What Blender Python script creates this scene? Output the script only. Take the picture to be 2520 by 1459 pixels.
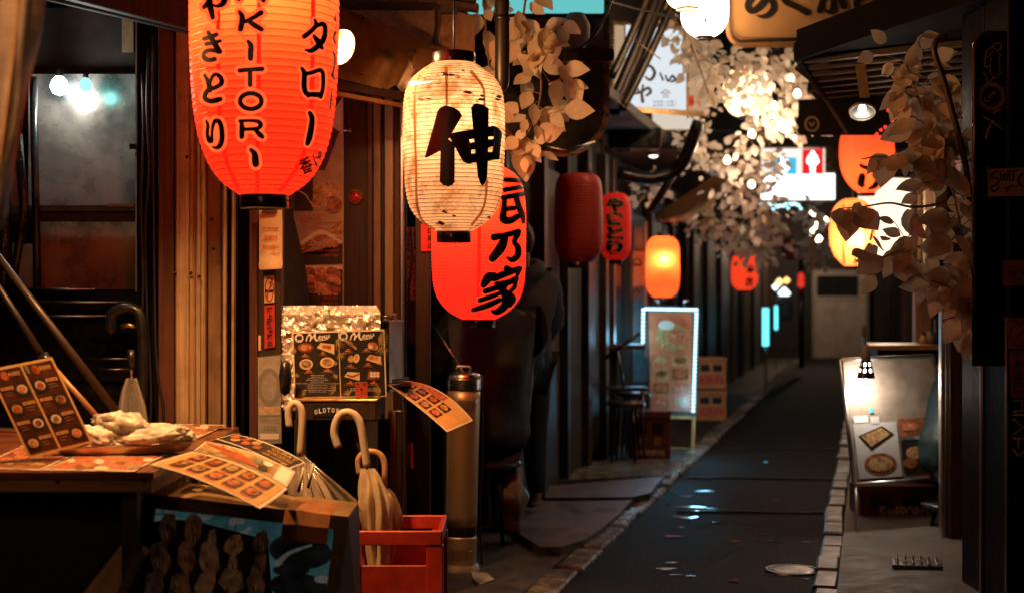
import bpy, bmesh, math, random
from mathutils import Vector, Matrix, noise
from mathutils.geometry import tessellate_polygon
for _o in list(bpy.data.objects): bpy.data.objects.remove(_o)
SC = bpy.context.scene
COL = SC.collection
R = math.radians
random.seed(7)

# ------------------------------------------------------------------ camera, sky, exposure
F, CX, CY, H = 3500.0, 1260.0, 729.5, 1.4        # 50 mm lens on a 36 mm frame, eye height 1.4 m, looking along +Y
cam_d = bpy.data.cameras.new('camera'); cam = bpy.data.objects.new('camera', cam_d); COL.objects.link(cam)
cam.location = (0, 0, H); cam.rotation_euler = (R(90), 0, 0)
cam_d.lens = 50; cam_d.sensor_width = 36; cam_d.clip_start = 0.05; cam_d.clip_end = 300
cam_d.dof.use_dof = True; cam_d.dof.focus_distance = 6.2; cam_d.dof.aperture_fstop = 1.8; cam_d.dof.aperture_blades = 9
SC.camera = cam
world = bpy.data.worlds.new('World'); SC.world = world; world.use_nodes = True
_nt = world.node_tree
_sky = _nt.nodes.new('ShaderNodeTexSky'); _sky.sky_type = 'NISHITA'; _sky.sun_disc = False
_sky.sun_elevation = R(-4); _sky.sun_rotation = R(200)
_bg = _nt.nodes['Background']; _bg.inputs['Strength'].default_value = 0.03
_nt.links.new(_sky.outputs[0], _bg.inputs['Color'])
vs = SC.view_settings; vs.view_transform = 'Standard'; vs.look = 'None'; vs.gamma = 1; vs.exposure = 0.0; vs.use_curve_mapping = False
cy = SC.cycles
cy.use_denoising = True; cy.max_bounces = 6; cy.diffuse_bounces = 3; cy.glossy_bounces = 3; cy.transmission_bounces = 6
cy.transparent_max_bounces = 8; cy.caustics_reflective = False; cy.caustics_refractive = False
cy.sample_clamp_indirect = 3.0; cy.use_light_tree = True

# ------------------------------------------------------------------ geometry helpers
def W(px, py, Y): return Vector(((px - CX) / F * Y, Y, H - (py - CY) / F * Y))
def ground(px, py, z=0.0):
    Y = (H - z) * F / (py - CY); return W(px, py, Y)
ANG = -math.atan(0.25)
def A(s, t, z): return Vector((0.25 * s + t, s, z))          # alley frame: s along the alley, t across it
ADIR = Vector((0.25, 1, 0)).normalized(); ASIDE = Vector((1, -0.25, 0)).normalized()

def link(o, parent=None):
    COL.objects.link(o)
    if parent is not None:
        o.parent = parent; o.matrix_parent_inverse = Matrix.Translation(-parent.location)
    return o
def tag(o, label=None, cat=None, group=None, kind=None):
    if label: o['label'] = label
    if cat: o['category'] = cat
    if group: o['group'] = group
    if kind: o['kind'] = kind
    return o
def thing(name, label, cat, loc=(0, 0, 0), group=None):
    o = bpy.data.objects.new(name, None); o.location = loc; o.empty_display_size = 0.1
    COL.objects.link(o); return tag(o, label, cat, group)

class MB:
    """collects shapes (world coordinates) into one mesh with several materials"""
    def __init__(s): s.v = []; s.f = []; s.mi = []; s.sm = []; s.m = []
    def idx(s, m):
        if m not in s.m: s.m.append(m)
        return s.m.index(m)
    def add(s, vs_, fs, m, smooth=False):
        b = len(s.v); k = s.idx(m)
        s.v += [tuple(p) for p in vs_]
        for f in fs: s.f.append(tuple(i + b for i in f)); s.mi.append(k); s.sm.append(smooth)
        return s
    def box(s, c, size, m, rz=0.0, rot=None, bev=0.0):
        bm = bmesh.new(); bmesh.ops.create_cube(bm, size=1.0)
        for v in bm.verts: v.co = Vector((v.co.x * size[0], v.co.y * size[1], v.co.z * size[2]))
        if bev: bmesh.ops.bevel(bm, geom=bm.edges[:], offset=bev, segments=1, affect='EDGES', profile=0.5)
        M_ = Matrix.Translation(Vector(c)) @ (rot.to_4x4() if rot is not None else Matrix.Rotation(rz, 4, 'Z'))
        bm.verts.ensure_lookup_table()
        s.add([M_ @ v.co for v in bm.verts], [[v.index for v in f.verts] for f in bm.faces], m)
        bm.free(); return s
    def bar(s, p0, p1, w, t, m, up=Vector((0, -1, 0)), bev=0.0):
        p0, p1 = Vector(p0), Vector(p1); z = (p1 - p0); L = z.length; z.normalize()
        x = up.cross(z)
        if x.length < 1e-4: x = Vector((1, 0, 0)).cross(z)
        x.normalize(); y = z.cross(x)
        return s.box((p0 + p1) / 2, (w, t, L), m, rot=Matrix((x, y, z)).transposed(), bev=bev)
    def tube(s, pts, r, m, seg=10, caps=True, closed=False):
        pts = [Vector(p) for p in pts]; n = len(pts)
        rs = r if isinstance(r, (list, tuple)) else [r] * n
        up = None; V = []
        for i in range(n):
            a = pts[(i - 1) % n] if (i > 0 or closed) else pts[i]
            b = pts[(i + 1) % n] if (i < n - 1 or closed) else pts[i]
            d = (b - a).normalized() if (b - a).length > 1e-9 else Vector((0, 0, 1))
            if up is None: up = d.orthogonal().normalized()
            up = (up - d * up.dot(d)); up = up.normalized() if up.length > 1e-6 else d.orthogonal().normalized()
            q = d.cross(up)
            for k in range(seg):
                t = 2 * math.pi * k / seg
                V.append(pts[i] + (up * math.cos(t) + q * math.sin(t)) * rs[i])
        Fs = []
        for i in range(n if closed else n - 1):
            j = (i + 1) % n
            for k in range(seg):
                Fs.append((i * seg + k, i * seg + (k + 1) % seg, j * seg + (k + 1) % seg, j * seg + k))
        if caps and not closed: Fs.append(tuple(range(seg - 1, -1, -1))); Fs.append(tuple((n - 1) * seg + k for k in range(seg)))
        return s.add(V, Fs, m, True)
    def lathe(s, prof, m, c=(0, 0, 0), seg=32, axis=None, smooth=True, capb=False, capt=False):
        c = Vector(c); V = []; n = len(prof)
        if axis is None: ex, ey, ez = Vector((1, 0, 0)), Vector((0, 1, 0)), Vector((0, 0, 1))
        else:
            ez = Vector(axis).normalized(); ex = ez.orthogonal().normalized(); ey = ez.cross(ex)
        for (r, z) in prof:
            for k in range(seg):
                t = 2 * math.pi * k / seg
                V.append(c + ex * (r * math.cos(t)) + ey * (r * math.sin(t)) + ez * z)
        Fs = []
        for i in range(n - 1):
            for k in range(seg): Fs.append((i * seg + k, i * seg + (k + 1) % seg, (i + 1) * seg + (k + 1) % seg, (i + 1) * seg + k))
        if capb: Fs.append(tuple(range(seg - 1, -1, -1)))
        if capt: Fs.append(tuple((n - 1) * seg + k for k in range(seg)))
        return s.add(V, Fs, m, smooth)
    def slab(s, S, pts, t, m, h=0.0, mside=None):
        """solid with outline pts on surface S, front at height h, thickness t"""
        n = len(pts); fr = [S(x, y, h) for x, y in pts]; bk = [S(x, y, h - t) for x, y in pts]
        tri = tessellate_polygon([[Vector((x, y, 0)) for x, y in pts]])
        area = sum(pts[i][0] * pts[(i + 1) % n][1] - pts[(i + 1) % n][0] * pts[i][1] for i in range(n))
        s.add(fr, [t_ for t_ in tri], m); s.add(bk, [t_[::-1] for t_ in tri], m)
        V = fr + bk
        s.add(V, [(i, (i + 1) % n, n + (i + 1) % n, n + i) for i in range(n)], mside or m)
        return s
    def poly(s, S, pts, m, h=0.002, step=None):
        """flat print: polygon laid on S"""
        bm = bmesh.new(); vs_ = [bm.verts.new((x, y, 0)) for x, y in pts]
        try: bm.faces.new(vs_)
        except ValueError: bm.free(); return s
        bmesh.ops.triangulate(bm, faces=bm.faces[:], ngon_method='EAR_CLIP')
        if step:
            for ax in (0, 1):
                lo = min(p[ax] for p in pts); hi = max(p[ax] for p in pts); k = math.floor(lo / step) * step + step
                while k < hi:
                    no = (1, 0, 0) if ax == 0 else (0, 1, 0); co = (k, 0, 0) if ax == 0 else (0, k, 0)
                    bmesh.ops.bisect_plane(bm, geom=bm.verts[:] + bm.edges[:] + bm.faces[:], plane_co=co, plane_no=no); k += step
        bm.verts.ensure_lookup_table(); bm.verts.index_update()
        s.add([S(v.co.x, v.co.y, h) for v in bm.verts], [[v.index for v in f.verts] for f in bm.faces], m, step is not None)
        bm.free(); return s
    def rect(s, S, x0, y0, x1, y1, m, h=0.002, step=None): return s.poly(S, [(x0, y0), (x1, y0), (x1, y1), (x0, y1)], m, h, step)
    def disc(s, S, cx, cy_, rx, ry, m, h=0.002, n=20, rot=0.0, step=None):
        c, d = math.cos(rot), math.sin(rot); P = []
        for k in range(n):
            t = 2 * math.pi * k / n; x, y = rx * math.cos(t), ry * math.sin(t)
            P.append((cx + x * c - y * d, cy_ + x * d + y * c))
        return s.poly(S, P, m, h, step)
    def ring(s, S, cx, cy_, rx, ry, w, m, h=0.002, n=28):
        P = [(cx + rx * math.cos(2 * math.pi * k / n), cy_ + ry * math.sin(2 * math.pi * k / n), w) for k in range(n + 1)]
        return s.stroke(S, P, m, h, caps=False, sub=1)
    def stroke(s, S, pts, m, h=0.002, sub=5, caps=True, wide=4, grow=0.0):
        """brush stroke: (x, y, width) control points"""
        P = [Vector(p) for p in pts]; Q = []
        if sub > 1 and len(P) > 1:
            for i in range(len(P) - 1):
                p0 = P[i - 1] if i else P[0] * 2 - P[1]; p1, p2 = P[i], P[i + 1]
                p3 = P[i + 2] if i + 2 < len(P) else P[-1] * 2 - P[-2]
                for k in range(sub):
                    t = k / sub
                    Q.append(0.5 * ((2 * p1) + (p2 - p0) * t + (2 * p0 - 5 * p1 + 4 * p2 - p3) * t * t + (3 * p1 - p0 - 3 * p2 + p3) * t ** 3))
            Q.append(P[-1])
        else: Q = P
        rows = []
        n = len(Q)
        def nrm(i):
            a, b = Q[max(i - 1, 0)], Q[min(i + 1, n - 1)]; d = Vector((b.x - a.x, b.y - a.y))
            return d.normalized() if d.length > 1e-9 else Vector((1, 0))
        def row(cx, cy_, d, w): return [(cx - d.y * w * (k / (wide - 1) - 0.5), cy_ + d.x * w * (k / (wide - 1) - 0.5)) for k in range(wide)]
        if caps:
            d = nrm(0); w = max(Q[0].z, 1e-3) + grow
            for a in (88, 65, 40, 18): rows.append(row(Q[0].x - d.x * w / 2 * math.sin(R(a)), Q[0].y - d.y * w / 2 * math.sin(R(a)), d, w * math.cos(R(a))))
        for i in range(n): rows.append(row(Q[i].x, Q[i].y, nrm(i), max(Q[i].z, 1e-3) + grow))
        if caps:
            d = nrm(n - 1); w = max(Q[-1].z, 1e-3) + grow
            for a in (18, 40, 65, 88): rows.append(row(Q[-1].x + d.x * w / 2 * math.sin(R(a)), Q[-1].y + d.y * w / 2 * math.sin(R(a)), d, w * math.cos(R(a))))
        V = [S(x, y, h) for r_ in rows for x, y in r_]
        Fs = [(i * wide + k, i * wide + k + 1, (i + 1) * wide + k + 1, (i + 1) * wide + k) for i in range(len(rows) - 1) for k in range(wide - 1)]
        return s.add(V, Fs, m, True)
    def text(s, S, body, x0, y0, x1, y1, m, h=0.002, bold=0.0, vertical=False, rot=0.0, keep=False):
        """font text fitted into a rectangle of S (y downwards)"""
        if vertical:
            n = len(body); hh = (y1 - y0) / n
            for i, ch in enumerate(body): s.text(S, ch, x0, y0 + i * hh + hh * 0.06, x1, y0 + (i + 1) * hh - hh * 0.06, m, h, bold)
            return s
        vv, ff = glyphs(body, bold)
        if not vv: return s
        ax0 = min(p[0] for p in vv); ax1 = max(p[0] for p in vv); ay0 = min(p[1] for p in vv); ay1 = max(p[1] for p in vv)
        sx = (x1 - x0) / max(ax1 - ax0, 1e-6); sy = (y1 - y0) / max(ay1 - ay0, 1e-6)
        if body in ('ー', '一'): sy = sx
        if keep: sx = sy = min(sx, sy)
        cx, cy_ = (x0 + x1) / 2, (y0 + y1) / 2; c, d = math.cos(rot), math.sin(rot); V = []
        for (x, y) in vv:
            X, Y = (x - (ax0 + ax1) / 2) * sx, -(y - (ay0 + ay1) / 2) * sy
            V.append(S(cx + X * c - Y * d, cy_ + X * d + Y * c, h))
        return s.add(V, ff, m)
    def mesh(s, name):
        me = bpy.data.meshes.new(name); me.from_pydata(s.v, [], s.f)
        for m in s.m: me.materials.append(m)
        me.polygons.foreach_set('material_index', s.mi); me.polygons.foreach_set('use_smooth', s.sm); me.update()
        return me
    def build(s, name, parent=None, label=None, cat=None, group=None, kind=None):
        o = bpy.data.objects.new(name, s.mesh(name)); link(o, parent); return tag(o, label, cat, group, kind)

_gl = {}
def glyphs(body, bold=0.0):
    key = (body, bold)
    if key not in _gl:
        c = bpy.data.curves.new('tmp', 'FONT'); c.body = body; c.resolution_u = 2; c.offset = bold
        o = bpy.data.objects.new('tmp', c); COL.objects.link(o)
        dg = bpy.context.evaluated_depsgraph_get(); me = bpy.data.meshes.new_from_object(o.evaluated_get(dg))
        _gl[key] = ([(v.co.x, v.co.y) for v in me.vertices], [tuple(p.vertices) for p in me.polygons])
        bpy.data.objects.remove(o); bpy.data.curves.remove(c); bpy.data.meshes.remove(me)
    return _gl[key]

# surfaces: S(x, y, h) -> point.  Pixel-measured planes are intersected with real planes in the place.
def at_depth(Y): return lambda x, y, h=0.0: W(x, y, Y - h)
def plane(p0, n):
    p0 = Vector(p0); n = Vector(n).normalized(); O = Vector((0, 0, H))
    if n.dot(O - p0) < 0: n = -n
    def S(x, y, h=0.0):
        d = W(x, y, 1.0) - O; t = n.dot(p0 - O) / n.dot(d); return O + d * t + n * h
    return S
def frame(p0, U, V):                                            # metric plane: u along U, v along V (downwards)
    p0, U, V = Vector(p0), Vector(U), Vector(V); n = U.cross(V).normalized()
    if n.dot(Vector((0, 0, H)) - p0) < 0: n = -n
    return lambda u, v, h=0.0: p0 + U * u + V * v + n * h
def patch(P):                                                   # 3x3 points, u and v in 0..1
    def B(u, v):
        a = [2 * (u - .5) * (u - 1), -4 * u * (u - 1), 2 * u * (u - .5)]; b = [2 * (v - .5) * (v - 1), -4 * v * (v - 1), 2 * v * (v - .5)]
        q = Vector((0, 0, 0))
        for j in range(3):
            for i in range(3): q += P[j][i] * (a[i] * b[j])
        return q
    def S(u, v, h=0.0):
        p = B(u, v); n = (B(u + .01, v) - B(u - .01, v)).cross(B(u, v + .01) - B(u, v - .01)).normalized()
        if n.dot(Vector((0, 0, H)) - p) < 0: n = -n
        return p + n * h
    return S
def rrect(x0, y0, x1, y1, r, n=5, which=(1, 1, 1, 1)):
    P = []
    for k, (cx, cy_, a0, sx, sy) in enumerate(((x1 - r, y0 + r, -90, x1, y0), (x1 - r, y1 - r, 0, x1, y1), (x0 + r, y1 - r, 90, x0, y1), (x0 + r, y0 + r, 180, x0, y0))):
        if which[k]: P += [(cx + r * math.cos(R(a0 + 90 * i / n)), cy_ + r * math.sin(R(a0 + 90 * i / n))) for i in range(n + 1)]
        else: P.append((sx, sy))
    return P
def lerp(a, b, t): return a + (b - a) * t
def sag(p0, p1, drop, n=14):
    p0, p1 = Vector(p0), Vector(p1)
    return [p0.lerp(p1, i / n) - Vector((0, 0, drop * 4 * (i / n) * (1 - i / n))) for i in range(n + 1)]
def smooth_pts(pts, sub=5):
    P = [Vector(p) for p in pts]; Q = []
    for i in range(len(P) - 1):
        p0 = P[i - 1] if i else P[0] * 2 - P[1]; p1, p2 = P[i], P[i + 1]; p3 = P[i + 2] if i + 2 < len(P) else P[-1] * 2 - P[-2]
        for k in range(sub):
            t = k / sub
            Q.append(0.5 * ((2 * p1) + (p2 - p0) * t + (2 * p0 - 5 * p1 + 4 * p2 - p3) * t * t + (3 * p1 - p0 - 3 * p2 + p3) * t ** 3))
    return Q + [P[-1]]

# ------------------------------------------------------------------ materials
def M(name, col, rough=0.6, metal=0.0, var=0.2, scale=18.0, bump=0.0, col2=None, stretch=None, coat=0.0, spec=0.5, detail=5.0, rvar=0.0, grime=0.0):
    m = bpy.data.materials.new(name); m.use_nodes = True; nt = m.node_tree; b = nt.nodes['Principled BSDF']
    tc = nt.nodes.new('ShaderNodeTexCoord'); mp = nt.nodes.new('ShaderNodeMapping')
    nt.links.new(tc.outputs['Object'], mp.inputs['Vector'])
    if stretch: mp.inputs['Scale'].default_value = stretch
    nz = nt.nodes.new('ShaderNodeTexNoise'); nz.inputs['Scale'].default_value = scale; nz.inputs['Detail'].default_value = detail
    nz.inputs['Roughness'].default_value = 0.62
    nt.links.new(mp.outputs[0], nz.inputs['Vector'])
    rp = nt.nodes.new('ShaderNodeValToRGB'); e = rp.color_ramp.elements
    c1 = [max(0, c * (1 - var)) for c in col]; c2 = [min(1, c * (1 + var)) for c in col] if col2 is None else col2
    e[0].position = 0.32; e[1].position = 0.68; e[0].color = (*c1, 1); e[1].color = (*c2, 1)
    nt.links.new(nz.outputs['Fac'], rp.inputs['Fac']); out = rp.outputs['Color']
    if grime:
        n2 = nt.nodes.new('ShaderNodeTexNoise'); n2.inputs['Scale'].default_value = 3.2; n2.inputs['Detail'].default_value = 8; n2.inputs['Roughness'].default_value = 0.7
        nt.links.new(tc.outputs['Object'], n2.inputs['Vector'])
        r2 = nt.nodes.new('ShaderNodeValToRGB'); r2.color_ramp.elements[0].position = 0.5; r2.color_ramp.elements[1].position = 0.72
        r2.color_ramp.elements[0].color = (1, 1, 1, 1); g = 1 - grime; r2.color_ramp.elements[1].color = (g, g * .9, g * .8, 1)
        nt.links.new(n2.outputs['Fac'], r2.inputs['Fac'])
        mx = nt.nodes.new('ShaderNodeMix'); mx.data_type = 'RGBA'; mx.blend_type = 'MULTIPLY'; mx.inputs[0].default_value = 1
        nt.links.new(out, mx.inputs[6]); nt.links.new(r2.outputs['Color'], mx.inputs[7]); out = mx.outputs[2]
    nt.links.new(out, b.inputs['Base Color'])
    b.inputs['Roughness'].default_value = rough; b.inputs['Metallic'].default_value = metal
    b.inputs['Specular IOR Level'].default_value = spec; b.inputs['Coat Weight'].default_value = coat; b.inputs['Coat Roughness'].default_value = 0.15
    if rvar:
        mr = nt.nodes.new('ShaderNodeMapRange'); mr.inputs[1].default_value = .3; mr.inputs[2].default_value = .7
        mr.inputs[3].default_value = max(0.02, rough - rvar); mr.inputs[4].default_value = min(1, rough + rvar)
        nt.links.new(nz.outputs['Fac'], mr.inputs[0]); nt.links.new(mr.outputs[0], b.inputs['Roughness'])
    if bump:
        bp = nt.nodes.new('ShaderNodeBump'); bp.inputs['Strength'].default_value = min(1.0, bump); bp.inputs['Distance'].default_value = 0.01
        nt.links.new(nz.outputs['Fac'], bp.inputs['Height']); nt.links.new(bp.outputs[0], b.inputs['Normal'])
    return m
def backlit(m, strength):
    nt = m.node_tree; b = nt.nodes['Principled BSDF']; l = b.inputs['Base Color'].links[0].from_socket
    nt.links.new(l, b.inputs['Emission Color']); b.inputs['Emission Strength'].default_value = strength; return m
def E(name, col, strength):
    m = bpy.data.materials.new(name); m.use_nodes = True; nt = m.node_tree; nt.nodes.clear()
    o = nt.nodes.new('ShaderNodeOutputMaterial'); e = nt.nodes.new('ShaderNodeEmission')
    e.inputs[0].default_value = (*col, 1); e.inputs[1].default_value = strength; nt.links.new(e.outputs[0], o.inputs[0]); return m
def paper(name, col, trans=0.75, emit=None, rough=0.5, var=0.1, scale=25.0, stain=None, stain_amt=0.5):
    """translucent lantern paper or vinyl: lit from inside by its bulb, with a little even glow of its own"""
    m = bpy.data.materials.new(name); m.use_nodes = True; nt = m.node_tree; nt.nodes.clear()
    o = nt.nodes.new('ShaderNodeOutputMaterial')
    tc = nt.nodes.new('ShaderNodeTexCoord'); nz = nt.nodes.new('ShaderNodeTexNoise'); nz.inputs['Scale'].default_value = scale; nz.inputs['Detail'].default_value = 6
    nz.inputs['Roughness'].default_value = .68
    nt.links.new(tc.outputs['Object'], nz.inputs['Vector'])
    rp = nt.nodes.new('ShaderNodeValToRGB'); e = rp.color_ramp.elements
    e[0].position = .3; e[1].position = .7
    if stain:
        e[0].position = stain_amt - .16; e[1].position = stain_amt; e[0].color = (*stain, 1); e[1].color = (*col, 1)
    else:
        e[0].color = (*[c * (1 - var) for c in col], 1); e[1].color = (*[min(1, c * (1 + var)) for c in col], 1)
    nt.links.new(nz.outputs['Fac'], rp.inputs['Fac'])
    t = nt.nodes.new('ShaderNodeBsdfTranslucent'); d = nt.nodes.new('ShaderNodeBsdfPrincipled'); d.inputs['Roughness'].default_value = rough
    nt.links.new(rp.outputs[0], t.inputs[0]); nt.links.new(rp.outputs[0], d.inputs['Base Color'])
    mx = nt.nodes.new('ShaderNodeMixShader'); mx.inputs[0].default_value = trans
    nt.links.new(d.outputs[0], mx.inputs[1]); nt.links.new(t.outputs[0], mx.inputs[2]); out = mx.outputs[0]
    if emit:
        em = nt.nodes.new('ShaderNodeEmission'); em.inputs[0].default_value = (*emit[0], 1); em.inputs[1].default_value = emit[1]
        ad = nt.nodes.new('ShaderNodeAddShader'); nt.links.new(out, ad.inputs[0]); nt.links.new(em.outputs[0], ad.inputs[1]); out = ad.outputs[0]
    nt.links.new(out, o.inputs[0]); return m
def clear(name, col, alpha=0.25, rough=0.15):
    """thin clear plastic film: part see-through, part glossy"""
    m = bpy.data.materials.new(name); m.use_nodes = True; nt = m.node_tree; nt.nodes.clear()
    o = nt.nodes.new('ShaderNodeOutputMaterial'); tr = nt.nodes.new('ShaderNodeBsdfTransparent'); b = nt.nodes.new('ShaderNodeBsdfPrincipled')
    tc = nt.nodes.new('ShaderNodeTexCoord'); nz = nt.nodes.new('ShaderNodeTexNoise'); nz.inputs['Scale'].default_value = 30
    nt.links.new(tc.outputs['Object'], nz.inputs['Vector'])
    bp = nt.nodes.new('ShaderNodeBump'); bp.inputs['Strength'].default_value = .5; nt.links.new(nz.outputs[0], bp.inputs['Height']); nt.links.new(bp.outputs[0], b.inputs['Normal'])
    b.inputs['Base Color'].default_value = (*col, 1); b.inputs['Roughness'].default_value = rough
    mx = nt.nodes.new('ShaderNodeMixShader'); mx.inputs[0].default_value = alpha
    nt.links.new(tr.outputs[0], mx.inputs[1]); nt.links.new(b.outputs[0], mx.inputs[2]); nt.links.new(mx.outputs[0], o.inputs[0]); return m
def lamp(name, loc, power, col, parent=None, radius=0.04, spot=None, aim=None, blend=0.6):
    L = bpy.data.lights.new(name, 'SPOT' if spot else 'POINT'); L.energy = power; L.color = col; L.shadow_soft_size = radius
    o = bpy.data.objects.new(name, L); o.location = loc
    if spot:
        L.spot_size = R(spot); L.spot_blend = blend
        o.rotation_euler = (Vector(aim) - Vector(loc)).to_track_quat('-Z', 'Y').to_euler()
    link(o, parent); return o

WARM = (1.0, 0.47, 0.16)
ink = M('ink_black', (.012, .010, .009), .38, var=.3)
red_ink = M('red_ink', (.45, .03, .015), .6)
white_ink = M('white_ink', (.75, .72, .66), .6, var=.05)
black_plastic = M('black_plastic', (.012, .012, .013), .32, var=.2, rvar=.1)
black_wood = M('black_wood', (.02, .014, .010), .55, var=.5, stretch=(30, 30, 1.5), scale=2.0, bump=.2)
dark_wood = M('dark_wood', (.036, .018, .010), .5, var=.5, stretch=(30, 30, 1.5), scale=2.0, bump=.25, grime=.4)
red_wood = M('red_stained_wood', (.085, .03, .017), .5, var=.4, stretch=(34, 34, 1.2), scale=2.0, bump=.25, grime=.4)
cream_wood = M('cream_painted_wood', (.38, .27, .165), .42, var=.28, stretch=(40, 40, 1.0), scale=2.0, bump=.12, grime=.5)
tan_board = M('tan_board', (.24, .15, .08), .5, var=.25, stretch=(12, 12, 2.0), scale=2.0, bump=.1, grime=.6)
steel = M('brushed_steel', (.52, .50, .48), .30, 1.0, var=.12, stretch=(4, 4, 60), scale=3.0, rvar=.08)
steel_dark = M('dark_steel', (.16, .15, .15), .35, 1.0, var=.3, rvar=.1)
alu = M('aluminium_frame', (.62, .60, .57), .34, 1.0, var=.1, rvar=.08)
copper = M('copper_sheet', (.72, .40, .17), .34, .7, var=.22, scale=5, rvar=.1, grime=.5)
rust_wall = M('rust_stained_wall', (.34, .20, .09), .7, var=.5, scale=14, bump=.4, col2=(.44, .30, .16), grime=.85)
concrete = M('concrete', (.13, .11, .095), .7, var=.3, scale=9, bump=.35, grime=.5, rvar=.15)
wet_stone = M('damp_kerb_stone', (.15, .135, .12), .24, var=.35, scale=12, bump=.3, grime=.5, rvar=.14)
asphalt = M('damp_asphalt', (.0085, .0075, .007), .8, var=.6, scale=45, bump=.8, rvar=.12, grime=.6, spec=.12)
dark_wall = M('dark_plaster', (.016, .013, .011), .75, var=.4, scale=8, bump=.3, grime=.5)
cable_mat = M('black_cable', (.014, .012, .011), .45)
paper_white = M('white_paper', (.72, .66, .56), .55, var=.05)
paper_tan = M('tan_paper', (.62, .43, .24), .5, var=.08)
gloss_card = M('laminated_card', (.70, .60, .46), .22, var=.06)
# ================================================================== ground, kerbs, pavement
MB().add([(-60, -12, -.006), (70, -12, -.006), (70, 110, -.006), (-60, 110, -.006)], [(0, 1, 2, 3)], M('ground_soil', (.03, .028, .026), .9)).build('ground', kind='structure')
mb = MB(); N_ = 40
P_ = []
for i in range(N_ + 1):
    s = 2 + 32 * i / N_
    P_ += [A(s, -1.46, .0), A(s, -.26, .0)]
mb.add(P_, [(2 * i, 2 * i + 1, 2 * i + 3, 2 * i + 2) for i in range(N_)], asphalt).build('alley_road', kind='structure')

def kerb(name, t0, t1, z, s0, s1, step, jit, mat):
    root = bpy.data.objects.new(name, None); root.location = A(s0, t0, 0); COL.objects.link(root); root['kind'] = 'structure'
    s = s0; k = 0; rnd = random.Random(3)
    while s < s1:
        L = step * rnd.uniform(.85, 1.15); gap = .012
        dz = rnd.uniform(-.012, .010); dt = rnd.uniform(-jit, jit)
        c = A(s + L / 2, (t0 + t1) / 2 + dt, (z + dz) / 2 - .02)
        m_ = MB().box(c, (abs(t1 - t0), L - gap, z + dz + .04), mat, rz=ANG + rnd.uniform(-.02, .02), bev=.012)
        m_.build('kerb_stone', root); s += L; k += 1
    return root
kerb('left_kerb', -1.60, -1.45, .035, 6.0, 31, .62, .006, M('left_kerb_stone', (.20, .18, .165), .22, var=.4, scale=10, bump=.4, grime=.6, rvar=.14, detail=9))
kerb('right_kerb', -.26, -.145, .05, 5.6, 31, .36, .014, M('right_kerb_stone', (.055, .044, .037), .42, var=.55, scale=9, bump=.7, grime=.75, rvar=.16, detail=9))
# pavements behind the kerbs
mb = MB(); V_ = []
for i in range(41):
    s = 3 + 29 * i / 40
    V_ += [A(s, -.140, .045 + .004 * math.sin(i * 1.7)), A(s, .62, .07 + .006 * math.sin(i * .9))]
mb.add(V_, [(2 * i, 2 * i + 1, 2 * i + 3, 2 * i + 2) for i in range(40)], concrete); mb.build('right_pavement', kind='structure')
mb = MB(); V_ = []
for i in range(41):
    s = 3 + 29 * i / 40
    V_ += [A(s, -1.605, .02), A(s, -3.4, .03)]
mb.add(V_, [(2 * i, 2 * i + 2, 2 * i + 3, 2 * i + 1) for i in range(40)], M('left_pavement_concrete', (.035, .03, .026), .6, var=.4, scale=9, bump=.4, rvar=.2)); mb.build('left_pavement', kind='structure')
# concrete doorstep slabs on the left
step_stone = M('worn_step_stone', (.075, .06, .05), .5, var=.45, scale=7, bump=.7, grime=.7, rvar=.2, detail=9)
def slab_ground(name, pts, z, label, m=step_stone):
    P = [ground(x, y, z) for x, y in pts]; n = len(P)
    mb = MB(); top = [tuple(p) for p in P]; bot = [(p.x, p.y, .0) for p in P]
    mb.add(top, [tuple(range(n))], m); mb.add(top + bot, [(i, (i + 1) % n, n + (i + 1) % n, n + i) for i in range(n)], m)
    return mb.build(name, None, label, 'step')
slab_ground('doorstep', [(1345, 1195), (1520, 1180), (1632, 1172), (1600, 1212), (1560, 1222), (1340, 1224)], .07, 'far raised concrete doorstep slab beside the left gutter')
slab_ground('doorstep', [(1300, 1232), (1555, 1230), (1525, 1262), (1485, 1296), (1440, 1326), (1380, 1345), (1330, 1345), (1290, 1320), (1250, 1290)], .065, 'near raised concrete doorstep slab with a worn curved corner')
slab_ground('doorstep', [(1370, 1135), (1600, 1128), (1688, 1130), (1652, 1168), (1500, 1176), (1350, 1182)], .06, 'wet doorstep slab glowing blue below the light-edged menu sign', wet_stone)
# metal gutter covers, drain grate, valve cover
for k, (x0, x1, y) in enumerate(((1668, 2050, 1258), (1690, 2055, 1175), (1775, 2060, 1100))):
    p, q = ground(x0, y, .006), ground(x1, y + 4, .006)
    MB().bar(p, q, .004, .014, steel_dark, up=Vector((0, 0, 1))).build('road_joint_strip', None, ['nearest thin metal joint strip across the dark road', 'middle thin metal joint strip across the dark road', 'farthest thin metal joint strip across the dark road'][k], 'metal strip', 'joint strips across the road')
vc = thing('valve_cover', 'small round metal valve cover straddling the road edge by the right kerb', 'cover', ground(1950, 1404))
c = ground(1950, 1404)
MB().lathe([(.001, .012), (.10, .012), (.115, .008), (.12, .0)], steel_dark, c, 28).build('lid', vc)
MB().lathe([(.122, .0), (.122, .010), (.138, .010), (.14, 0)], steel_dark, c, 28).build('rim', vc)
g0 = ground(2255, 1387, .06); gr = thing('drain_grate', 'rectangular studded metal drain cover set in the right pavement', 'drain', g0)
mb = MB(); mb.box((g0.x, g0.y, .066), (.24, .26, .02), steel_dark, rz=ANG, bev=.004); mb.build('plate', gr)
rot = Matrix.Rotation(ANG, 3, 'Z')
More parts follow.
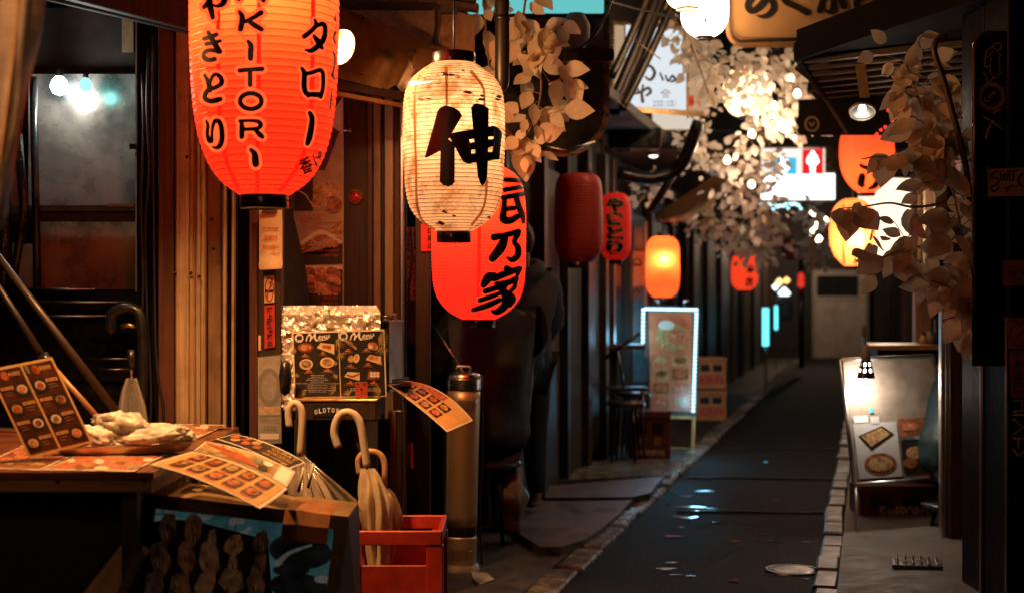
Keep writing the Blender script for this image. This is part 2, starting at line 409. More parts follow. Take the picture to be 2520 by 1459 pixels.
for i in range(6):
    for j in range(5):
        q = rot @ Vector((-.095 + i * .038, -.1 + j * .05, 0))
        MB().lathe([(.001, .010), (.008, .008), (.012, .0)], steel, (g0.x + q.x, g0.y + q.y, .076), 8).build('stud', gr)
# puddles: thin sheets of water on the road and gutter
water = M('puddle_water', (.012, .012, .012), .12, var=.1, spec=.8)
def puddle(px, py, rx, ry, z, label):
    c = ground(px, py, z); P = []; rnd = random.Random(int(px))
    for k in range(18):
        t = 2 * math.pi * k / 18; r = 1 + .25 * math.sin(3 * t + px) + rnd.uniform(-.12, .12)
        P.append((c.x + rx * r * math.cos(t), c.y + ry * r * math.sin(t), z))
    o = MB().add(P, [tuple(range(18))], water).build('puddle'); tag(o, kind='structure')
for a in ((1690, 1272, .07, .05, .004, ''), (1700, 1246, .10, .03, .004, ''), (1738, 1207, .07, .03, .004, ''), (1640, 1398, .05, .03, .004, ''), (1905, 1330, .05, .03, .004, '')):
    puddle(*a)

rnd = random.Random(12)
for k in range(26):
    x = rnd.uniform(1640, 1990); y = rnd.uniform(1120, 1440)
    puddle(x, y, rnd.uniform(.012, .05), rnd.uniform(.008, .03), .004 + k * .0001, '')
crack = M('road_crack', (.004, .004, .004), .9)
for k, pts in enumerate((((1600, 1420), (1690, 1370), (1740, 1385), (1850, 1330), (1920, 1340)), ((1720, 1300), (1790, 1275), (1860, 1290), (1980, 1255)), ((1930, 1459), (1945, 1400), (1920, 1350), (1960, 1290)))):
    MB().stroke(lambda x, y, h=0: ground(x, y, .003), [(x, y, 2.2) for x, y in pts], crack, sub=4).build('road_crack', kind='structure')

# ================================================================== near left shop front (faces the camera)
SY = 6.4
S64 = at_depth(SY)
void_black = M('gap_shade_black', (.007, .006, .006), .9, spec=.1)  # near-black puts the shade of the open gaps into the colour
shop = thing('yakitori_shop_front', 'near left wooden shop front of red posts and cream mouldings', 'shop front', (-1.2, 6.4, 0))
ZT = 2.85
def vboard(name, x0, x1, Y, t, m, parent, y0=-60, z0=0.0, bev=.004):
    a, b = W(x0, 0, Y).x, W(x1, 0, Y).x
    z1 = W(0, y0, Y).z
    return MB().box(((a + b) / 2, Y + t / 2, (z0 + z1) / 2), (b - a, t, z1 - z0), m, bev=bev).build(name, parent)
vboard('red_post', 389, 429, 6.40, .10, red_wood, shop)
for (a, b, Y, m) in ((431, 463, 6.37, cream_wood), (464.5, 480, 6.39, cream_wood), (481, 491, 6.375, cream_wood), (492, 503, 6.395, cream_wood)):
    vboard('moulding', a, b, Y, .06, m, shop, bev=.008)
vboard('board', 509, 544, 6.47, .05, tan_board, shop)
vboard('moulding', 548, 556, 6.385, .05, cream_wood, shop)
vboard('track', 557, 568, 6.60, .04, void_black, shop)
vboard('moulding', 569, 575, 6.39, .05, cream_wood, shop)
vboard('track', 576, 582, 6.46, .04, dark_wood, shop)
vboard('red_post', 613, 634, 6.40, .09, red_wood, shop)
vboard('sign_post', 634.5, 692, 6.405, .09, dark_wood, shop)
vboard('gap_backing', 336, 388, 6.56, .05, void_black, shop)
vboard('gap_backing', 577, 612, 6.62, .05, void_black, shop)
# screws
for (x, y) in ((486, 202), (460, 386), (430, 673), (490, 680), (470, 672), (573, 541), (580, 612), (1, 1))[:7]:
    p = W(x / 1.0, y, 6.37) if x < 500 else W(x - 54 if x > 560 else x, y - 0, 6.395)
    MB().lathe([(.001, -.006), (.006, -.006), (.008, 0)], ink, p, 10, axis=(0, 1, 0)).build('screw', shop)
p = W(521, 540, 6.468); MB().lathe([(.001, -.005), (.007, -.005), (.009, 0)], ink, p, 10, axis=(0, 1, 0)).build('screw_hole', shop)
# beam sloping across the top left and the lintel behind the lantern
MB().bar(W(40, -70, 6.2), W(475, 40, 6.2), .13, .10, dark_wood, bev=.006).build('eave_beam', shop)
MB().bar(W(60, -20, 6.3), W(475, 78, 6.3), .03, .05, black_wood, bev=.004).build('eave_trim', shop)
# back wall of the kitchen so that nothing shines through
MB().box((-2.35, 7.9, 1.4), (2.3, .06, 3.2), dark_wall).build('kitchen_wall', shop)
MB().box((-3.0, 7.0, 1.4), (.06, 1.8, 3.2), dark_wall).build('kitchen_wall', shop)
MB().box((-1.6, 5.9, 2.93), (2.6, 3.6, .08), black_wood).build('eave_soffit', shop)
# cables in the dark gap
for k, (pts, r) in enumerate((([(366, 120), (362, 260), (368, 420), (358, 560), (362, 760), (372, 980), (360, 1130)], .007), ([(350, 180), (353, 330), (347, 520), (352, 700), (345, 930), (356, 1120)], .006), ([(378, 90), (376, 300), (380, 700), (386, 900), (402, 1010), (398, 1140)], .007))):
    MB().tube(smooth_pts([W(x, y, 6.42 - .01 * k) for x, y in pts]), r, cable_mat, 8).build('cable', shop)

# ---- recessed doorway
door = thing('shop_doorway', 'dark brown sliding doorway behind the foil-wrapped grill', 'doorway', W(840, 1400, 7.3) * 1.0)
def vb2(name, x0, x1, Y, t, m, y0=150, z0=0.0): return vboard(name, x0, x1, Y, t, m, door, y0, z0)
vb2('door_panel', 845, 918, 7.30, .05, dark_wood)
vb2('stile', 903, 917, 7.27, .05, red_wood)
vb2('stile', 919, 937, 7.27, .05, tan_board)
vb2('stile', 938, 946, 7.30, .04, black_wood)
vb2('stile', 947, 968, 7.25, .05, cream_wood)
vb2('stile', 969, 984, 7.28, .05, red_wood)
vb2('metal_edge', 985, 993, 7.22, .06, alu)
vb2('dark_wall_panel', 690, 1000, 7.45, .05, black_wood)
mb = MB(); c = W(875, 485, 7.29); mb.lathe([(.001, -.014), (.018, -.013), (.03, -.006), (.032, 0)], M('red_reflector', (.5, .03, .02), .15, coat=.8), c, 20, axis=(0, 1, 0)); mb.build('reflector_button', door)
MB().lathe([(.030, -.016), (.036, -.014), (.038, 0)], copper, c, 24, axis=(0, 1, 0)).build('reflector_rim', door)
mb = MB(); mb.tube([W(835, 323, 7.2), W(858, 322, 7.2), W(864, 322, 7.2)], [.006, .006, .013], steel, 10); mb.build('peg', door)
vb2('door_track', 700, 1000, 7.2, .05, black_wood, y0=205, z0=W(0, 235, 7.2).z)

# menu poster in the doorway
S72 = at_depth(7.2)
food = [M('grilled_meat_print', (.20, .055, .025), .22, var=.8, scale=40, col2=(.45, .16, .06), detail=8), M('fried_food_print', (.44, .21, .07), .22, var=.6, scale=45, col2=(.66, .42, .18), detail=8),
        M('sashimi_print', (.50, .09, .03), .22, var=.5, scale=50, col2=(.75, .3, .16), detail=8), M('plate_print', (.62, .50, .34), .4, var=.12, scale=30), M('greens_print', (.10, .12, .04), .45, var=.7, scale=60, col2=(.3, .28, .12), detail=8)]
menu_black = M('menu_black_print', (.022, .016, .013), .4, var=.3)
poster = thing('doorway_menu_poster', 'tall faded photo menu poster hanging in the dark doorway', 'poster', W(790, 760, 7.2))
mb = MB(); mb.slab(S72, [(722, 180), (846, 180), (846, 752), (722, 752)], .004, M('faded_poster', (.36, .25, .14), .45, var=.25, scale=12)); mb.build('sheet', poster)
mb = MB()
mb.poly(S72, [(724, 185), (843, 185), (843, 300), (800, 420), (724, 420)], menu_black, .002)
mb.poly(S72, [(800, 300), (843, 240), (843, 330)], food[3], .003)
mb.rect(S72, 724, 420, 770, 520, menu_black, .003)
mb.stroke(S72, [(735, 470, 3), (752, 480, 3), (765, 500, 2)], food[3], .004)
mb.disc(S72, 800, 470, 34, 26, food[1], .003); mb.disc(S72, 818, 505, 24, 22, food[0], .004); mb.disc(S72, 785, 500, 20, 17, food[1], .005)
for k in range(5): mb.stroke(S72, [(742, 592 - k * 5 + 26, 8), (790, 575 - k * 4 + 12, 10), (838, 548 + k * 12, 7)], food[(0, 2, 0, 1, 3)[k]], .003 + k * .0004)
mb.poly(S72, [(740, 625), (800, 626), (843, 600), (843, 650), (740, 652)], menu_black, .0025)
mb.rect(S72, 724, 655, 843, 662, food[3], .0035)
for k in range(9): mb.disc(S72, 765 + (k % 3) * 28, 672 + (k // 3) * 18, 20, 13, food[k % 2 * 2], .004 + k * .0003, rot=.5)
mb.rect(S72, 724, 664, 843, 750, menu_black, .0028)
for (tx, x0, x1, y) in (('ハピーホタテ', 736, 800, 532), ('ホッケ半身', 765, 833, 600), ('牛カルビ', 778, 832, 718)):
    for dx, dy in ((-1.2, 0), (1.2, 0), (0, 1.2), (0, -1.2)): mb.text(S72, tx, x0 + dx, y - 9 + dy, x1 + dx, y + 9 + dy, food[3], .006 + .0001 * (dx + 2 * dy), .03)
    mb.text(S72, tx, x0, y - 9, x1, y + 9, red_ink, .008, .02)
for (tx, x0, x1, y) in (('Baby scallop skewers', 744, 830, 548), ('¥500 +tax', 764, 800, 561), ('Broiled atka mackerel', 752, 833, 616), ('¥780 +tax', 790, 833, 628), ('beef ribs', 796, 832, 732), ('¥600 +tax', 790, 832, 745)):
    mb.text(S72, tx, x0, y - 4, x1, y + 4, red_ink, .008)
mb.build('print', poster)
# black cloth shape in the doorway, standing for a person's bent back
black_cloth_m = M('black_cloth', (.010, .010, .011), .85, var=.4, scale=30, bump=.3)
mb = MB(); prof = []
n = 22
V = []; Fs = []
for i in range(n + 1):
    t = i / n; y = 505 + 262 * t
    w = 18 + 42 * math.sin(min(1, t * 1.1) * 1.57) ** 1.3 + (2 if .8 < t < .9 else 0)
    for k in range(14):
        a = 2 * math.pi * k / 14
        V.append(W(700 + w * math.cos(a), y + 2 * math.sin(3 * a + i), 6.95) + Vector((0, .10 * math.sin(a) * (.5 + t) , 0)))
for i in range(n):
    for k in range(14): Fs.append((i * 14 + k, i * 14 + (k + 1) % 14, (i + 1) * 14 + (k + 1) % 14, (i + 1) * 14 + k))
Fs.append(tuple(range(13, -1, -1))); Fs.append(tuple(n * 14 + k for k in range(14)))
mb.add(V, Fs, black_cloth_m, True).build('dark_figure', None, 'dark clothed figure shape in the doorway beside the sign post', 'coat')

# ---- copper range hood and rusty wall over the doorway
hood = thing('range_hood', 'slanted copper range hood reflecting orange light above the doorway', 'range hood', W(920, 240, 6.5))
a0, a1, a2, a3 = W(800, 0, 6.75), W(1090, 120, 7.25), W(1012, 238, 6.85), W(790, 182, 6.35)
mb = MB(); rows = 24; V = []
for j in range(rows + 1):
    for i in range(37):
        u, v = i / 36, j / rows
        p = a0.lerp(a1, u).lerp(a3.lerp(a2, u), v); nrm = Vector((.2, -.8, .5)).normalized()
        p += nrm * (.016 * math.sin(u * 9 + v * 3) * math.sin(v * 3.1) + .05 * math.exp(-((u - .80) / .06) ** 2) * v + .03 * math.exp(-((u - .55) / .09) ** 2 - ((v - .6) / .2) ** 2))
        V.append(p)
Fs = [(j * 37 + i, j * 37 + i + 1, (j + 1) * 37 + i + 1, (j + 1) * 37 + i) for j in range(rows) for i in range(36)]
mb.add(V, Fs, copper, True).build('sheet', hood)
MB().bar(a3 + Vector((-.1, 0, -.012)), a2 + Vector((.02, 0, -.012)), .04, .03, dark_wood, bev=.004).build('lip', hood)
MB().bar(a3 + Vector((-.1, .02, -.055)), a2 + Vector((.02, .02, -.055)), .018, .03, copper).build('lip_edge', hood)
MB().add([a2, a1, a1 + Vector((.0, .4, 0)), a2 + Vector((0, .7, 0))], [(0, 1, 2, 3)], copper).build('side_sheet', hood)
for (x, y, u) in ((960, 222, 0), (878, 200, 0)):
    MB().lathe([(.001, -.006), (.005, -.005), (.006, 0)], steel_dark, W(x, y, 6.6), 8, axis=(0, 1, 0)).build('rivet', hood)
wl = thing('rust_stained_fascia', 'rust spotted wall panel above the copper hood', 'wall', W(1000, 200, 7.4))
mb = MB(); S74 = at_depth(7.42); mb.slab(S74, [(770, -60), (1068, -60), (1068, 205), (770, 205)], .05, rust_wall); mb.build('panel', wl)
S735 = at_depth(7.36); mb = MB(); mb.slab(S735, [(1066, -60), (1120, -60), (1120, 210), (1066, 210)], .06, rust_wall); mb.build('panel', wl)
mb = MB(); mb.slab(at_depth(7.3), [(1118, 28), (1168, 40), (1168, 215), (1118, 215)], .2, tan_board); mb.build('side_box', wl)
MB().tube(smooth_pts([W(1070, -20, 7.3), W(1074, 60, 7.3), W(1066, 100, 7.3), W(1063, 150, 7.3), W(1062, 200, 7.3)]), .008, cable_mat, 8).build('cable', wl)
bm_ = thing('roof_beam', 'thick black timber eave beam across the top of the doorway', 'beam', W(1000, 10, 7.0))
MB().bar(W(760, -14, 7.05), W(1172, -4, 7.05), .085, .16, black_wood, bev=.006).build('timber', bm_)
MB().bar(W(1075, 8, 7.0), W(1178, 22, 7.0), .03, .1, dark_wood, bev=.004).build('gutter', bm_)
MB().box(W(1105, 22, 6.98), (.09, .05, .05), black_wood, bev=.004).build('bracket', bm_)

# ---- dark post right of the doorway with a red sticker, and steel tracks below
po = thing('dark_post', 'black painted timber post with a red sticker behind the paper lantern', 'post', W(1040, 1400, 6.9))
vboard('timber', 1022, 1058, 6.95, .09, black_wood, po, y0=200)
Sp = at_depth(6.94)
mb = MB(); mb.slab(Sp, [(1036, 552), (1092, 552), (1092, 617), (1036, 619)], .003, M('red_sticker', (.62, .03, .025), .45, var=.1)); mb.text(Sp, '煙禁止', 1052, 560, 1064, 612, ink, .003, .02, vertical=True); mb.build('sticker', po)
vboard('steel_track', 993, 1000, 6.92, .05, alu, po, y0=950)
vboard('steel_track', 955, 974, 6.9, .05, cream_wood, po, y0=1010)
vboard('steel_track', 975, 990, 6.93, .05, alu, po, y0=1010)
# red cloth glimpsed at the foot of the post
mb = MB(); Sr = at_depth(7.6)
mb.slab(Sr, [(990, 1096), (1016, 1088), (1019, 1150), (1010, 1152), (1005, 1120), (1003, 1150), (996, 1148), (992, 1125)], .01, M('red_cloth', (.62, .03, .03), .7)); mb.build('red_cloth', None, 'small red printed cloth glowing low behind the steel tracks', 'cloth')
# notice sheet and counter beyond the post
nb = thing('wall_notice', 'pale handwritten notice sheet on the wall behind the dark post', 'notice', W(1020, 750, 7.9)); Sn = at_depth(7.9)
mb = MB(); mb.slab(Sn, [(992, 560), (1052, 556), (1052, 735), (992, 740)], .004, paper_white); mb.build('sheet', nb)
mb = MB()
for i, ch in enumerate(('焼鳥盛合', '手羽先', '塩レバー', '月見つくね', '枝豆', '冷奴')): mb.text(Sn, ch, 998 + (i % 2) * 18, 572 + (i // 2) * 56, 1010 + (i % 2) * 18, 622 + (i // 2) * 56, ink, .002, .01, vertical=True)
mb.build('writing', nb)
MB().tube(smooth_pts([W(1012, 560, 7.6), W(1014, 640, 7.6), W(1006, 720, 7.6), W(1012, 760, 7.6)]), .006, cable_mat, 8).build('hanging_cable', None, 'thin black cable hanging in front of the pale notice', 'cable')

# ================================================================== the other shop fronts along the alley
def afront(name, label, s0, s1, t, side, height, wallm, posts, panels, eave=None, group=None):
    """a shop front in the alley line: wall, posts, door panels and eave.  side=-1 left, +1 right"""
    r = thing(name, label, 'shop front', A((s0 + s1) / 2, t, 0), group)
    MB().box(A((s0 + s1) / 2, t + side * .12, height / 2), (.16, (s1 - s0) / math.cos(ANG), height), wallm, rz=ANG).build('wall', r)
    for (s, w, m) in posts: MB().box(A(s, t, 1.3), (.10, w, 2.6), m, rz=ANG, bev=.006).build('post', r)
    for (sa, sb, z0, z1, m) in panels: MB().box(A((sa + sb) / 2, t + side * .022, (z0 + z1) / 2), (.04, (sb - sa) / math.cos(ANG), z1 - z0), m, rz=ANG, bev=.004).build('panel', r)
    if eave:
        z, d, th, m = eave
        MB().box(A((s0 + s1) / 2, t - side * d / 2, z), (d, (s1 - s0) / math.cos(ANG), th), m, rz=ANG, bev=.01).build('eave', r)
    return r
glass_dark = M('dark_window_glass', (.01, .012, .013), .08, var=.2, spec=.7)
shutter = M('grey_shutter', (.12, .11, .10), .5, var=.2, stretch=(1, 1, 30), scale=3)
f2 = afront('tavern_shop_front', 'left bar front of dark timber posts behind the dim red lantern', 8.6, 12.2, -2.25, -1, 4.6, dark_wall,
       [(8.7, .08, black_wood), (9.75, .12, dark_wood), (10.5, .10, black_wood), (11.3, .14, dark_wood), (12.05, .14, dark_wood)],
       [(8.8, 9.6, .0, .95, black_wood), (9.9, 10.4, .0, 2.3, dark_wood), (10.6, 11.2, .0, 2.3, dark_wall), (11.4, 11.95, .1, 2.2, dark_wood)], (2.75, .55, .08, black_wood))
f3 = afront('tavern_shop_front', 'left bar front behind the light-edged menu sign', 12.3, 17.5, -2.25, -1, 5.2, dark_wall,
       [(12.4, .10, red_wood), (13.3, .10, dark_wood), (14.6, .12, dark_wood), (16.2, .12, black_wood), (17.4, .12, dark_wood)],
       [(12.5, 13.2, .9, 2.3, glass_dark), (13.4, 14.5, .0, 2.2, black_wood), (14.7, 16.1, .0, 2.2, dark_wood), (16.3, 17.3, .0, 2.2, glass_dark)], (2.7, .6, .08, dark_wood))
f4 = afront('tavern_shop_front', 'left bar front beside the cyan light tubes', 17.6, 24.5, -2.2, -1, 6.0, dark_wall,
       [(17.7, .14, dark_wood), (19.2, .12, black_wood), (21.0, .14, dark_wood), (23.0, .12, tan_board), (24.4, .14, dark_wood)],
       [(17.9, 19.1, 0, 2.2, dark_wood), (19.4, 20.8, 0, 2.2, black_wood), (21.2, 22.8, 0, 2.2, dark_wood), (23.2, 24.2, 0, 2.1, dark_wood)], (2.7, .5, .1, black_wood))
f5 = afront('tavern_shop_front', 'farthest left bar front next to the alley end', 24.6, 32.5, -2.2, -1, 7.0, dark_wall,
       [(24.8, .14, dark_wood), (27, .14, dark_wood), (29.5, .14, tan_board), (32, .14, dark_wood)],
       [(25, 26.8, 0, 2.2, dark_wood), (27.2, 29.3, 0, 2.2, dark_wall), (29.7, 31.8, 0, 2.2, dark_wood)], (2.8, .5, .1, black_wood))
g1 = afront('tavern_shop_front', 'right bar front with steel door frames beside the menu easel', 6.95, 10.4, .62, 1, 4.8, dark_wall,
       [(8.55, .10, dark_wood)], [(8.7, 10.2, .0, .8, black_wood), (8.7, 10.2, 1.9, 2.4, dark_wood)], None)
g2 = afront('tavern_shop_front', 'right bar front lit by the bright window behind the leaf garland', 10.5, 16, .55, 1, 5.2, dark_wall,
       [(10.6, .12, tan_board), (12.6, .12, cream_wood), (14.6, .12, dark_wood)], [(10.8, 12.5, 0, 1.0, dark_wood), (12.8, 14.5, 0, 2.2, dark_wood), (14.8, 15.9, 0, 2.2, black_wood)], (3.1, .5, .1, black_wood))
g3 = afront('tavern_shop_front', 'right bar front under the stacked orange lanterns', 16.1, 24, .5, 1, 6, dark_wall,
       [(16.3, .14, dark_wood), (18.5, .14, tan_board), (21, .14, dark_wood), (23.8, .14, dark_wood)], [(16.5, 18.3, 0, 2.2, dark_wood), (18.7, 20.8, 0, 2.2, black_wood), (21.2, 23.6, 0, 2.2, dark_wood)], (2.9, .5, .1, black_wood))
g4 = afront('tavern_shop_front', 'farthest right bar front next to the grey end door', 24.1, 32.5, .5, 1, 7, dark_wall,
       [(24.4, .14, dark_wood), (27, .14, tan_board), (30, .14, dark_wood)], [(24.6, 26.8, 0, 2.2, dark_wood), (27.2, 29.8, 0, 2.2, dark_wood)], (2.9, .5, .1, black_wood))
# end of the alley
en = thing('end_building', 'dark building with a grey door closing the alley end', 'building', W(2050, 880, 32.5))
MB().box((6.2, 33.0, 4.2), (9, .3, 8.4), dark_wall).build('wall', en)
door_grey = M('grey_door_paint', (.30, .255, .22), .5, var=.15, scale=6, grime=.3)
S325 = at_depth(32.6)
mb = MB(); mb.slab(S325, [(1998, 664), (2138, 664), (2138, 885), (1998, 885)], .05, M('door_frame_paint', (.2, .17, .14), .5)); mb.build('door_frame', en)
dr = MB().slab(S325, [(2006, 674), (2132, 674), (2132, 882), (2006, 882)], .04, door_grey, h=.05).build('door', en)
MB().slab(S325, [(2010, 678), (2112, 678), (2112, 728), (2010, 728)], .02, glass_dark, h=.075).build('door_window', dr)
MB().slab(S325, [(2004, 729), (2130, 729), (2130, 736), (2004, 736)], .02, door_grey, h=.08).build('door_rail', dr)
MB().slab(S325, [(2122, 800), (2127, 800), (2127, 830), (2122, 830)], .05, steel, h=.12).build('handle', dr)
# roof cover over the gap above the road keeps the far alley dark as in the photograph
# ================================================================== paper lanterns
def lantern_surface(cx, Y, prof_px):
    """prof_px: [(py, radius px)] top to bottom -> S(px, py, h) on a body of revolution, exact for this body"""
    c = W(cx, CY, Y); k = Y / F
    zs = [(H - (py - CY) * k, r * k) for py, r in prof_px]                     # z falling
    def rad(z):
        if z >= zs[0][0]: return zs[0][1]
        for (z0, r0), (z1, r1) in zip(zs, zs[1:]):
            if z1 <= z <= z0: return lerp(r0, r1, (z0 - z) / (z0 - z1))
        return zs[-1][1]
    def S(px, py, h=0.0):
        Yp = Y - rad(H - (py - CY) * k)
        sn = 0
        for _ in range(6):
            z = H - (py - CY) / F * Yp; r = rad(z) + h; X = (px - CX) / F * Yp
            sn = max(-.985, min(.985, (X - c.x) / r)); Yp = Y - r * math.sqrt(1 - sn * sn)
        return Vector((c.x + r * sn, Y - r * math.sqrt(1 - sn * sn), H - (py - CY) / F * Yp))
    return S, rad, zs, c
def resample(prof, n):
    P = smooth_pts([Vector((a, b, 0)) for a, b in prof], 8); L = [0]
    for a, b in zip(P, P[1:]): L.append(L[-1] + (b - a).length)
    out = []; j = 0
    for i in range(n + 1):
        d = L[-1] * i / n
        while j < len(L) - 2 and L[j + 1] < d: j += 1
        t = (d - L[j]) / max(L[j + 1] - L[j], 1e-9); p = P[j].lerp(P[j + 1], t); out.append((p.x, p.y))
    return out
def lantern(name, label, cx, Y, prof, mat, cap_top, cap_bot, capm, ribs=40, bulge=.0022, seg=56, bulb=None, group=None, rib_m=None, hang=True, seams=None):
    prof_f = resample(prof, ribs)
    S, rad, zs, c = lantern_surface(cx, Y, prof_f)
    r = thing(name, label, 'lantern', (c.x, Y, zs[-1][0]), group)
    fine = []
    for (z0, r0), (z1, r1) in zip(zs, zs[1:]):
        for k, b in enumerate((-.35, .55, 1.0, .55)):
            t = k / 4; fine.append((max(.002, lerp(r0, r1, t) + bulge * b), lerp(z0, z1, t)))
    fine.append((zs[-1][1], zs[-1][0]))
    MB().lathe(fine, mat, (c.x, Y, 0), seg).build('paper_body', r)
    if rib_m:
        mb = MB()
        for (z, rr) in zs[1:-1]:
            mb.tube([(c.x + (rr + .0005) * math.cos(2 * math.pi * k / 40), Y + (rr + .0005) * math.sin(2 * math.pi * k / 40), z) for k in range(40)], .0013, rib_m, 4, closed=True)
        mb.build('bamboo_ribs', r, kind='stuff')
    k = Y / F
    for nm, cp in (('top_ring', cap_top), ('bottom_ring', cap_bot)):
        if cp:
            w0, w1, y0, y1 = cp; rr = (w1 - w0) / 2 * k; z1, z0 = H - (y0 - CY) * k, H - (y1 - CY) * k
            MB().lathe([(.001, z0 + .004), (rr * .96, z0 + .004), (rr * .985, z0), (rr, z0 + .003), (rr, z1 - .003), (rr * .985, z1), (rr * .9, z1)], capm, (c.x, Y, 0), 36).build(nm, r)
    if hang:
        zt = (H - (cap_top[2] - CY) * k) if cap_top else zs[0][0]
        MB().tube([(c.x, Y, zt - .02), (c.x, Y, zt + .35)], .004, cable_mat, 6).build('hanging_wire', r)
    if bulb:
        y, p, col, fwd = bulb; pos = (c.x, Y - fwd, H - (y - CY) * k)
        lamp('bulb_light', pos, p, col, r, .03)
    return r, S, rad, zs, c
def T(ox, oy, s):
    return lambda pts: [((ox + p[0] / s) / 1.10794, (oy + p[1] / s) / 1.10794) + ((p[2] / s / 1.10794,) if len(p) > 2 else ()) for p in pts]

cap_lacquer = M('black_lacquer', (.010, .009, .009), .28, coat=.5)
# ---- big red yakitori lantern, near
red_paper = paper('red_lantern_vinyl', (1.0, .08, .022), .8, ((1, .045, .02), .24), .3, var=.08, scale=8)
halo = paper('orange_letter_border', (1.0, .34, .09), .85, ((1, .30, .08), .42), .4)
seam_red = paper('red_lantern_seam', (1.0, .05, .02), .7, ((1, .03, .015), .36), .3)
prof = [(-330, 75), (-322, 112), (-285, 150), (-220, 172), (-120, 181), (60, 181), (180, 178), (270, 171), (340, 159), (400, 138), (445, 108), (470, 76), (481, 60)]
big, SB, radB, zsB, cB = lantern('red_paper_lantern', 'big glowing red lantern with black YAKITORI lettering, nearest the camera', 651, 5.2, prof, red_paper, (580, 722, -372, -328), (596, 716, 480, 514), cap_lacquer,
      ribs=52, bulge=.0020, seg=72, bulb=(10, 14.5, (1.0, .62, .30), .10), rib_m=M('red_rib_wire', (.30, .02, .01), .5))
c5 = W(651, 0, 5.2)
# hanging point
t1 = T(500, 0, 4.863); t2 = T(500, 280, 4.559)
CH = [('や', t1, [[(335, -120, 80), (340, -20, 90), (355, 80, 90), (375, 170, 78), (388, 235, 66)], [(272, 100, 60), (330, 45, 80)], [(390, 70, 30), (450, 85, 50), (520, 55, 80), (548, -20, 92), (520, -95, 76), (430, -110, 60), (330, -80, 60)]]),
      ('き', t1, [[(330, 432, 55), (368, 500, 70), (430, 610, 80), (490, 690, 60)], [(275, 518, 62), (350, 497, 62), (440, 462, 60)], [(302, 588, 55), (400, 572, 55), (487, 547, 50)], [(480, 700, 50), (390, 672, 60), (310, 680, 60), (268, 725, 55), (288, 780, 70), (350, 800, 66), (412, 788, 70)]]),
      ('と', t1, [[(282, 1000, 46), (320, 1070, 60), (345, 1150, 76), (355, 1212, 50)], [(352, 1100, 50), (390, 1015, 50), (440, 990, 55), (498, 1040, 66), (505, 1110, 66), (430, 1162, 60), (340, 1192, 70), (292, 1250, 66), (287, 1312, 66), (360, 1345, 70), (440, 1332, 76), (490, 1318, 66)]]),
      ('り', t2, [[(285, 230, 30), (305, 290, 46), (297, 390, 46), (318, 468, 58), (350, 478, 52), (356, 380, 36), (370, 280, 46), (402, 228, 56), (450, 245, 62), (475, 330, 66), (480, 450, 66), (455, 535, 64), (405, 565, 44), (358, 548, 15)]]),
      ('A', t1, [[(800, -190, 60), (765, -80, 60), (738, -2, 56)], [(940, -190, 66), (1000, -80, 70), (1062, 8, 66)]]),
      ('K', t1, [[(745, 165, 55), (780, 225, 76), (772, 320, 80), (757, 390, 76)], [(1030, 172, 74), (940, 232, 64), (825, 290, 60)], [(860, 282, 60), (955, 345, 76), (1038, 395, 64)]]),
      ('I', t1, [[(858, 550, 48), (895, 610, 76), (892, 700, 80), (890, 778, 76)]]),
      ('T', t1, [[(745, 940, 64), (880, 928, 60), (1045, 918, 64)], [(885, 965, 66), (885, 1050, 66), (885, 1128, 66)]]),
      ('O', t1, [[(895 + 142 * math.cos(a * .3307), 1345 + 104 * math.sin(a * .3307), 64) for a in range(20)]]),
      ('R', t2, [[(722, 240, 46), (728, 300, 66), (726, 425, 66)], [(702, 232, 46), (830, 226, 40), (930, 238, 52), (962, 278, 60), (925, 322, 52), (800, 334, 46), (740, 330, 50)], [(900, 348, 50), (950, 400, 70), (982, 428, 54)]]),
      ('I', t2, [[(842, 590, 50), (885, 640, 76), (895, 720, 92), (900, 765, 86)]]),
      ('タ', t1, [[(1745, 272, 45), (1758, 340, 62), (1690, 420, 66), (1602, 488, 70)], [(1765, 345, 60), (1855, 322, 66), (1883, 400, 66), (1860, 520, 76), (1800, 600, 82), (1700, 675, 70), (1622, 666, 36)], [(1732, 482, 50), (1790, 560, 82), (1838, 640, 55)]]),
      ('ロ', t1, [[(1572, 912, 50), (1605, 980, 72), (1600, 1130, 76), (1616, 1220, 70), (1660, 1272, 66)], [(1622, 985, 60), (1720, 962, 60), (1815, 932, 60), (1852, 980, 60)], [(1852, 978, 60), (1855, 1120, 56), (1840, 1220, 60), (1820, 1288, 60)], [(1642, 1252, 60), (1740, 1258, 76), (1820, 1262, 76)]]),
      ('ー', t2, [[(1572, 132, 58), (1600, 200, 70), (1586, 340, 80), (1562, 450, 80), (1542, 515, 58)]])]
for nm, tr, strokes in CH:
    mb = MB()
    for i, st in enumerate(strokes): mb.stroke(SB, tr(st), halo, .0042 + i * .0001, grow=15 if nm not in 'タロー' else 9)
    for i, st in enumerate(strokes): mb.stroke(SB, tr(st), ink, .0058 + i * .0002)
    mb.build('lettering', big)
mb = MB()
mb.text(SB, '香', 737, 388, 770, 428, ink, .0058, .03, rot=-.3); mb.text(SB, 'ば', 772, 374, 798, 412, ink, .0058, .03, rot=-.35); mb.build('lettering', big)
mb = MB()
for i, st in enumerate(([(2030, 190, 22), (2012, 265, 40), (2040, 290, 30), (2022, 380, 24)], [(2030, 425, 36), (1996, 480, 30), (2005, 550, 34), (2034, 600, 30)], [(1990, 690, 26), (2014, 800, 34), (1992, 930, 30), (1978, 1010, 40), (2012, 1060, 28)], [(1972, 1190, 18), (1962, 1300, 30), (1950, 1440, 26)])):
    mb.stroke(SB, t1(st), ink, .0055 + i * .0002)
mb.build('lettering', big)
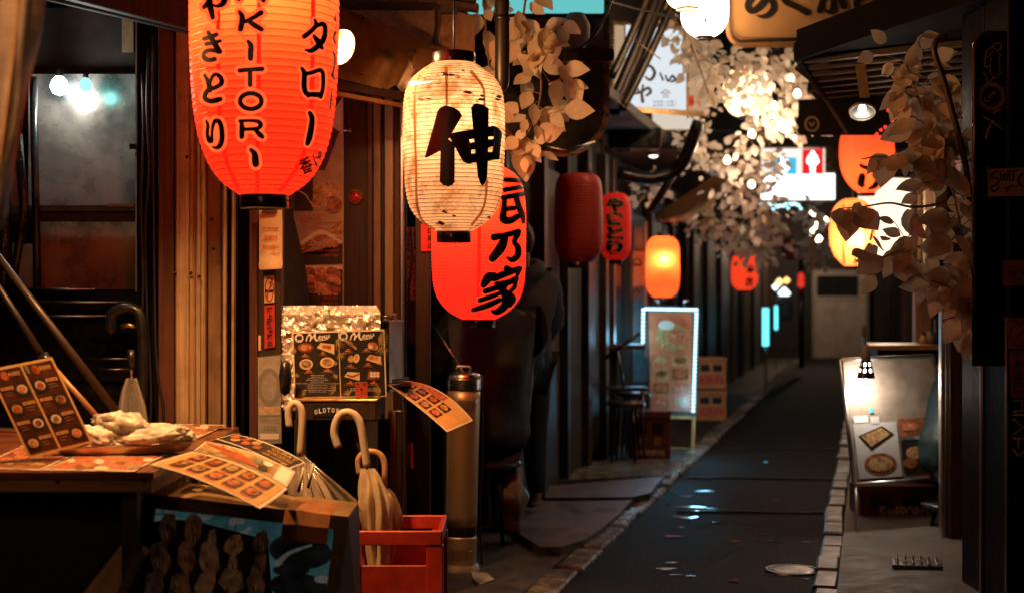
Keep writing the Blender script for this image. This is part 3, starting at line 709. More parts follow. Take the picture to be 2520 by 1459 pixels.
# vertical seams of the vinyl
for pts in ([(568, -80), (567, 60), (567, 180), (570, 280), (577, 350), (592, 410), (618, 470)], [(638, -80), (637, 80), (637, 200), (634, 330), (633, 420), (634, 474)], [(772, -80), (770, 60), (768, 200), (763, 290), (750, 370), (720, 430), (688, 472)]):
    mb = MB(); mb.stroke(SB, [(x - (30 if pts[0][0] == 568 else 0) , y, 10) for x, y in pts], seam_red, .0032, caps=False); mb.build('seam', big)
for (x, y) in ((631, 494), (709, 493)):
    p = W(x, y, 5.2 - math.sqrt(max(0, 60 ** 2 - (x - 656) ** 2)) / F * 5.2); MB().lathe([(.001, -.006), (.004, -.005), (.006, 0)], steel, p, 10, axis=(0, 1, 0)).build('rivet', big)
mb = MB()
for i in range(9): mb.lathe([(.0005, -.0035), (.0032, 0), (.0005, .0035)], steel, W(717, 480 + i * 4.2, 5.15), 8)
mb.build('pull_chain', big)

# ---- cream paper lantern with 伸
cream_paper = paper('cream_lantern_paper', (.95, .64, .36), .78, ((1, .50, .2), .22), .6, stain=(.42, .17, .04), stain_amt=.53, scale=13)
rib_wire = M('rib_wire', (.10, .045, .015), .6)
prof = [(158, 54), (166, 66), (180, 86), (198, 104), (225, 118), (270, 124), (340, 125), (400, 123), (460, 119), (500, 112), (530, 96), (552, 72), (568, 46)]
wl_, SW, radW, zsW, cW = lantern('cream_paper_lantern', 'cream ribbed paper lantern with one big black character and a torn shoulder', 1117, 6.0, prof, cream_paper, (1060, 1166, 131, 159), (1084, 1168, 570, 597), cap_lacquer, ribs=46, bulge=.002, seg=64,
      bulb=(320, 3.6, (1.0, .74, .50), .05), rib_m=rib_wire)
t3 = T(1080, 130, 3.6475)
K_ = MB()
for i, pol in enumerate(([(415, 625), (450, 595), (490, 578), (560, 592), (625, 628), (658, 680), (640, 710), (610, 735), (575, 810), (540, 880), (505, 935), (470, 990), (440, 1025), (400, 1050), (350, 1075), (300, 1098), (285, 1092), (320, 1040), (370, 960), (405, 880), (425, 790), (435, 720), (437, 655)],
            [(445, 930), (520, 915), (585, 960), (582, 1340), (560, 1365), (520, 1385), (470, 1370), (435, 1335), (440, 1100)],
            [(745, 600), (770, 570), (800, 555), (870, 572), (920, 605), (922, 640), (915, 760), (915, 1130), (905, 1290), (880, 1355), (860, 1378), (835, 1350), (812, 1280), (803, 1130), (800, 800), (788, 700), (775, 635)],
            [(530, 890), (560, 850), (620, 838), (700, 845), (780, 825), (860, 800), (960, 778), (1000, 790), (1045, 830), (1052, 872), (990, 862), (920, 868), (800, 890), (730, 905), (700, 920), (600, 925)],
            [(530, 892), (600, 870), (720, 880), (735, 950), (750, 1060), (760, 1130), (715, 1158), (670, 1140), (645, 1100), (620, 1020), (590, 930)],
            [(975, 800), (1050, 840), (1053, 870), (1035, 990), (1028, 1115), (950, 1120), (958, 1040), (972, 900)],
            [(730, 955), (850, 945), (980, 910), (968, 985), (850, 1010), (745, 1022)],
            [(680, 1062), (760, 1065), (960, 1038), (1030, 1040), (1026, 1112), (900, 1125), (800, 1130), (715, 1158), (660, 1130)])):
    K_.poly(SW, t3(pol), ink, .0045 + i * .0003, step=6)
K_.build('lettering', wl_)
tear = MB(); tear.poly(SW, t3([(120, 345), (150, 332), (230, 336), (300, 342), (362, 338), (330, 352), (250, 360), (190, 372), (140, 384), (130, 372)]), E('bare_bulb_glow', (1, .86, .68), 2.2), .003, step=5); tear.build('torn_opening', wl_)
tape = M('old_seam_tape', (.16, .09, .04), .6, var=.5, scale=60)
seam_c = paper('seam_strip', (.55, .30, .10), .7, None, .6)
for pts in ([(1035, 185), (1022, 215), (1020, 260), (1021, 330), (1024, 420), (1026, 500), (1040, 545), (1070, 566)], [(1098, 165), (1099, 215), (1100, 290), (1104, 330)], [(1158, 175), (1188, 215), (1192, 255), (1194, 300)], [(1196, 440), (1196, 480), (1186, 520), (1160, 555)]):
    mb = MB(); mb.stroke(SW, [(x, y, 6 if k else 9) for k, (x, y) in enumerate(pts)], seam_c, .0022, caps=False); mb.build('seam', wl_)
mb = MB(); rnd = random.Random(5)
for i in range(26):                                    # peeled, browned paper scraps near the shoulder
    a = rnd.uniform(-.95, .95); y = rnd.uniform(164, 250) if i < 20 else rnd.uniform(515, 560)
    r_ = 70 + (y - 164) * .62 if y < 250 else 95
    x = 1117 + r_ * math.sin(a * 1.35)
    w = rnd.uniform(5, 15); mb.poly(SW, [(x - w, y), (x - w * .2, y - rnd.uniform(1, 5)), (x + w, y + rnd.uniform(-2, 2)), (x + w * .4, y + rnd.uniform(2, 5))], tape, .0035 + i * .0001)
mb.build('paper_scraps', wl_, kind='stuff')
MB().tube([W(1126 + 6 * math.cos(k * .5), 603 + 6 * math.sin(k * .5), 5.9) for k in range(13)], .0012, steel, 5).build('wire_loop', wl_)

# ---- second red lantern (乃家)
red2 = paper('red_lantern_vinyl_soft', (1.0, .07, .025), .8, ((1, .032, .022), .42), .35, var=.05)
halo2 = paper('orange_letter_border_soft', (1.0, .30, .08), .8, ((1, .16, .04), .22), .5)
prof = [(408, 50), (416, 70), (432, 92), (460, 108), (510, 115), (590, 116), (670, 114), (715, 108), (745, 94), (768, 72), (785, 42)]
r2, S2, *_ = lantern('red_paper_lantern', 'red lantern with black vertical characters half hidden behind the cream lantern', 1178, 6.6, prof, red2, (1130, 1222, 380, 410), (1118, 1200, 785, 806), cap_lacquer, ribs=54, bulge=.0024, seg=64, bulb=(500, 4.5, (1, .62, .3), .02))
t4 = T(1150, 450, 3.242)
L2 = [[[(740, 132, 42), (880, 138, 46)], [(735, 222, 42), (880, 196, 42)], [(720, 290, 46), (905, 256, 46)], [(830, 270, 50), (862, 380, 52), (890, 450, 50), (900, 505, 30)], [(732, 310, 42), (726, 400, 52), (722, 478, 70), (780, 492, 62), (850, 455, 50)], [(732, 392, 42), (820, 382, 42)]],
      [[(640, 640, 64), (720, 625, 50), (855, 592, 52)], [(735, 645, 64), (700, 730, 86), (625, 825, 70)], [(850, 612, 50), (818, 678, 44), (850, 730, 54), (848, 800, 58), (800, 838, 52), (757, 820, 22)]],
      [[(752, 918, 60), (790, 935, 52)], [(545, 1060, 56), (590, 995, 86), (640, 975, 56)], [(640, 1002, 60), (760, 952, 60), (866, 915, 46)], [(860, 930, 46), (845, 968, 36)], [(662, 1052, 46), (760, 1040, 54), (836, 1004, 48)], [(562, 1115, 48), (680, 1080, 48), (738, 1070, 44)],
       [(700, 1092, 54), (740, 1160, 70), (736, 1240, 74), (665, 1298, 58), (622, 1290, 28)], [(514, 1195, 42), (620, 1160, 44), (690, 1132, 34)], [(456, 1280, 42), (580, 1240, 54), (688, 1192, 44)], [(742, 1112, 40), (790, 1180, 88), (782, 1238, 40)], [(830, 1012, 44), (820, 1078, 40), (792, 1108, 38)]]]
for strokes in L2:
    mb = MB()
    for i, st in enumerate(strokes): mb.stroke(S2, t4(st), halo2, .004 + i * .0001, grow=6)
    for i, st in enumerate(strokes): mb.stroke(S2, t4(st), ink, .0056 + i * .0002)
    mb.build('lettering', r2)
mb = MB(); mb.stroke(S2, [(1179, 470, 8), (1179, 600, 8), (1178, 700, 8), (1177, 780, 8)], seam_red, .003, caps=False); mb.build('seam', r2)

# ---- dim red lantern and small yakitori lantern farther left
dim_red = M('unlit_red_vinyl', (.46, .035, .025), .5, var=.12, scale=10)
prof = [(428, 34), (436, 48), (456, 56), (500, 59), (560, 60), (600, 58), (628, 50), (645, 34)]
d1, *_ = lantern('dim_red_lantern', 'plain unlit dull red lantern hanging left of the small yakitori lantern', 1424, 9.6, prof, dim_red, None, (1396, 1452, 645, 660), cap_lacquer, ribs=34, bulge=.003, seg=48)
MB().tube([W(1452, 400, 9.5), W(1452, 432, 9.5)], .006, cream_wood, 8).build('hook', d1)
yk_red = paper('small_lantern_red', (.8, .05, .03), .5, ((1, .03, .02), .14), .5)
prof = [(476, 18), (484, 30), (505, 37), (560, 38), (610, 37), (630, 30), (640, 20)]
y1, SY1, *_ = lantern('small_yakitori_lantern', 'small narrow red lantern lettered やきとり beside the unlit one', 1515, 10.6, prof, yk_red, None, (1498, 1532, 640, 650), cap_lacquer, ribs=24, bulge=.003, seg=40)
pale_edge = M('letter_border_cream', (.62, .36, .2), .6)
mb = MB()
for i, ch in enumerate('やきとり'):
    y0 = 488 + i * 35
    for dx, dy in ((-2.5, 0), (2.5, 0), (0, 2.5), (0, -2.5)): mb.text(SY1, ch, 1492 + dx, y0 + dy, 1534 + dx, y0 + 33 + dy, pale_edge, .004 + .0001 * dx, .06)
    mb.text(SY1, ch, 1492, y0, 1534, y0 + 33, ink, .0065, .055)
mb.build('lettering', y1)

# ---- lit orange lantern over the menu sign
or_paper = paper('orange_lantern_paper', (1.0, .20, .05), .85, ((1, .15, .03), .40), .5, var=.04)
prof = [(582, 20), (588, 30), (602, 39), (640, 41.5), (690, 41), (716, 36), (732, 22)]
o1, *_ = lantern('orange_paper_lantern', 'bright plain orange lantern glowing above the light-edged menu sign', 1631, 13.2, prof, or_paper, (1616, 1646, 574, 583), (1616, 1646, 733, 740), cap_lacquer, ribs=26, bulge=.002, seg=40, bulb=(640, 5, (1, .66, .36), .128))

# ---- lanterns on the right and far away
rr = paper('red_orange_vinyl', (1.0, .13, .035), .8, ((1, .10, .03), .5), .4)
prof = [(300, 30), (310, 50), (335, 62), (375, 66), (415, 62), (442, 51), (462, 36), (475, 18)]
o2, SO2, *_ = lantern('red_orange_lantern', 'red-orange lantern with a black curl character above the pale orange lantern on the right', 2133, 11.4, prof, rr, (2100, 2166, 288, 301), (2112, 2154, 475, 483), cap_lacquer, ribs=30, bulge=.003, seg=48, bulb=(420, 3.5, (1, .6, .3), .03))
mb = MB(); t9 = T(2092, 0, 2.7014)
for i, st in enumerate(([(690, 1220, 30), (740, 1240, 34), (800, 1222, 26)], [(700, 1300, 52), (690, 1350, 56), (700, 1365, 40)], [(790, 1290, 40), (815, 1330, 44), (790, 1372, 40), (750, 1390, 20)])): mb.stroke(SO2, t9(st), ink, .005 + i * .0003)
mb.build('lettering', o2)
pale_or = paper('pale_orange_paper', (1.0, .36, .12), .85, ((1, .24, .06), .55), .5)
prof = [(490, 18), (500, 36), (525, 50), (570, 56), (608, 52), (634, 40), (655, 18)]
o3, SO3, *_ = lantern('pale_orange_lantern', 'pale orange ribbed lantern hanging below the red-orange one on the right', 2098, 12.0, prof, pale_or, None, (2074, 2122, 655, 663), cap_lacquer, ribs=10, bulge=.004, seg=48, bulb=(590, 8, (1, .7, .4), .15))
mb = MB()
for (x, w) in ((2076, 4), (2104, 4), (2130, 4)): mb.stroke(SO3, [(x, 505, w), (x - 1, 580, w), (x + 1, 648, w)], seam_red, .006)
mb.stroke(SO3, [(2142, 520, 8), (2150, 550, 8), (2142, 590, 8)], ink, .007); mb.stroke(SO3, [(2128, 620, 7), (2140, 600, 8), (2148, 622, 8), (2134, 634, 7)], ink, .0075); mb.build('lettering', o3)
prof = [(618, 14), (628, 26), (650, 32), (690, 32), (705, 26), (714, 14)]
f1, SF1, *_ = lantern('small_red_lantern', 'small square-shouldered red lantern below the far garland', 1832, 17.5, prof, rr, None, (1818, 1846, 714, 719), cap_lacquer, ribs=10, bulge=.004, seg=32)
mb = MB(); mb.text(SF1, '本', 1836, 650, 1856, 674, ink, .005, .03); mb.text(SF1, '店', 1834, 682, 1854, 706, ink, .005, .03); mb.build('lettering', f1)
prof = [(586, 6), (592, 15), (612, 21), (630, 16), (640, 7)]
f2_, *_ = lantern('tiny_red_lantern', 'tiny dull red ball lantern far down the alley', 1944, 22, prof, M('dull_red', (.4, .04, .03), .5), None, None, cap_lacquer, ribs=8, seg=24)
# white lit lanterns at the top centre
wh_soft = paper('soft_white_lantern_paper', (.95, .66, .40), .8, ((1, .58, .28), 3.0), .6)
wh = paper('white_lantern_paper', (.95, .78, .58), .8, ((1, .68, .40), 9.0), .6)
prof = [(-120, 30), (-100, 44), (-40, 52), (0, 50), (12, 42), (20, 26)]
lantern('white_lit_lantern', 'white lit lantern cut off at the top left of the lettered one', 1692, 9.0, prof, wh, None, (1664, 1722, 20, 26), cap_lacquer, ribs=10, seg=32)
prof = [(-120, 30), (-90, 52), (20, 58), (60, 54), (84, 36), (90, 24)]
h2, SH2, *_ = lantern('lettered_white_lantern', 'bright white lit lantern with brown lettering beside the big cream sign', 1734, 9.2, prof, wh, None, (1712, 1756, 90, 97), cap_lacquer, ribs=10, seg=36, bulb=(20, 6, (1, .75, .5), .1))
brown_ink = M('brown_ink', (.12, .05, .02), .6)
mb = MB(); mb.text(SH2, '搾り', 1724, 18, 1772, 36, brown_ink, .006, .02); mb.stroke(SH2, [(1734, 44, 3), (1737, 52, 8), (1731, 57, 2)], brown_ink, .006); mb.stroke(SH2, [(1690, 26, 6), (1722, 26, 6)], brown_ink, .006); mb.build('lettering', h2)
prof = [(170, 30), (185, 48), (220, 58), (255, 54), (278, 38), (286, 24)]
h3, *_ = lantern('leaf_hidden_lantern', 'glaring warm white lantern seen through the middle of the leaves', 1838, 13.5, prof, wh_soft, None, (1818, 1858, 286, 292), cap_lacquer, ribs=9, bulge=.006, seg=36, bulb=(230, 8, (1, .72, .42), .1))

# ---- added fill lantern out of view, standing for a row behind the viewer
def make_fill_lantern(label, loc, r, h, m):
    t = thing('fill_lantern', label, 'lantern', loc, 'added fill lanterns'); n = 30
    MB().lathe([(r * (.45 + .55 * math.sin(math.pi * min(1, max(0, .12 + .76 * i / n))) ** .5) + (.003 if i % 2 else 0), -h / 2 + h * i / n) for i in range(n + 1)], m, loc, 40).build('paper_body', t)
    for z in (-h / 2, h / 2): MB().lathe([(.001, -.02), (r * .5, -.02), (r * .5, .02), (.001, .02)], cap_lacquer, Vector(loc) + Vector((0, 0, z)), 24).build('ring', t)
    MB().tube([Vector(loc) + Vector((0, 0, h / 2)), Vector(loc) + Vector((0, 0, h / 2 + .5))], .004, cable_mat, 6).build('hanging_wire', t)
fill_paper = paper('fill_lantern_paper', (.95, .55, .25), .6, ((1, .56, .27), 5.4), .6)
make_fill_lantern('warm paper lantern on the left shop at the viewer\'s back', (-1.32, 2.5, 2.1), .2, .55, fill_paper)
# ================================================================== lamps over the stall
glow_warm = E('lit_bulb', (1, .78, .5), 14)
brass = M('aged_brass', (.55, .36, .15), .32, 1.0, var=.2, rvar=.1)
white_enamel = M('white_enamel', (.7, .62, .5), .3, var=.05)
def shade_lamp(name, label, p, axis, r, power, spot, aim, m_out, parent_cord=None, col=WARM, cone=None):
    t = thing(name, label, 'lamp', p); ax = Vector(axis).normalized(); p = Vector(p)
    MB().lathe([(r * .12, 1.25 * r), (r * .3, 1.2 * r), (r * .36, .9 * r), (r * .62, .6 * r), (r * .9, .2 * r), (r, 0), (r * .97, 0), (r * .86, .2 * r), (r * .58, .58 * r), (r * .3, .86 * r)], m_out, p, 32, axis=-ax).build('shade', t)
    MB().lathe([(r * .93, -.006), (r * 1.02, -.006), (r * 1.02, .008), (r * .93, .008)], white_enamel, p, 32, axis=-ax).build('rim', t)
    MB().lathe([(.001, .0), (r * .2, .04 * r), (r * .3, r * .2), (r * .22, r * .45), (r * .12, r * .6)], E(name + '_bulb_glass', (col[0], col[1] * 1.2, col[2] * 1.5), 9), p - ax * r * .1, 20, axis=-ax).build('bulb', t)
    lamp('bulb_light', p + ax * .02, power, col, t, .04, cone, p + ax * 2, .7)
    if parent_cord: MB().tube([p - ax * r * 1.2] + [Vector(q) for q in parent_cord], .006, cable_mat, 8).build('cord', t)
    return t
pl = W(838, 116, 6.05)
shade_lamp('pendant_lamp', 'bell shaped brass lamp with a glowing rim behind the big red lantern', pl, (.74, -.56, -.36), .078, 84, 172, None, brass, [pl + Vector((-.09, .05, .18)), pl + Vector((-.10, .05, .6))])
pt = Vector((-1.42, 5.15, 2.66))
shade_lamp('table_lamp', 'hanging shade lamp above the menu table', pt, (.06, -.02, -1), .10, 320, 140, None, brass, [pt + Vector((0, 0, .2))], cone=112)

# ================================================================== kitchen window at the far left
kw = thing('kitchen_window', 'grimy left kitchen window with smeared steel panel and black bars', 'window', W(200, 720, 6.6))
smear = M('smeared_steel', (.20, .185, .17), .26, .35, var=.55, scale=4.0, rvar=.17, detail=9, bump=.05)
def q(name, x0, y0, x1, y1, Y, t, m, parent, h=0.0): return MB().slab(at_depth(Y), [(x0, y0), (x1, y0), (x1, y1), (x0, y1)], t, m, h).build(name, parent)
q('steel_panel', 70, 183, 336, 506, 6.70, .01, smear, kw)
q('upper_panel', 60, 20, 332, 182, 6.9, .01, M('sooty_panel', (.022, .016, .012), .6, var=.6, scale=6), kw)
q('pale_strip', 300, 40, 328, 130, 6.88, .01, tan_board, kw)
q('lower_pane', 96, 546, 336, 712, 6.68, .008, M('grimy_glass', (.26, .17, .10), .3, var=.6, scale=5, col2=(.46, .31, .19), rvar=.1), kw)
q('side_pane', 30, 600, 82, 712, 6.75, .008, tan_board, kw)
q('red_side_panel', 28, 420, 90, 545, 6.78, .01, red_wood, kw)
q('sill_rail', 20, 507, 337, 520, 6.58, .05, dark_wood, kw); q('sill_rail', 20, 524, 337, 544, 6.60, .05, black_wood, kw)
MB().bar(W(265, 505, 6.56), W(330, 506, 6.56), .012, .02, tan_board).build('tape_strip', kw)
for pts in (([(82, 190), (92, 720)], 20), ([(44, 330), (60, 520), (28, 720)], 22), ([(10, 500), (8, 720)], 26)):
    P, w = pts; MB().tube([W(x, y, 6.5) for x, y in P], w / 2 / F * 6.5, black_plastic, 8).build('bar', kw)
q('steel_edge', 333, 40, 337, 760, 6.55, .02, alu, kw)
q('latch', 318, 354, 335, 368, 6.53, .02, black_plastic, kw)
cool = E('cool_reflection', (.75, .95, 1.0), 12); teal = E('teal_reflection', (.15, .75, .72), 3.2)  # glowing balls stand in for lamp reflections in the steel panel
for nm, lab, x, y, m, col, p in (('white_reflection_bulb', 'round white glowing ball standing for a lamp reflection in the smeared kitchen window', 146, 214, cool, (1, .93, .82), 6), ('teal_reflection_bulb', 'small teal glowing ball standing for a reflection, right of the white one in the kitchen window', 211, 211, teal, (.2, .9, .85), .8)):
    t = thing(nm, lab, 'bulb', W(x, y, 6.6)); r_ = .043 if nm == 'white_reflection_bulb' else .03
    MB().lathe([(.001, -r_), (r_ * .7, -r_ * .7), (r_, 0), (r_ * .75, r_ * .7), (r_ * .4, r_ * 1.1)], m, W(x, y, 6.6), 20).build('glass', t)
    MB().lathe([(r_ * .42, r_ * 1.1), (r_ * .42, r_ * 1.9), (.001, r_ * 1.9)], steel_dark, W(x, y, 6.6), 14).build('socket', t)
    lamp('bulb_light', W(x, y + 2, 6.5), p, col, t, .03)
# cooking range below the window
rg = thing('kitchen_range', 'black greasy cooking range with steel rails below the window', 'kitchen range', W(160, 1000, 6.5))
black_metal = M('greasy_black_metal', (.012, .011, .011), .22, .6, var=.4, rvar=.1)
for k, (y0, y1, Y) in enumerate(((718, 742, 6.52), (744, 768, 6.50), (771, 940, 6.55), (945, 1110, 6.5))): q('panel', -30, y0, 345, y1, Y, .08, black_metal, rg)
for (x0, x1, y, Y) in ((40, 235, 712, 6.45), (0, 335, 744, 6.46), (0, 276, 778, 6.44), (200, 340, 883, 6.45), (230, 320, 909, 6.44)):
    MB().tube([W(x0, y, Y), W(x1, y, Y)], .006, steel_dark, 8).build('rail', rg)
MB().tube(smooth_pts([W(272, 820, 6.4), W(276, 775, 6.4), W(310, 758, 6.4), W(344, 775, 6.4), W(352, 850, 6.4), W(350, 1000, 6.4)]), .026, black_plastic, 12).build('hose', rg)
MB().tube([W(300, 805, 6.42), W(318, 800, 6.42), W(338, 806, 6.42)], [.016, .012, .01], brass, 10).build('gas_tap', rg)
MB().lathe([(.02, -.05), (.05, -.02), (.055, .03), (.03, .05)], steel_dark, W(85, 955, 6.2), 16).build('pot_lid', rg)
# two leaning poles
MB().tube([W(-60, 560, 5.9), W(300, 1030, 5.9)], .017, M('brown_pole', (.03, .018, .01), .45, coat=.1), 10).build('leaning_pole', None, 'upper dark pole leaning diagonally across the kitchen range', 'pole')
lp = thing('leaning_pole', 'lower pole with a black clamp leaning across the kitchen range', 'pole', W(120, 850, 5.8))
MB().tube([W(-60, 620, 5.8), W(118, 895, 5.8)], .014, cable_mat, 10).build('sleeve', lp)
MB().tube([W(110, 880, 5.8), W(270, 1060, 5.8)], .012, M('tan_pole', (.30, .17, .07), .3, coat=.3), 10).build('shaft', lp)
MB().tube([W(104, 872, 5.8), W(120, 899, 5.8)], .024, black_plastic, 10).build('clamp', lp)
# clear wrapped umbrella at the wall
cu = thing('wrapped_umbrella', 'folded umbrella in clear wrap standing by the kitchen range', 'umbrella', W(322, 1120, 6.2))
MB().tube([W(322, 860, 6.2), W(323, 905, 6.2)], .016, black_plastic, 12).build('handle', cu)
MB().tube([W(323, 905, 6.2), W(323, 935, 6.2)], .007, steel, 8).build('shaft', cu)
film = clear('clear_film', (.75, .72, .68), .13, .10)
def pleat(pts, rs, m, name, parent, pl=9, amp=.22, seg=54, squash=1.0):
    P = [Vector(p) for p in pts]; V = []; n = len(P)
    for i in range(n):
        for k in range(seg):
            t = 2 * math.pi * k / seg; r = rs[i] * (1 + amp * math.cos(pl * t + i * .25) + .06 * math.sin(3 * t + i))
            V.append(P[i] + Vector((r * math.cos(t), r * math.sin(t) * squash, 0)))
    Fs = [(i * seg + k, i * seg + (k + 1) % seg, (i + 1) * seg + (k + 1) % seg, (i + 1) * seg + k) for i in range(n - 1) for k in range(seg)]
    return MB().add(V, Fs, m, True).build(name, parent)
pleat([W(323, 930, 6.2), W(322, 960, 6.2), W(325, 1000, 6.2), W(330, 1050, 6.2), W(330, 1140, 6.2)], [.02, .035, .05, .055, .03], film, 'canopy', cu)

# ================================================================== vinyl curtain strip at the near left
vinyl = paper('aged_vinyl', (.60, .50, .38), .30, None, .35, var=.35, scale=7)
cv = thing('vinyl_curtain', 'hanging amber vinyl curtain strip with a thread grid at the left edge', 'curtain', W(20, 600, 3.3))
Pc = [[W(-60, -60, 3.4), W(30, -60, 3.28), W(112, -60, 3.34)], [W(-60, 220, 3.4), W(10, 220, 3.25), W(72, 220, 3.32)], [W(-70, 560, 3.4), W(-30, 560, 3.3), W(0, 560, 3.34)]]
SCv = patch(Pc); mb = MB(); V = []; n = 16
for hh in (0.0015, -.0015):
    for j in range(n + 1):
        for i in range(n + 1): V.append(SCv(i / n, j / n, hh + .006 * math.sin(i * 1.3) * math.sin(j * .5)))
k2 = (n + 1) ** 2
mb.add(V, [(j * (n + 1) + i, j * (n + 1) + i + 1, (j + 1) * (n + 1) + i + 1, (j + 1) * (n + 1) + i) for j in range(n) for i in range(n)] + [(k2 + j * (n + 1) + i, k2 + (j + 1) * (n + 1) + i, k2 + (j + 1) * (n + 1) + i + 1, k2 + j * (n + 1) + i + 1) for j in range(n) for i in range(n)], vinyl, True).build('sheet', cv)
thread = M('curtain_thread', (.6, .36, .16), .5)
mb = MB()
for j in range(1, 16): mb.tube([SCv(i / 10, j / 16 + .01 * i / 10, .004 + .006 * math.sin(i / 10 * n * 1.3) * math.sin(j / 16 * n * .5)) for i in range(11)], .0012, thread, 4)
mb.build('threads', cv, kind='stuff')
mb = MB(); mb.tube([SCv(.62 - .03 * j / 10, j / 10, .006) for j in range(11)], .004, thread, 6); mb.build('hem', cv)

# ================================================================== menu table
tb = thing('menu_table', 'dark wooden table covered with laminated menus at the lower left', 'table', (-1.7, 5.3, 0))
ZTAB = .83; XR = W(378, 0, 4.62).x
Pt = [(-2.4, 4.62), (XR, 4.62), (XR - .03, 6.22), (-2.4, 6.22)]
def prism(pts, z0, z1, m, mt=None):
    mb = MB(); n = len(pts); top = [(x, y, z1) for x, y in pts]; bot = [(x, y, z0) for x, y in pts]
    mb.add(top, [tuple(range(n))], mt or m); mb.add(bot, [tuple(range(n))[::-1]], m)
    mb.add(bot + top, [(i, (i + 1) % n, n + (i + 1) % n, n + i) for i in range(n)], m); return mb
prism(Pt, ZTAB - .022, ZTAB, M('red_brown_tabletop', (.20, .07, .03), .28, var=.5, scale=6, coat=.4)).build('tabletop', tb)
prism([(-2.4, 4.63), (XR - .01, 4.63), (XR - .01, 4.66), (-2.4, 4.66)], ZTAB - .065, ZTAB - .023, M('apron_wood', (.26, .15, .07), .5, var=.3, stretch=(1.5, 30, 30), scale=2)).build('apron', tb)
prism([(XR - .05, 4.662), (XR - .02, 4.662), (XR - .02, 6.2), (XR - .05, 6.2)], ZTAB - .075, ZTAB - .023, tan_board).build('apron', tb)
for (x, y) in ((W(315, 0, 4.66).x, 4.70), (-2.3, 4.72), (XR - .07, 6.1), (-2.3, 6.1)): MB().box((x, y, .38), (.05, .05, .76), black_wood).build('leg', tb)
prism([(-2.4, 4.80), (W(330, 0, 4.8).x, 4.80), (W(330, 0, 4.8).x, 4.82), (-2.4, 4.82)], .02, ZTAB - .07, black_cloth_m).build('cloth_front', tb)
for (x) in (142, 355): MB().lathe([(.001, -.004), (.007, -.003), (.008, 0)], ink, W(x, 1183 if x < 200 else 1180, 4.628), 10, axis=(0, 1, 0)).build('screw', tb)
STb = plane((0, 0, ZTAB + .002), (0, 0, 1))
def flatsheet(name, label, pts, prints, h=.0):
    t = thing(name, label, 'menu', STb(*pts[0]))
    mb = MB(); mb.slab(STb, pts, .0012, gloss_card, h + .0022); mb.build('card', t)
    mb = MB(); c = (sum(p[0] for p in pts) / len(pts), sum(p[1] for p in pts) / len(pts))
    inn = [(c[0] + (x - c[0]) * .93, c[1] + (y - c[1]) * .90) for x, y in pts]
    mb.poly(STb, inn, prints[0], h + .003); rnd = random.Random(len(label))
    for k in range(16):
        a, b = rnd.random(), rnd.random(); p = (lerp(lerp(inn[0][0], inn[1][0], a), lerp(inn[3][0], inn[2][0], a), b), lerp(lerp(inn[0][1], inn[1][1], a), lerp(inn[3][1], inn[2][1], a), b))
        mb.disc(STb, p[0], p[1], rnd.uniform(10, 26), rnd.uniform(3, 8), prints[1 + k % (len(prints) - 1)], h + .0032 + k * .0001)
    mb.build('print', t); return t
flatsheet('laminated_menu', 'large laminated food photo menu lying at the front table edge', [(105, 1157), (328, 1161), (470, 1088), (238, 1100)], [food[2], food[1], food[0], food[3]])
flatsheet('laminated_menu', 'laminated menu lying under the right end of the oyster tray', [(335, 1089), (466, 1090), (556, 1047), (430, 1044)], [food[1], food[2], food[0], food[3]], .002)
flatsheet('laminated_menu', 'laminated menu lying flat at the left end of the table front', [(-60, 1152), (98, 1158), (215, 1104), (60, 1094)], [food[0], food[2], food[1]], .0)
# curved menus hanging over the table corner
def bentmenu(name, label, P, thick=.0015):
    t = thing(name, label, 'menu', P[0][0]); S = patch(P); mb = MB(); n = 14; V = []
    for hh in (0, -thick):
        for j in range(n + 1):
            for i in range(n + 1): V.append(S(i / n, j / n, hh))
    k2 = (n + 1) ** 2
    mb.add(V, [(j * (n + 1) + i, j * (n + 1) + i + 1, (j + 1) * (n + 1) + i + 1, (j + 1) * (n + 1) + i) for j in range(n) for i in range(n)] + [(k2 + j * (n + 1) + i, k2 + (j + 1) * (n + 1) + i, k2 + (j + 1) * (n + 1) + i + 1, k2 + j * (n + 1) + i + 1) for j in range(n) for i in range(n)], gloss_card, True)
    mb.build('card', t); return t, S
def w3(*a): return [[W(*p) for p in row] for row in a]
tan_print = M('tan_menu_print', (.60, .33, .11), .3, var=.1, scale=20)
red_print = M('red_dish_print', (.42, .05, .02), .3, var=.6, scale=60, col2=(.62, .18, .06), detail=8)
ma, SA = bentmenu('hanging_menu', 'laminated menu with two rows of photo tiles curling over the table corner', w3([(474, 1110, 5.05), (592, 1143, 5.0), (708, 1202, 4.85)], [(421, 1125, 4.9), (546, 1163, 4.85), (676, 1227, 4.72)], [(369, 1142, 4.72), (497, 1182, 4.68), (640, 1251, 4.6)]))
mb = MB(); mb.rect(SA, .03, .05, .97, .95, tan_print, .0015, .1)
for i in range(5):
    for j in range(2):
        u, v = .12 + i * .165, .10 + j * .42
        mb.rect(SA, u, v, u + .12, v + .32, menu_black, .003, .1); mb.disc(SA, u + .06, v + .16, .05, .12, (food[2], food[0], food[1], food[2], red_print)[(i + j) % 5], .0045, 12); mb.disc(SA, u + .07, v + .14, .025, .06, food[(i * 2 + j) % 3], .0055, 10)
        mb.rect(SA, u + .01, v + .34, u + .11, v + .37, red_ink, .003)
mb.build('print', ma)
mm, SM = bentmenu('hanging_menu', 'laminated menu showing red skewers behind the photo-tile menu', w3([(506, 1085, 5.3), (618, 1112, 5.25), (727, 1160, 5.12)], [(491, 1097, 5.22), (600, 1130, 5.17), (716, 1178, 5.02)], [(476, 1108, 5.12), (590, 1141, 5.07), (706, 1198, 4.92)]))
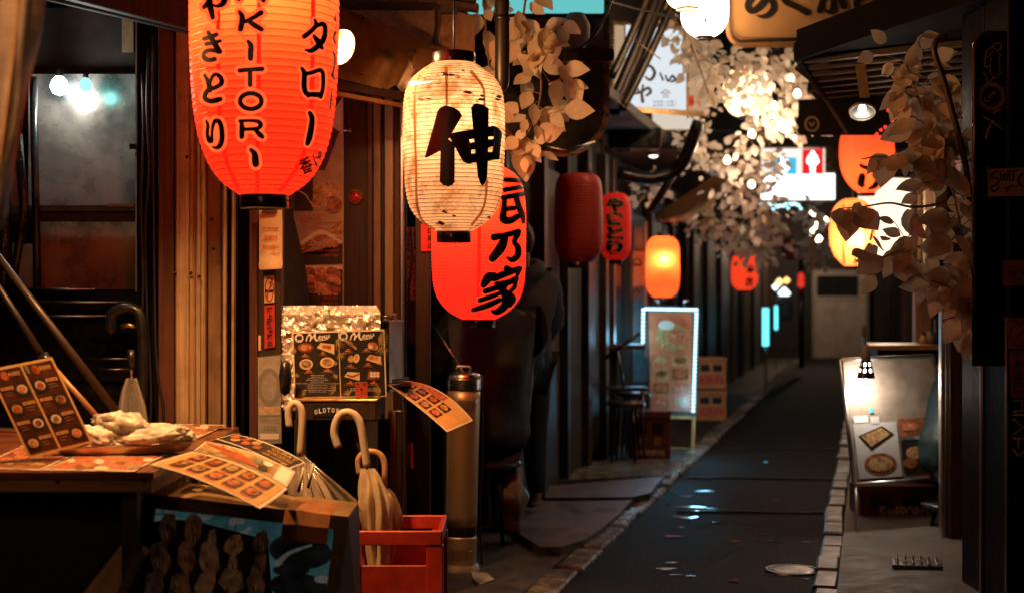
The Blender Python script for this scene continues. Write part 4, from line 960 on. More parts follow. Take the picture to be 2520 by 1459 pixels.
mb = MB(); mb.rect(SM, .02, .06, .84, .94, M('skewer_menu_print', (.30, .15, .05), .3, var=.7, scale=30, col2=(.6, .4, .2)), .0015, .1); mb.rect(SM, .86, .1, .98, .9, paper_white, .0015, .1)
for k in range(6): mb.stroke(SM, [(.08 + k * .05, .2 + k * .03, .09), (.25 + k * .05, .4, .1), (.38 + k * .05, .75, .08)], red_print, .003 + k * .0004)
mb.disc(SM, .62, .35, .06, .2, food[4], .004); mb.disc(SM, .72, .65, .05, .2, menu_black, .0045); mb.disc(SM, .74, .3, .05, .12, paper_white, .005); mb.build('print', mm)
mc, SCc = bentmenu('hanging_menu', 'dark laminated menu with handwritten lettering at the back of the fanned menus', w3([(575, 1067, 5.55), (665, 1092, 5.5), (752, 1138, 5.4)], [(553, 1073, 5.48), (640, 1102, 5.43), (730, 1146, 5.32)], [(530, 1079, 5.4), (618, 1110, 5.35), (706, 1156, 5.24)]))
mb = MB(); mb.rect(SCc, .02, .08, .98, .92, menu_black, .0015, .1)
for k in range(6): mb.disc(SCc, .1 + k * .075, .3 + .3 * (k % 2), .05, .2, (red_print, food[1], food[0])[k % 3], .003 + k * .0003)
for k, tx in enumerate(('CURRY', 'NOKOZUKE', 'salt cabbage')): mb.text(SCc, tx, .6, .16 + k * .26, .94, .34 + k * .26, tan_print, .003, .01)
mb.build('print', mc)
# standing two-column menu
p_tr, p_br, p_bl = W(128, 878, 5.0), W(228, 1088, 5.0), W(72, 1126, 4.85); p_tl = p_tr + p_bl - p_br
ms = thing('standing_menu', 'two-column food menu propped up on the left of the table', 'menu', p_bl)
SMs = frame(p_tl, p_tr - p_tl, p_bl - p_tl)
MB().slab(SMs, [(0, 0), (1, 0), (1, 1), (0, 1)], .004, M('tan_menu_card', (.60, .38, .16), .3, var=.1)).build('card', ms)
brown_print = M('brown_menu_print', (.07, .022, .010), .3, var=.4, scale=12)
mb = MB(); mb.rect(SMs, .035, .03, .475, .97, brown_print, .001); mb.rect(SMs, .515, .03, .965, .97, brown_print, .001)
rnd = random.Random(11)
for col_ in (0, 1):
    x0 = .05 + col_ * .48
    mb.disc(SMs, x0 + .14, .10, .055, .05, red_print, .002); mb.text(SMs, '鳥良商店', x0 + .2, .07, x0 + .38, .12, tan_print, .002, .02)
    mb.disc(SMs, x0 + .02, .08, .03, .05, food[4], .0022)
    for r_ in range(4):
        y = .2 + r_ * .195; sd = (r_ + col_) % 2; xa = x0 + (.20 if sd == 0 else .0)
        mb.rect(SMs, xa, y, xa + .20, y + .15, menu_black, .002); mb.disc(SMs, xa + .1, y + .075, .075, .05, (food[3], food[1], paper_white, tan_print)[r_], .003); mb.disc(SMs, xa + .1, y + .075, .05, .035, (food[2], red_print, food[0], food[1])[(r_ + col_) % 4], .004)
        xb = x0 + (.0 if sd == 0 else .21); mb.rect(SMs, xb, y + .02, xb + .19, y + .055, tan_print, .0025); mb.text(SMs, '三元豚バラ580円', xb + .01, y + .027, xb + .18, y + .048, brown_print, .0035, .01)
        for k in range(2): mb.rect(SMs, xb + .02, y + .08 + k * .03, xb + .10 + .06 * rnd.random(), y + .088 + k * .03, tan_board, .0025)
mb.build('print', ms)
# oysters on a steel tray
ty = thing('oyster_tray', 'long steel tray holding the oysters', 'tray', W(310, 1105, 5.12))
c = W(305, 1098, 5.15); c.z = ZTAB + .008
V = []; Fs = []; seg = 40; ring_ = [(.0, .004), (.88, .004), (.97, .024), (1.0, .032), (1.02, .032), (.98, .022), (.9, .0)]
for (f, z) in ring_:
    for k in range(seg):
        t = 2 * math.pi * k / seg; ex = .235 * abs(math.cos(t)) ** .8 * (1 if math.cos(t) > 0 else -1); V.append((c.x + f * ex, c.y + f * .085 * math.sin(t) + .06 * f * math.cos(t), c.z + z))
for i in range(len(ring_) - 1):
    for k in range(seg): Fs.append((i * seg + k, i * seg + (k + 1) % seg, (i + 1) * seg + (k + 1) % seg, (i + 1) * seg + k))
Fs.append(tuple(range(seg)))
MB().add(V, Fs, M('tray_steel', (.80, .62, .42), .36, .8, var=.08), True).build('dish', ty)
shell = M('oyster_shell', (.50, .40, .29), .38, var=.55, scale=20, bump=1.0, col2=(.90, .82, .70), detail=10, grime=.6)
def oyster(label, px, py, Y, L, Wd, Hh, rz, tilt, seed):
    V = []; n, mseg = 26, 40; rot = Matrix.Rotation(rz, 3, 'Z') @ Matrix.Rotation(tilt, 3, 'X')
    rot = Matrix.Rotation(rz, 3, 'Y') @ Matrix.Rotation(tilt, 3, 'X')
    cc = W(px, py, Y)
    for i in range(n + 1):
        ph = math.pi * i / n
        for k in range(mseg):
            th = 2 * math.pi * k / mseg
            x, y, z = -math.cos(ph), math.sin(ph) * math.cos(th), math.sin(ph) * math.sin(th)
            tap = .62 + .38 * (x * .5 + .5) ** .7
            lay = .05 * math.floor((x + 1) * 4 + .8 * math.sin(th * 2 + seed)) % .12
            nz = noise.noise(Vector((x * 2.2 + seed, y * 2.2, z * 2.2))) * .22 + noise.noise(Vector((x * 6 + seed, y * 6, z * 6))) * .16 + noise.noise(Vector((x * 15, y * 15, z * 15 + seed))) * .10 + lay
            v = Vector((x * L, y * Wd * tap, z * Hh * tap * (1.2 if z > 0 else .7))) * (1 + nz)
            V.append(cc + rot @ v)
    Fs = [(i * mseg + k, i * mseg + (k + 1) % mseg, (i + 1) * mseg + (k + 1) % mseg, (i + 1) * mseg + k) for i in range(n) for k in range(mseg)]
    return MB().add(V, Fs, shell, True).build('oyster', None, label, 'oyster', 'oysters on the tray')
oyster('smallest dark oyster at the left end of the tray', 178, 1086, 5.08, .050, .05, .030, .1, .2, 1.3)
oyster('fluted oyster second from the left on the tray', 226, 1073, 5.1, .078, .06, .034, .25, .1, 4.1)
oyster('biggest oyster on top of the pile', 300, 1050, 5.2, .100, .07, .052, .22, -.2, 7.7)
oyster('long pale oyster lying along the front right of the tray', 372, 1076, 5.1, .115, .06, .030, -.16, .15, 9.2)
oyster('flat oyster behind the right end of the tray', 398, 1062, 5.3, .110, .06, .028, .10, .1, 12.9)
oyster('small oyster hanging over the right end of the tray', 440, 1074, 5.22, .058, .05, .026, .06, .1, 15.4)

# ================================================================== foil grill with menu board, shelf
gl_ = thing('foil_wrapped_grill', 'crumpled aluminium foil sheet wrapped round the grill front', 'grill', W(810, 1000, 6.5))
foil = M('crumpled_foil', (.92, .86, .80), .34, .55, var=.08, scale=10, bump=.15)
n1, n2 = 64, 58; V = []
for j in range(n2 + 1):
    for i in range(n1 + 1):
        x = 688 + 248 * i / n1; y = 752 + 258 * j / n2
        rr_ = 0
        if i > n1 - 4 and j < 4: x -= (4 - j) * .8 * (i - n1 + 4)
        p = W(x, y, 6.42); a = Vector((p.x * 16, 0, p.z * 16)); b = Vector((p.x * 34 + 5, 2, p.z * 34))
        f_ = 0
        for sc, amp in ((15, .42), (31, .38), (60, .25)):
            g_ = Vector((p.x * sc + sc, 0, p.z * sc)); cpt = noise.voronoi(g_)[1][0]; tl = noise.cell_vector(cpt * 7.3)
            f_ += ((g_.x - cpt.x) * (tl.x - .5) + (g_.z - cpt.z) * (tl.z - .5)) / sc * 2 * amp
        p.y += f_ + .012 * noise.noise(a * .4)
        if j < 5: p.y += .010 * (5 - j)
        V.append(p)
MB().add(V, [(j * (n1 + 1) + i, j * (n1 + 1) + i + 1, (j + 1) * (n1 + 1) + i + 1, (j + 1) * (n1 + 1) + i) for j in range(n2) for i in range(n1)], foil).build('foil', gl_)
MB().slab(at_depth(6.48), [(690, 756), (934, 756), (934, 1008), (690, 1008)], .35, steel_dark).build('grill_body', gl_)
def vprism(pts, y0, y1, Yr, m): return prism([(W(x, 0, Y).x, Y) for x, Y in pts], W(0, y1, Yr).z, W(0, y0, Yr).z, m)
sb = thing('steel_grill_box', 'upright stainless box at the right end of the foil grill', 'steel box', W(965, 960, 6.5))
vprism([(938, 6.52), (958, 6.42), (990, 6.62), (975, 6.8)], 794, 962, 6.5, alu).build('body', sb)
vprism([(934, 6.52), (958, 6.40), (993, 6.62), (975, 6.85)], 788, 793, 6.5, alu).build('top_edge', sb)
c = W(950, 784, 6.58); ds = thing('glass_ashtray', 'small dark glass dish on top of the steel box', 'dish', c)
MB().lathe([(.001, 0), (.028, 0), (.034, .022), (.03, .022), (.025, .006), (.001, .006)], M('smoky_glass', (.05, .035, .025), .1, coat=.6), c - Vector((0, 0, .008)), 20).build('dish', ds)
MB().box(W(972, 780, 6.58), (.018, .02, .032), steel_dark, bev=.003).build('salt_pot', None, 'tiny dark pot beside the glass dish on the steel box', 'pot')
t6 = T(780, 840, 4.559); S63 = at_depth(6.3)
def SMb(x, y, h=0.0):
    (a, b), = t6([(x, y)]); return S63(a, b, h)
mbd = thing('menu_board', 'black framed Menu board with food photos leaning on the foil', 'menu board', SMb(600, 1110))
MB().slab(SMb, [(75, 300), (1222, 262), (1250, 1095), (100, 1115)], .012, M('menu_frame_white', (.78, .66, .52), .35, var=.05)).build('frame', mbd)
mb = MB(); mb.poly(SMb, [(92, 316), (646, 300), (672, 1090), (118, 1100)], menu_black, .002); mb.poly(SMb, [(656, 300), (1204, 282), (1232, 1080), (684, 1090)], menu_black, .002); mb.build('panel', mbd)
mb = MB(); leafp = M('palm_leaf_print', (.34, .24, .08), .4, var=.4)
rnd = random.Random(2)
for (cx, cy_, n, a0, L) in ((620, 400, 9, 30, 130), (1150, 370, 10, 20, 130), (1190, 480, 8, 90, 110), (130, 540, 7, 200, 70), (660, 560, 8, 60, 90), (220, 1090, 9, 240, 80), (620, 1010, 9, 200, 100), (780, 1080, 8, 250, 80), (1180, 1020, 9, 180, 110), (1190, 660, 6, 140, 60), (640, 680, 6, 180, 60), (120, 850, 6, -40, 50), (640, 830, 6, 160, 60)):
    for k in range(n):
        a = R(a0 + (k - n / 2) * 16 + rnd.uniform(-5, 5)); mb.stroke(SMb, [(cx, cy_, 5), (cx + L * .5 * math.cos(a), cy_ + L * .5 * math.sin(a), 9), (cx + L * math.cos(a), cy_ + L * math.sin(a), 2)], leafp, .0025 + k * .00005)
plate_w = M('menu_plate_print', (.70, .52, .32), .4, var=.1)
for (cx, cy_) in ((162, 370), (712, 348)):
    mb.disc(SMb, cx, cy_, 55, 56, white_ink, .004); mb.text(SMb, '伸', cx - 34, cy_ - 36, cx + 34, cy_ + 36, ink, .005, .04)
for (x0, x1, y0, y1) in ((248, 545, 312, 400), (798, 1095, 298, 386)):
    P = [[(x0 + 2, y0 + 92, 14), (x0 + 16, y0 + 44, 18), (x0 + 48, y0 + 6, 20)], [(x0 + 50, y0 + 8, 20), (x0 + 62, y0 + 50, 22), (x0 + 50, y0 + 95, 14)], [(x0 + 50, y0 + 90, 12), (x0 + 85, y0 + 45, 16), (x0 + 112, y0 + 6, 20)], [(x0 + 112, y0 + 6, 22), (x0 + 112, y0 + 60, 24), (x0 + 135, y0 + 92, 16), (x0 + 155, y0 + 75, 10)],
         [(x0 + 150, y0 + 62, 12), (x0 + 180, y0 + 42, 14), (x0 + 172, y0 + 30, 12), (x0 + 155, y0 + 55, 14), (x0 + 175, y0 + 74, 12), (x0 + 195, y0 + 60, 10)], [(x0 + 200, y0 + 34, 12), (x0 + 206, y0 + 70, 14)], [(x0 + 206, y0 + 50, 12), (x0 + 228, y0 + 30, 14), (x0 + 236, y0 + 60, 12), (x0 + 250, y0 + 56, 8)], [(x0 + 256, y0 + 24, 12), (x0 + 256, y0 + 52, 14), (x0 + 276, y0 + 52, 12), (x0 + 290, y0 + 16, 12), (x0 + 292, y0 + 44, 12)], [(x0 + 160, y0 + 94, 5), (x0 + 230, y0 + 78, 10), (x0 + 280, y0 + 66, 4)]]
    for k, st in enumerate(P): mb.stroke(SMb, st, white_ink, .004 + k * .0001)
for (cx, cy_, rx, ry, a, b) in ((245, 490, 100, 60, food[0], food[2]), (250, 695, 84, 66, plate_w, food[4]), (512, 675, 90, 66, plate_w, food[1]), (820, 450, 0, 0, None, None)):
    if a: mb.disc(SMb, cx, cy_, rx, ry, a, .004); mb.disc(SMb, cx, cy_ - 3, rx * .72, ry * .68, b, .005); mb.disc(SMb, cx + 20, cy_ + 8, rx * .3, ry * .3, food[2], .006); mb.disc(SMb, cx - 24, cy_ - 12, rx * .28, ry * .3, food[1], .006)
mb.poly(SMb, [(380, 492), (430, 428), (602, 448), (600, 572)], plate_w, .004); mb.poly(SMb, [(450, 455), (560, 462), (555, 510), (455, 490)], red_print, .005)
mb.stroke(SMb, [(735, 400, 34), (800, 440, 44), (870, 500, 20)], food[1], .004); mb.disc(SMb, 1080, 470, 68, 46, food[2], .004, rot=.4); mb.disc(SMb, 1050, 480, 30, 26, plate_w, .005); mb.disc(SMb, 1110, 495, 28, 24, food[1], .005)
mb.disc(SMb, 808, 628, 40, 44, food[1], .004, rot=.4); mb.disc(SMb, 876, 622, 36, 56, plate_w, .0045, rot=.2); mb.disc(SMb, 872, 615, 20, 34, food[1], .005, rot=.2)
mb.poly(SMb, [(990, 638), (1040, 578), (1182, 600), (1176, 700)], plate_w, .004); mb.poly(SMb, [(1022, 592), (1136, 592), (1136, 636), (1030, 636)], food[2], .005)
mb.poly(SMb, [(722, 850), (765, 790), (916, 798), (914, 898)], plate_w, .004); mb.stroke(SMb, [(760, 828, 18), (830, 845, 24), (905, 815, 14)], food[0], .005)
mb.poly(SMb, [(1005, 880), (1032, 762), (1186, 790), (1160, 888)], food[0], .004)
for k in range(6): mb.disc(SMb, 1060 + (k % 3) * 40, 806 + (k // 3) * 34, 20, 16, paper_white, .005)
org = M('orange_print', (.66, .22, .07), .5)
for (cx, y, w) in ((238, 592, 70), (460, 562, 46), (285, 786, 60), (520, 776, 84), (772, 532, 64), (1002, 522, 60), (800, 722, 76), (1020, 704, 60), (800, 932, 78), (1090, 932, 66)):
    mb.text(SMb, '特製串盛', cx - w * .6, y - 10, cx + w * .6, y + 10, org, .004, .03); mb.rect(SMb, cx - 16, y - 26, cx + 16, y - 16, org, .004); mb.text(SMb, 'Fried oysters', cx - w, y + 14, cx + w, y + 26, org, .004, .01)
for k in range(11):
    y = 832 + k * 20.5; w = (90, 80, 120, 136, 84, 265, 118, 128, 120, 172, 106)[k]; mb.text(SMb, 'お新香 (pickles) ¥400' if w < 100 else '枝豆と冷奴 (seasoned tofu with onion) ¥450', 388 - w, y - 7, 388 + w, y + 7, white_ink, .004)
for k in range(2): mb.text(SMb, '味噌汁 (miso soup) ¥300', 800, 990 + k * 24, 1130, 1006 + k * 24, white_ink, .004)
mb.build('print', mbd)
br_ = thing('red_bracket', 'red painted metal bracket with three holes holding the menu board', 'bracket', SMb(935, 1130))
Sb = at_depth(6.26); redp = M('chipped_red_paint', (.48, .075, .03), .4, var=.35, scale=40, grime=.8)
pts = t6([(862, 912), (1012, 912), (1012, 1105), (1000, 1135), (862, 1138)])
MB().slab(Sb, pts, .005, redp).build('plate', br_)
mb = MB()
for (x, y) in t6([(892, 940), (978, 940), (936, 1006)]): mb.disc(Sb, x, y, 2.4, 2.4, ink, .002)
mb.build('holes', br_)
sh = thing('serving_shelf', 'dark wooden shelf with an OLDTOWN plate below the menu board', 'shelf', W(830, 1035, 6.3))
a, b = W(727, 0, 6.22).x, W(926, 0, 6.22).x; z0, z1 = W(0, 1034, 6.22).z, W(0, 988, 6.22).z
MB().box(((a + b) / 2, 6.22 + .22, (z0 + z1) / 2), (b - a, .44, z1 - z0), dark_wood, bev=.004).build('top', sh)
MB().box(((a + b) / 2, 6.22 + .22, z1 + .006), (b - a + .01, .45, .010), copper, bev=.002).build('edge_strip', sh)
S6b = at_depth(6.216); mb = MB(); mb.slab(S6b, t6([(332, 1190), (722, 1190), (722, 1345), (332, 1345)]), .004, M('name_plate_black', (.012, .012, .012), .5)); mb.build('name_plate', sh)
mb = MB()
for k, ch in enumerate('OLDTOWN'):
    x = 372 + k * 53; y = 1272 + 2.2 * (k - 3.2) ** 2 - 8; (xa, ya), (xb, yb) = t6([(x - 19, y - 30), (x + 19, y + 30)]); mb.text(S6b, ch, xa, ya, xb, yb, white_ink, .003, .035, rot=(k - 3) * .05)
mb.build('lettering', sh)
for (x, Y) in ((740, 6.25), (915, 6.25), (740, 6.62), (915, 6.62)): MB().box((W(x, 0, Y).x, Y, z0 / 2), (.05, .05, z0), black_wood).build('leg', sh)
MB().bar(W(915, 1170, 6.3), W(868, 1040, 6.3), .03, .03, dark_wood).build('brace', sh)
MB().slab(at_depth(6.72), [(700, 1030), (960, 1030), (960, 1420), (700, 1420)], .03, black_wood).build('back_panel', sh)
# black gloves / tongs hanging at the left of the grill
mb = MB(); mb.lathe([(.001, .07), (.02, .06), (.028, .0), (.022, -.07), (.001, -.085)], black_plastic, W(702, 925, 6.2), 16); mb.build('hanging_tool', None, 'black rounded tool hanging at the left of the menu board', 'tool')
# menu sheet curling to the right of the grill
mr, SR_ = bentmenu('curling_menu', 'laminated photo menu curling off the right end of the grill', w3([(1006, 936, 6.6), (1090, 966, 6.55), (1164, 1034, 6.4)], [(980, 940, 6.52), (1060, 985, 6.46), (1132, 1048, 6.32)], [(954, 946, 6.42), (1030, 1002, 6.38), (1100, 1062, 6.26)]))
MB().slab(at_depth(6.42), [(944, 950), (1012, 940), (1012, 948), (944, 958)], .22, dark_wood, -.01).build('ledge', sb)
MB().bar(W(952, 940, 6.44), W(1004, 931, 6.56), .018, .012, steel).build('clip', mr)
mb = MB(); mb.rect(SR_, .02, .04, .98, .96, tan_print, .0015, .1)
for i in range(4):
    for j in range(2):
        u, v = .08 + i * .18, .30 + j * .34; mb.rect(SR_, u, v, u + .14, v + .26, menu_black, .003, .1); mb.disc(SR_, u + .07, v + .13, .055, .1, (food[2], food[0], red_print, food[1])[(i + j) % 4], .0045, 12)
mb.rect(SR_, .04, .06, .6, .27, red_print, .003, .1); mb.rect(SR_, .80, .1, .96, .9, tan_print, .003, .1); mb.build('print', mr)

# ---- notices on the sign post
S635 = at_depth(6.395)
nt_ = thing('paper_notice', 'cream paper notice in red type hanging on the dark sign post', 'notice', W(666, 665, 6.39))
cols = w3([(637, 515, 6.37), (666, 515, 6.37), (694, 515, 6.37)], [(638, 590, 6.37), (667, 590, 6.36), (695, 590, 6.37)], [(638, 664, 6.36), (668, 663, 6.34), (694, 661, 6.36)])
SN = patch(cols); mb = MB(); V = [SN(i / 8, j / 12, 0.004 * (1 if j > 9 and j % 2 else 0)) for j in range(13) for i in range(9)]
mb.add(V, [(j * 9 + i, j * 9 + i + 1, (j + 1) * 9 + i + 1, (j + 1) * 9 + i) for j in range(12) for i in range(8)], paper_tan, True).build('sheet', nt_)
mb = MB(); mb.text(SN, 'Salt beef tongue', .16, .28, .84, .35, red_ink, .006, .02); mb.text(SN, '厚切塩焼牛舌', .24, .43, .78, .51, red_ink, .006, .02); mb.text(SN, '厚切りねぎ塩牛タン', .16, .59, .88, .66, red_ink, .006, .02); mb.text(SN, '1,200円(+tax)', .45, .71, .86, .755, red_ink, .006, .02); mb.build('print', nt_)
mb = MB(); mb.poly(SN, [(.2, .80), (.45, .775), (.88, .76), (.86, .80), (.5, .84), (.22, .86)], film, .008); mb.build('tape', nt_)
MB().box(W(664, 519, 6.36), (.07, .012, .010), steel_dark, bev=.002).build('clip', nt_)
st = thing('no_smoking_sticker', 'no smoking pictogram sticker on the dark sign post', 'sticker', W(662, 745, 6.4))
mb = MB(); mb.slab(S635, [(650, 680), (675, 677), (675, 744), (650, 746)], .001, M('sticker_cream', (.62, .45, .28), .45)); mb.build('sheet', st)
mb = MB(); mb.ring(S635, 662.5, 712, 10, 29, 3, red_ink, .002); mb.stroke(S635, [(656, 732, 3), (669, 690, 3)], red_ink, .003); mb.stroke(S635, [(655, 716, 6), (670, 716, 6)], ink, .0025, sub=1); mb.stroke(S635, [(668, 705, 2), (664, 696, 2), (669, 690, 2), (665, 682, 2)], ink, .0025); mb.build('pictogram', st)
s2 = thing('red_street_sticker', 'red vertical street smoking ban sticker on the dark sign post', 'sticker', W(663, 855, 6.4))
mb = MB(); mb.slab(S635, [(650, 752), (676, 749), (677, 853), (651, 857)], .001, M('sticker_red', (.42, .035, .02), .45, var=.2)); mb.build('sheet', s2)
mb = MB(); mb.text(S635, '路上喫煙禁止', 657, 754, 671, 852, ink, .002, .045, vertical=True); mb.build('print', s2)
q('tape_tag', 636, 825, 642, 862, 6.398, .002, paper_tan, None); bpy.context.scene.objects['tape_tag']['label'] = 'thin strip of tan tape on the sign post edge'; bpy.context.scene.objects['tape_tag']['category'] = 'tape'
pc = thing('plastic_pouch', 'clear plastic pouch of leaflets on the lower sign post', 'pouch', W(663, 1090, 6.38))
MB().slab(at_depth(6.39), [(635, 880), (690, 875), (692, 1088), (636, 1092)], .006, M('pouch_backing', (.10, .085, .08), .25, var=.8, scale=11, col2=(.30, .26, .23), rvar=.15)).build('leaflets', pc)
mb = MB(); Sq = at_depth(6.383); mb.ring(Sq, 662, 950, 24, 40, 9, menu_black, .001); mb.rect(Sq, 637, 1000, 690, 1020, food[1], .0012); mb.text(Sq, 'English menu', 640, 1028, 686, 1038, ink, .0015, .02); mb.text(Sq, '営業時間', 648, 1046, 680, 1060, ink, .0015, .02); mb.rect(Sq, 640, 1066, 686, 1080, paper_white, .0012); mb.build('print', pc)
MB().slab(at_depth(6.37), [(634, 878), (691, 873), (693, 1090), (635, 1094)], .002, film).build('film', pc)

# ================================================================== umbrellas in the red crate
cr = thing('red_crate', 'red plastic bottle crate holding the umbrellas', 'crate', (-.48, 6.12, .08))
redpl = M('red_crate_plastic', (.42, .035, .022), .38, var=.2, scale=14, rvar=.1, grime=.4)
x0, x1, y0, y1, z0, z1 = -.685, -.300, 5.90, 6.32, .075, .430
def cb(name, c, s): MB().box(c, s, redpl, bev=.004).build(name, cr)
cb('rim', ((x0 + x1) / 2, y0, z1 - .03), (x1 - x0 + .02, .022, .06)); cb('rim', ((x0 + x1) / 2, y1, z1 - .03), (x1 - x0 + .02, .022, .06))
cb('rim', (x0, (y0 + y1) / 2, z1 - .031), (.022, y1 - y0 - .024, .06)); cb('rim', (x1, (y0 + y1) / 2, z1 - .031), (.022, y1 - y0 - .024, .06))
for (x, y) in ((x0 + .02, y0 + .02), (x1 - .02, y0 + .02), (x0 + .02, y1 - .02), (x1 - .02, y1 - .02)): cb('corner_post', (x, y, (z0 + z1) / 2 - .03), (.07, .055, z1 - z0 - .06))
cb('lower_wall', ((x0 + x1) / 2, y0 + .008, z0 + .105), (x1 - x0 - .02, .012, .21)); cb('lower_wall', ((x0 + x1) / 2, y1 - .008, z0 + .13), (x1 - x0 - .02, .012, .26))
cb('lower_wall', (x0 + .008, (y0 + y1) / 2, z0 + .075), (.012, y1 - y0 - .03, .15)); cb('lower_wall', (x1 - .008, (y0 + y1) / 2, z0 + .14), (.012, y1 - y0 - .03, .28))
cb('floor', ((x0 + x1) / 2, (y0 + y1) / 2, z0 + .01), (x1 - x0 - .03, y1 - y0 - .03, .012))
for k in range(3): cb('divider', (x0 + (k + 1) * (x1 - x0) / 4, (y0 + y1) / 2, z0 + .06), (.006, y1 - y0 - .04, .10))
MB().box(((x0 + x1) / 2, (y0 + y1) / 2, .0375), (.55, .6, .075), concrete, rz=ANG, bev=.01).build('concrete_block', None, 'low concrete block under the red crate', 'block')
handle_m = M('cream_umbrella_handle', (.62, .50, .38), .35, var=.08); tan_handle = M('tan_umbrella_handle', (.50, .28, .13), .35, var=.1)
def umb(label, hook, Y, r, hm, canopy, rs, cm, pl=8, amp=.25):
    t = thing('umbrella', label, 'umbrella', W(*canopy[-1], Y))
    MB().tube(smooth_pts([W(x, y, Y) for x, y in hook], 6), r, hm, 14).build('handle', t)
    MB().tube([W(*hook[-1], Y), W(*canopy[0], Y), W(*canopy[-1], Y)], .005, black_plastic, 8).build('shaft', t)
    cp = smooth_pts([W(x, y, Y) for x, y in canopy], 4); rs_ = [v.x for v in smooth_pts([Vector((a, 0, 0)) for a in rs], 4)]
    pleat(cp, [max(.004, v) for v in rs_], cm, 'canopy', t, pl, amp); return t
umb('cream-handled umbrella leaning at the left of the red crate', [(712, 1050), (710, 1012), (722, 992), (738, 1000), (744, 1030), (738, 1122)], 6.05, .0155, handle_m, [(738, 1122), (742, 1150), (755, 1190), (775, 1260), (790, 1380)], [.02, .045, .07, .075, .03], clear('clear_umbrella_film', (.70, .60, .48), .36, .12))
umb('cream folded umbrella in the middle of the red crate', [(832, 1100), (822, 1060), (835, 1022), (860, 1014), (884, 1035), (895, 1090), (903, 1148)], 6.02, .0165, handle_m, [(903, 1152), (912, 1180), (920, 1230), (926, 1290), (930, 1350), (933, 1425)], [.026, .040, .058, .055, .042, .035], paper('cream_umbrella_film', (.78, .64, .44), .35, None, .45, var=.2))
umb('tan-handled umbrella behind the cream one in the red crate', [(884, 1165), (882, 1130), (900, 1112), (930, 1114), (946, 1140), (946, 1200)], 6.2, .0135, tan_handle, [(946, 1200), (950, 1225), (950, 1270), (945, 1330), (942, 1400)], [.015, .04, .06, .05, .03], paper('tan_umbrella_film', (.60, .42, .24), .3, None, .45, var=.2))
# fan of clear film between umbrellas
cf = thing('open_clear_umbrella', 'crumpled clear plastic umbrella spread behind the brass sign box', 'umbrella', W(800, 1300, 5.8))
V = []; ap = W(748, 1120, 5.95); n = 14
for j in range(8):
    for i in range(n + 1):
        t = i / n; e = W(730 + 175 * t, 1262 - 10 * t + 8 * math.sin(i * 2), 5.75 + .25 * t); p = ap.lerp(e, j / 7); p.y += .025 * math.sin(i * 2.3) * j / 7; V.append(p)
MB().add(V, [(j * (n + 1) + i, j * (n + 1) + i + 1, (j + 1) * (n + 1) + i + 1, (j + 1) * (n + 1) + i) for j in range(7) for i in range(n)], clear('crumpled_clear_film', (.8, .68, .52), .22, .1), True).build('canopy', cf)
for k in range(5): MB().tube([ap, W(740 + 38 * k, 1258, 5.75 + .05 * k)], .0025, steel, 6).build('rib', cf)
for (x, y) in ((748, 1150), (772, 1140)): MB().tube([W(x, y, 5.7), W(x - 14, y + 60, 5.7)], .006, handle_m, 8).build('rib_tip', cf)

# ================================================================== stainless cylinder
cyl = W(1136, 1400, 7.2); cyl.z = 0
sc_ = thing('steel_cylinder', 'tall stainless steel cylinder with a black band beside the seated customer', 'cylinder', cyl)
r_ = 41 / F * 7.2; zz = lambda py: W(0, py, 7.2).z
tilt = lambda z: Vector((cyl.x + (z - .5) * .022 + .0, 7.2, 0))
satin = M('satin_steel', (.60, .44, .28), .42, .65, var=.06, stretch=(2, 2, 90), scale=3, rvar=.05)
def tcyl(name, z0, z1, rr, m, extra=()):
    mb = MB(); P = []
    k = 12
    pts = [(cyl.x + (lerp(z0, z1, i / k) - .5) * .024, 7.2, lerp(z0, z1, i / k)) for i in range(k + 1)]
    mb.tube(pts, rr, m, 40); return mb.build(name, sc_)
tcyl('body', zz(1292), zz(960), r_, satin); tcyl('lower_body', zz(1392), zz(1316), r_, satin); tcyl('band', zz(1318), zz(1290), r_ * .985, black_plastic)
tcyl('cap', zz(958), zz(930), r_ * 1.04, steel)
MB().lathe([(r_ * 1.0, 0), (r_ * .98, .02), (r_ * .6, .03), (.001, .032)], steel, (cyl.x + .012, 7.2, zz(930)), 32).build('lid', sc_)
mb = MB()
mb.tube(smooth_pts([(cyl.x - .02, 7.15, zz(928) + .03), (cyl.x - .02, 7.15, zz(928) + .055), (cyl.x + .04, 7.15, zz(928) + .055), (cyl.x + .04, 7.15, zz(928) + .03)]), .006, steel, 8); mb.build('carry_handle', sc_)
def on_cyl(px, py):
    z = zz(py); cx = cyl.x + (z - .5) * .024; X = (px - CX) / F * 7.12; s_ = max(-.97, min(.97, (X - cx) / r_)); return Vector((cx + r_ * s_, 7.2 - r_ * math.sqrt(1 - s_ * s_), z)), Vector((s_, -math.sqrt(1 - s_ * s_), 0))
mb = MB()
for (xs, ys) in ((1128, 984), (1112, 1348)):
    for j in range(6):
        for i in range(8):
            p, nn = on_cyl(xs + i * 5.2 + (2.6 if j % 2 else 0), ys + j * 4.6); mb.lathe([(.0005, .0015), (.0035, .0012), (.0038, -.001)], ink, p, 6, axis=nn)
mb.build('vent_holes', sc_, kind='stuff')
for (x, y) in ((1172, 992), (1158, 1352)):
    p, nn = on_cyl(x, y); MB().lathe([(.0005, .005), (.006, .004), (.007, -.001)], steel, p, 10, axis=nn).build('screw', sc_)
MB().tube(smooth_pts([(cyl.x + .10, 7.26, 1.0), (cyl.x + .105, 7.24, .6), (cyl.x + .09, 7.24, .3), (cyl.x + .1, 7.3, .03)]), .005, cable_mat, 8).build('cable', sc_)
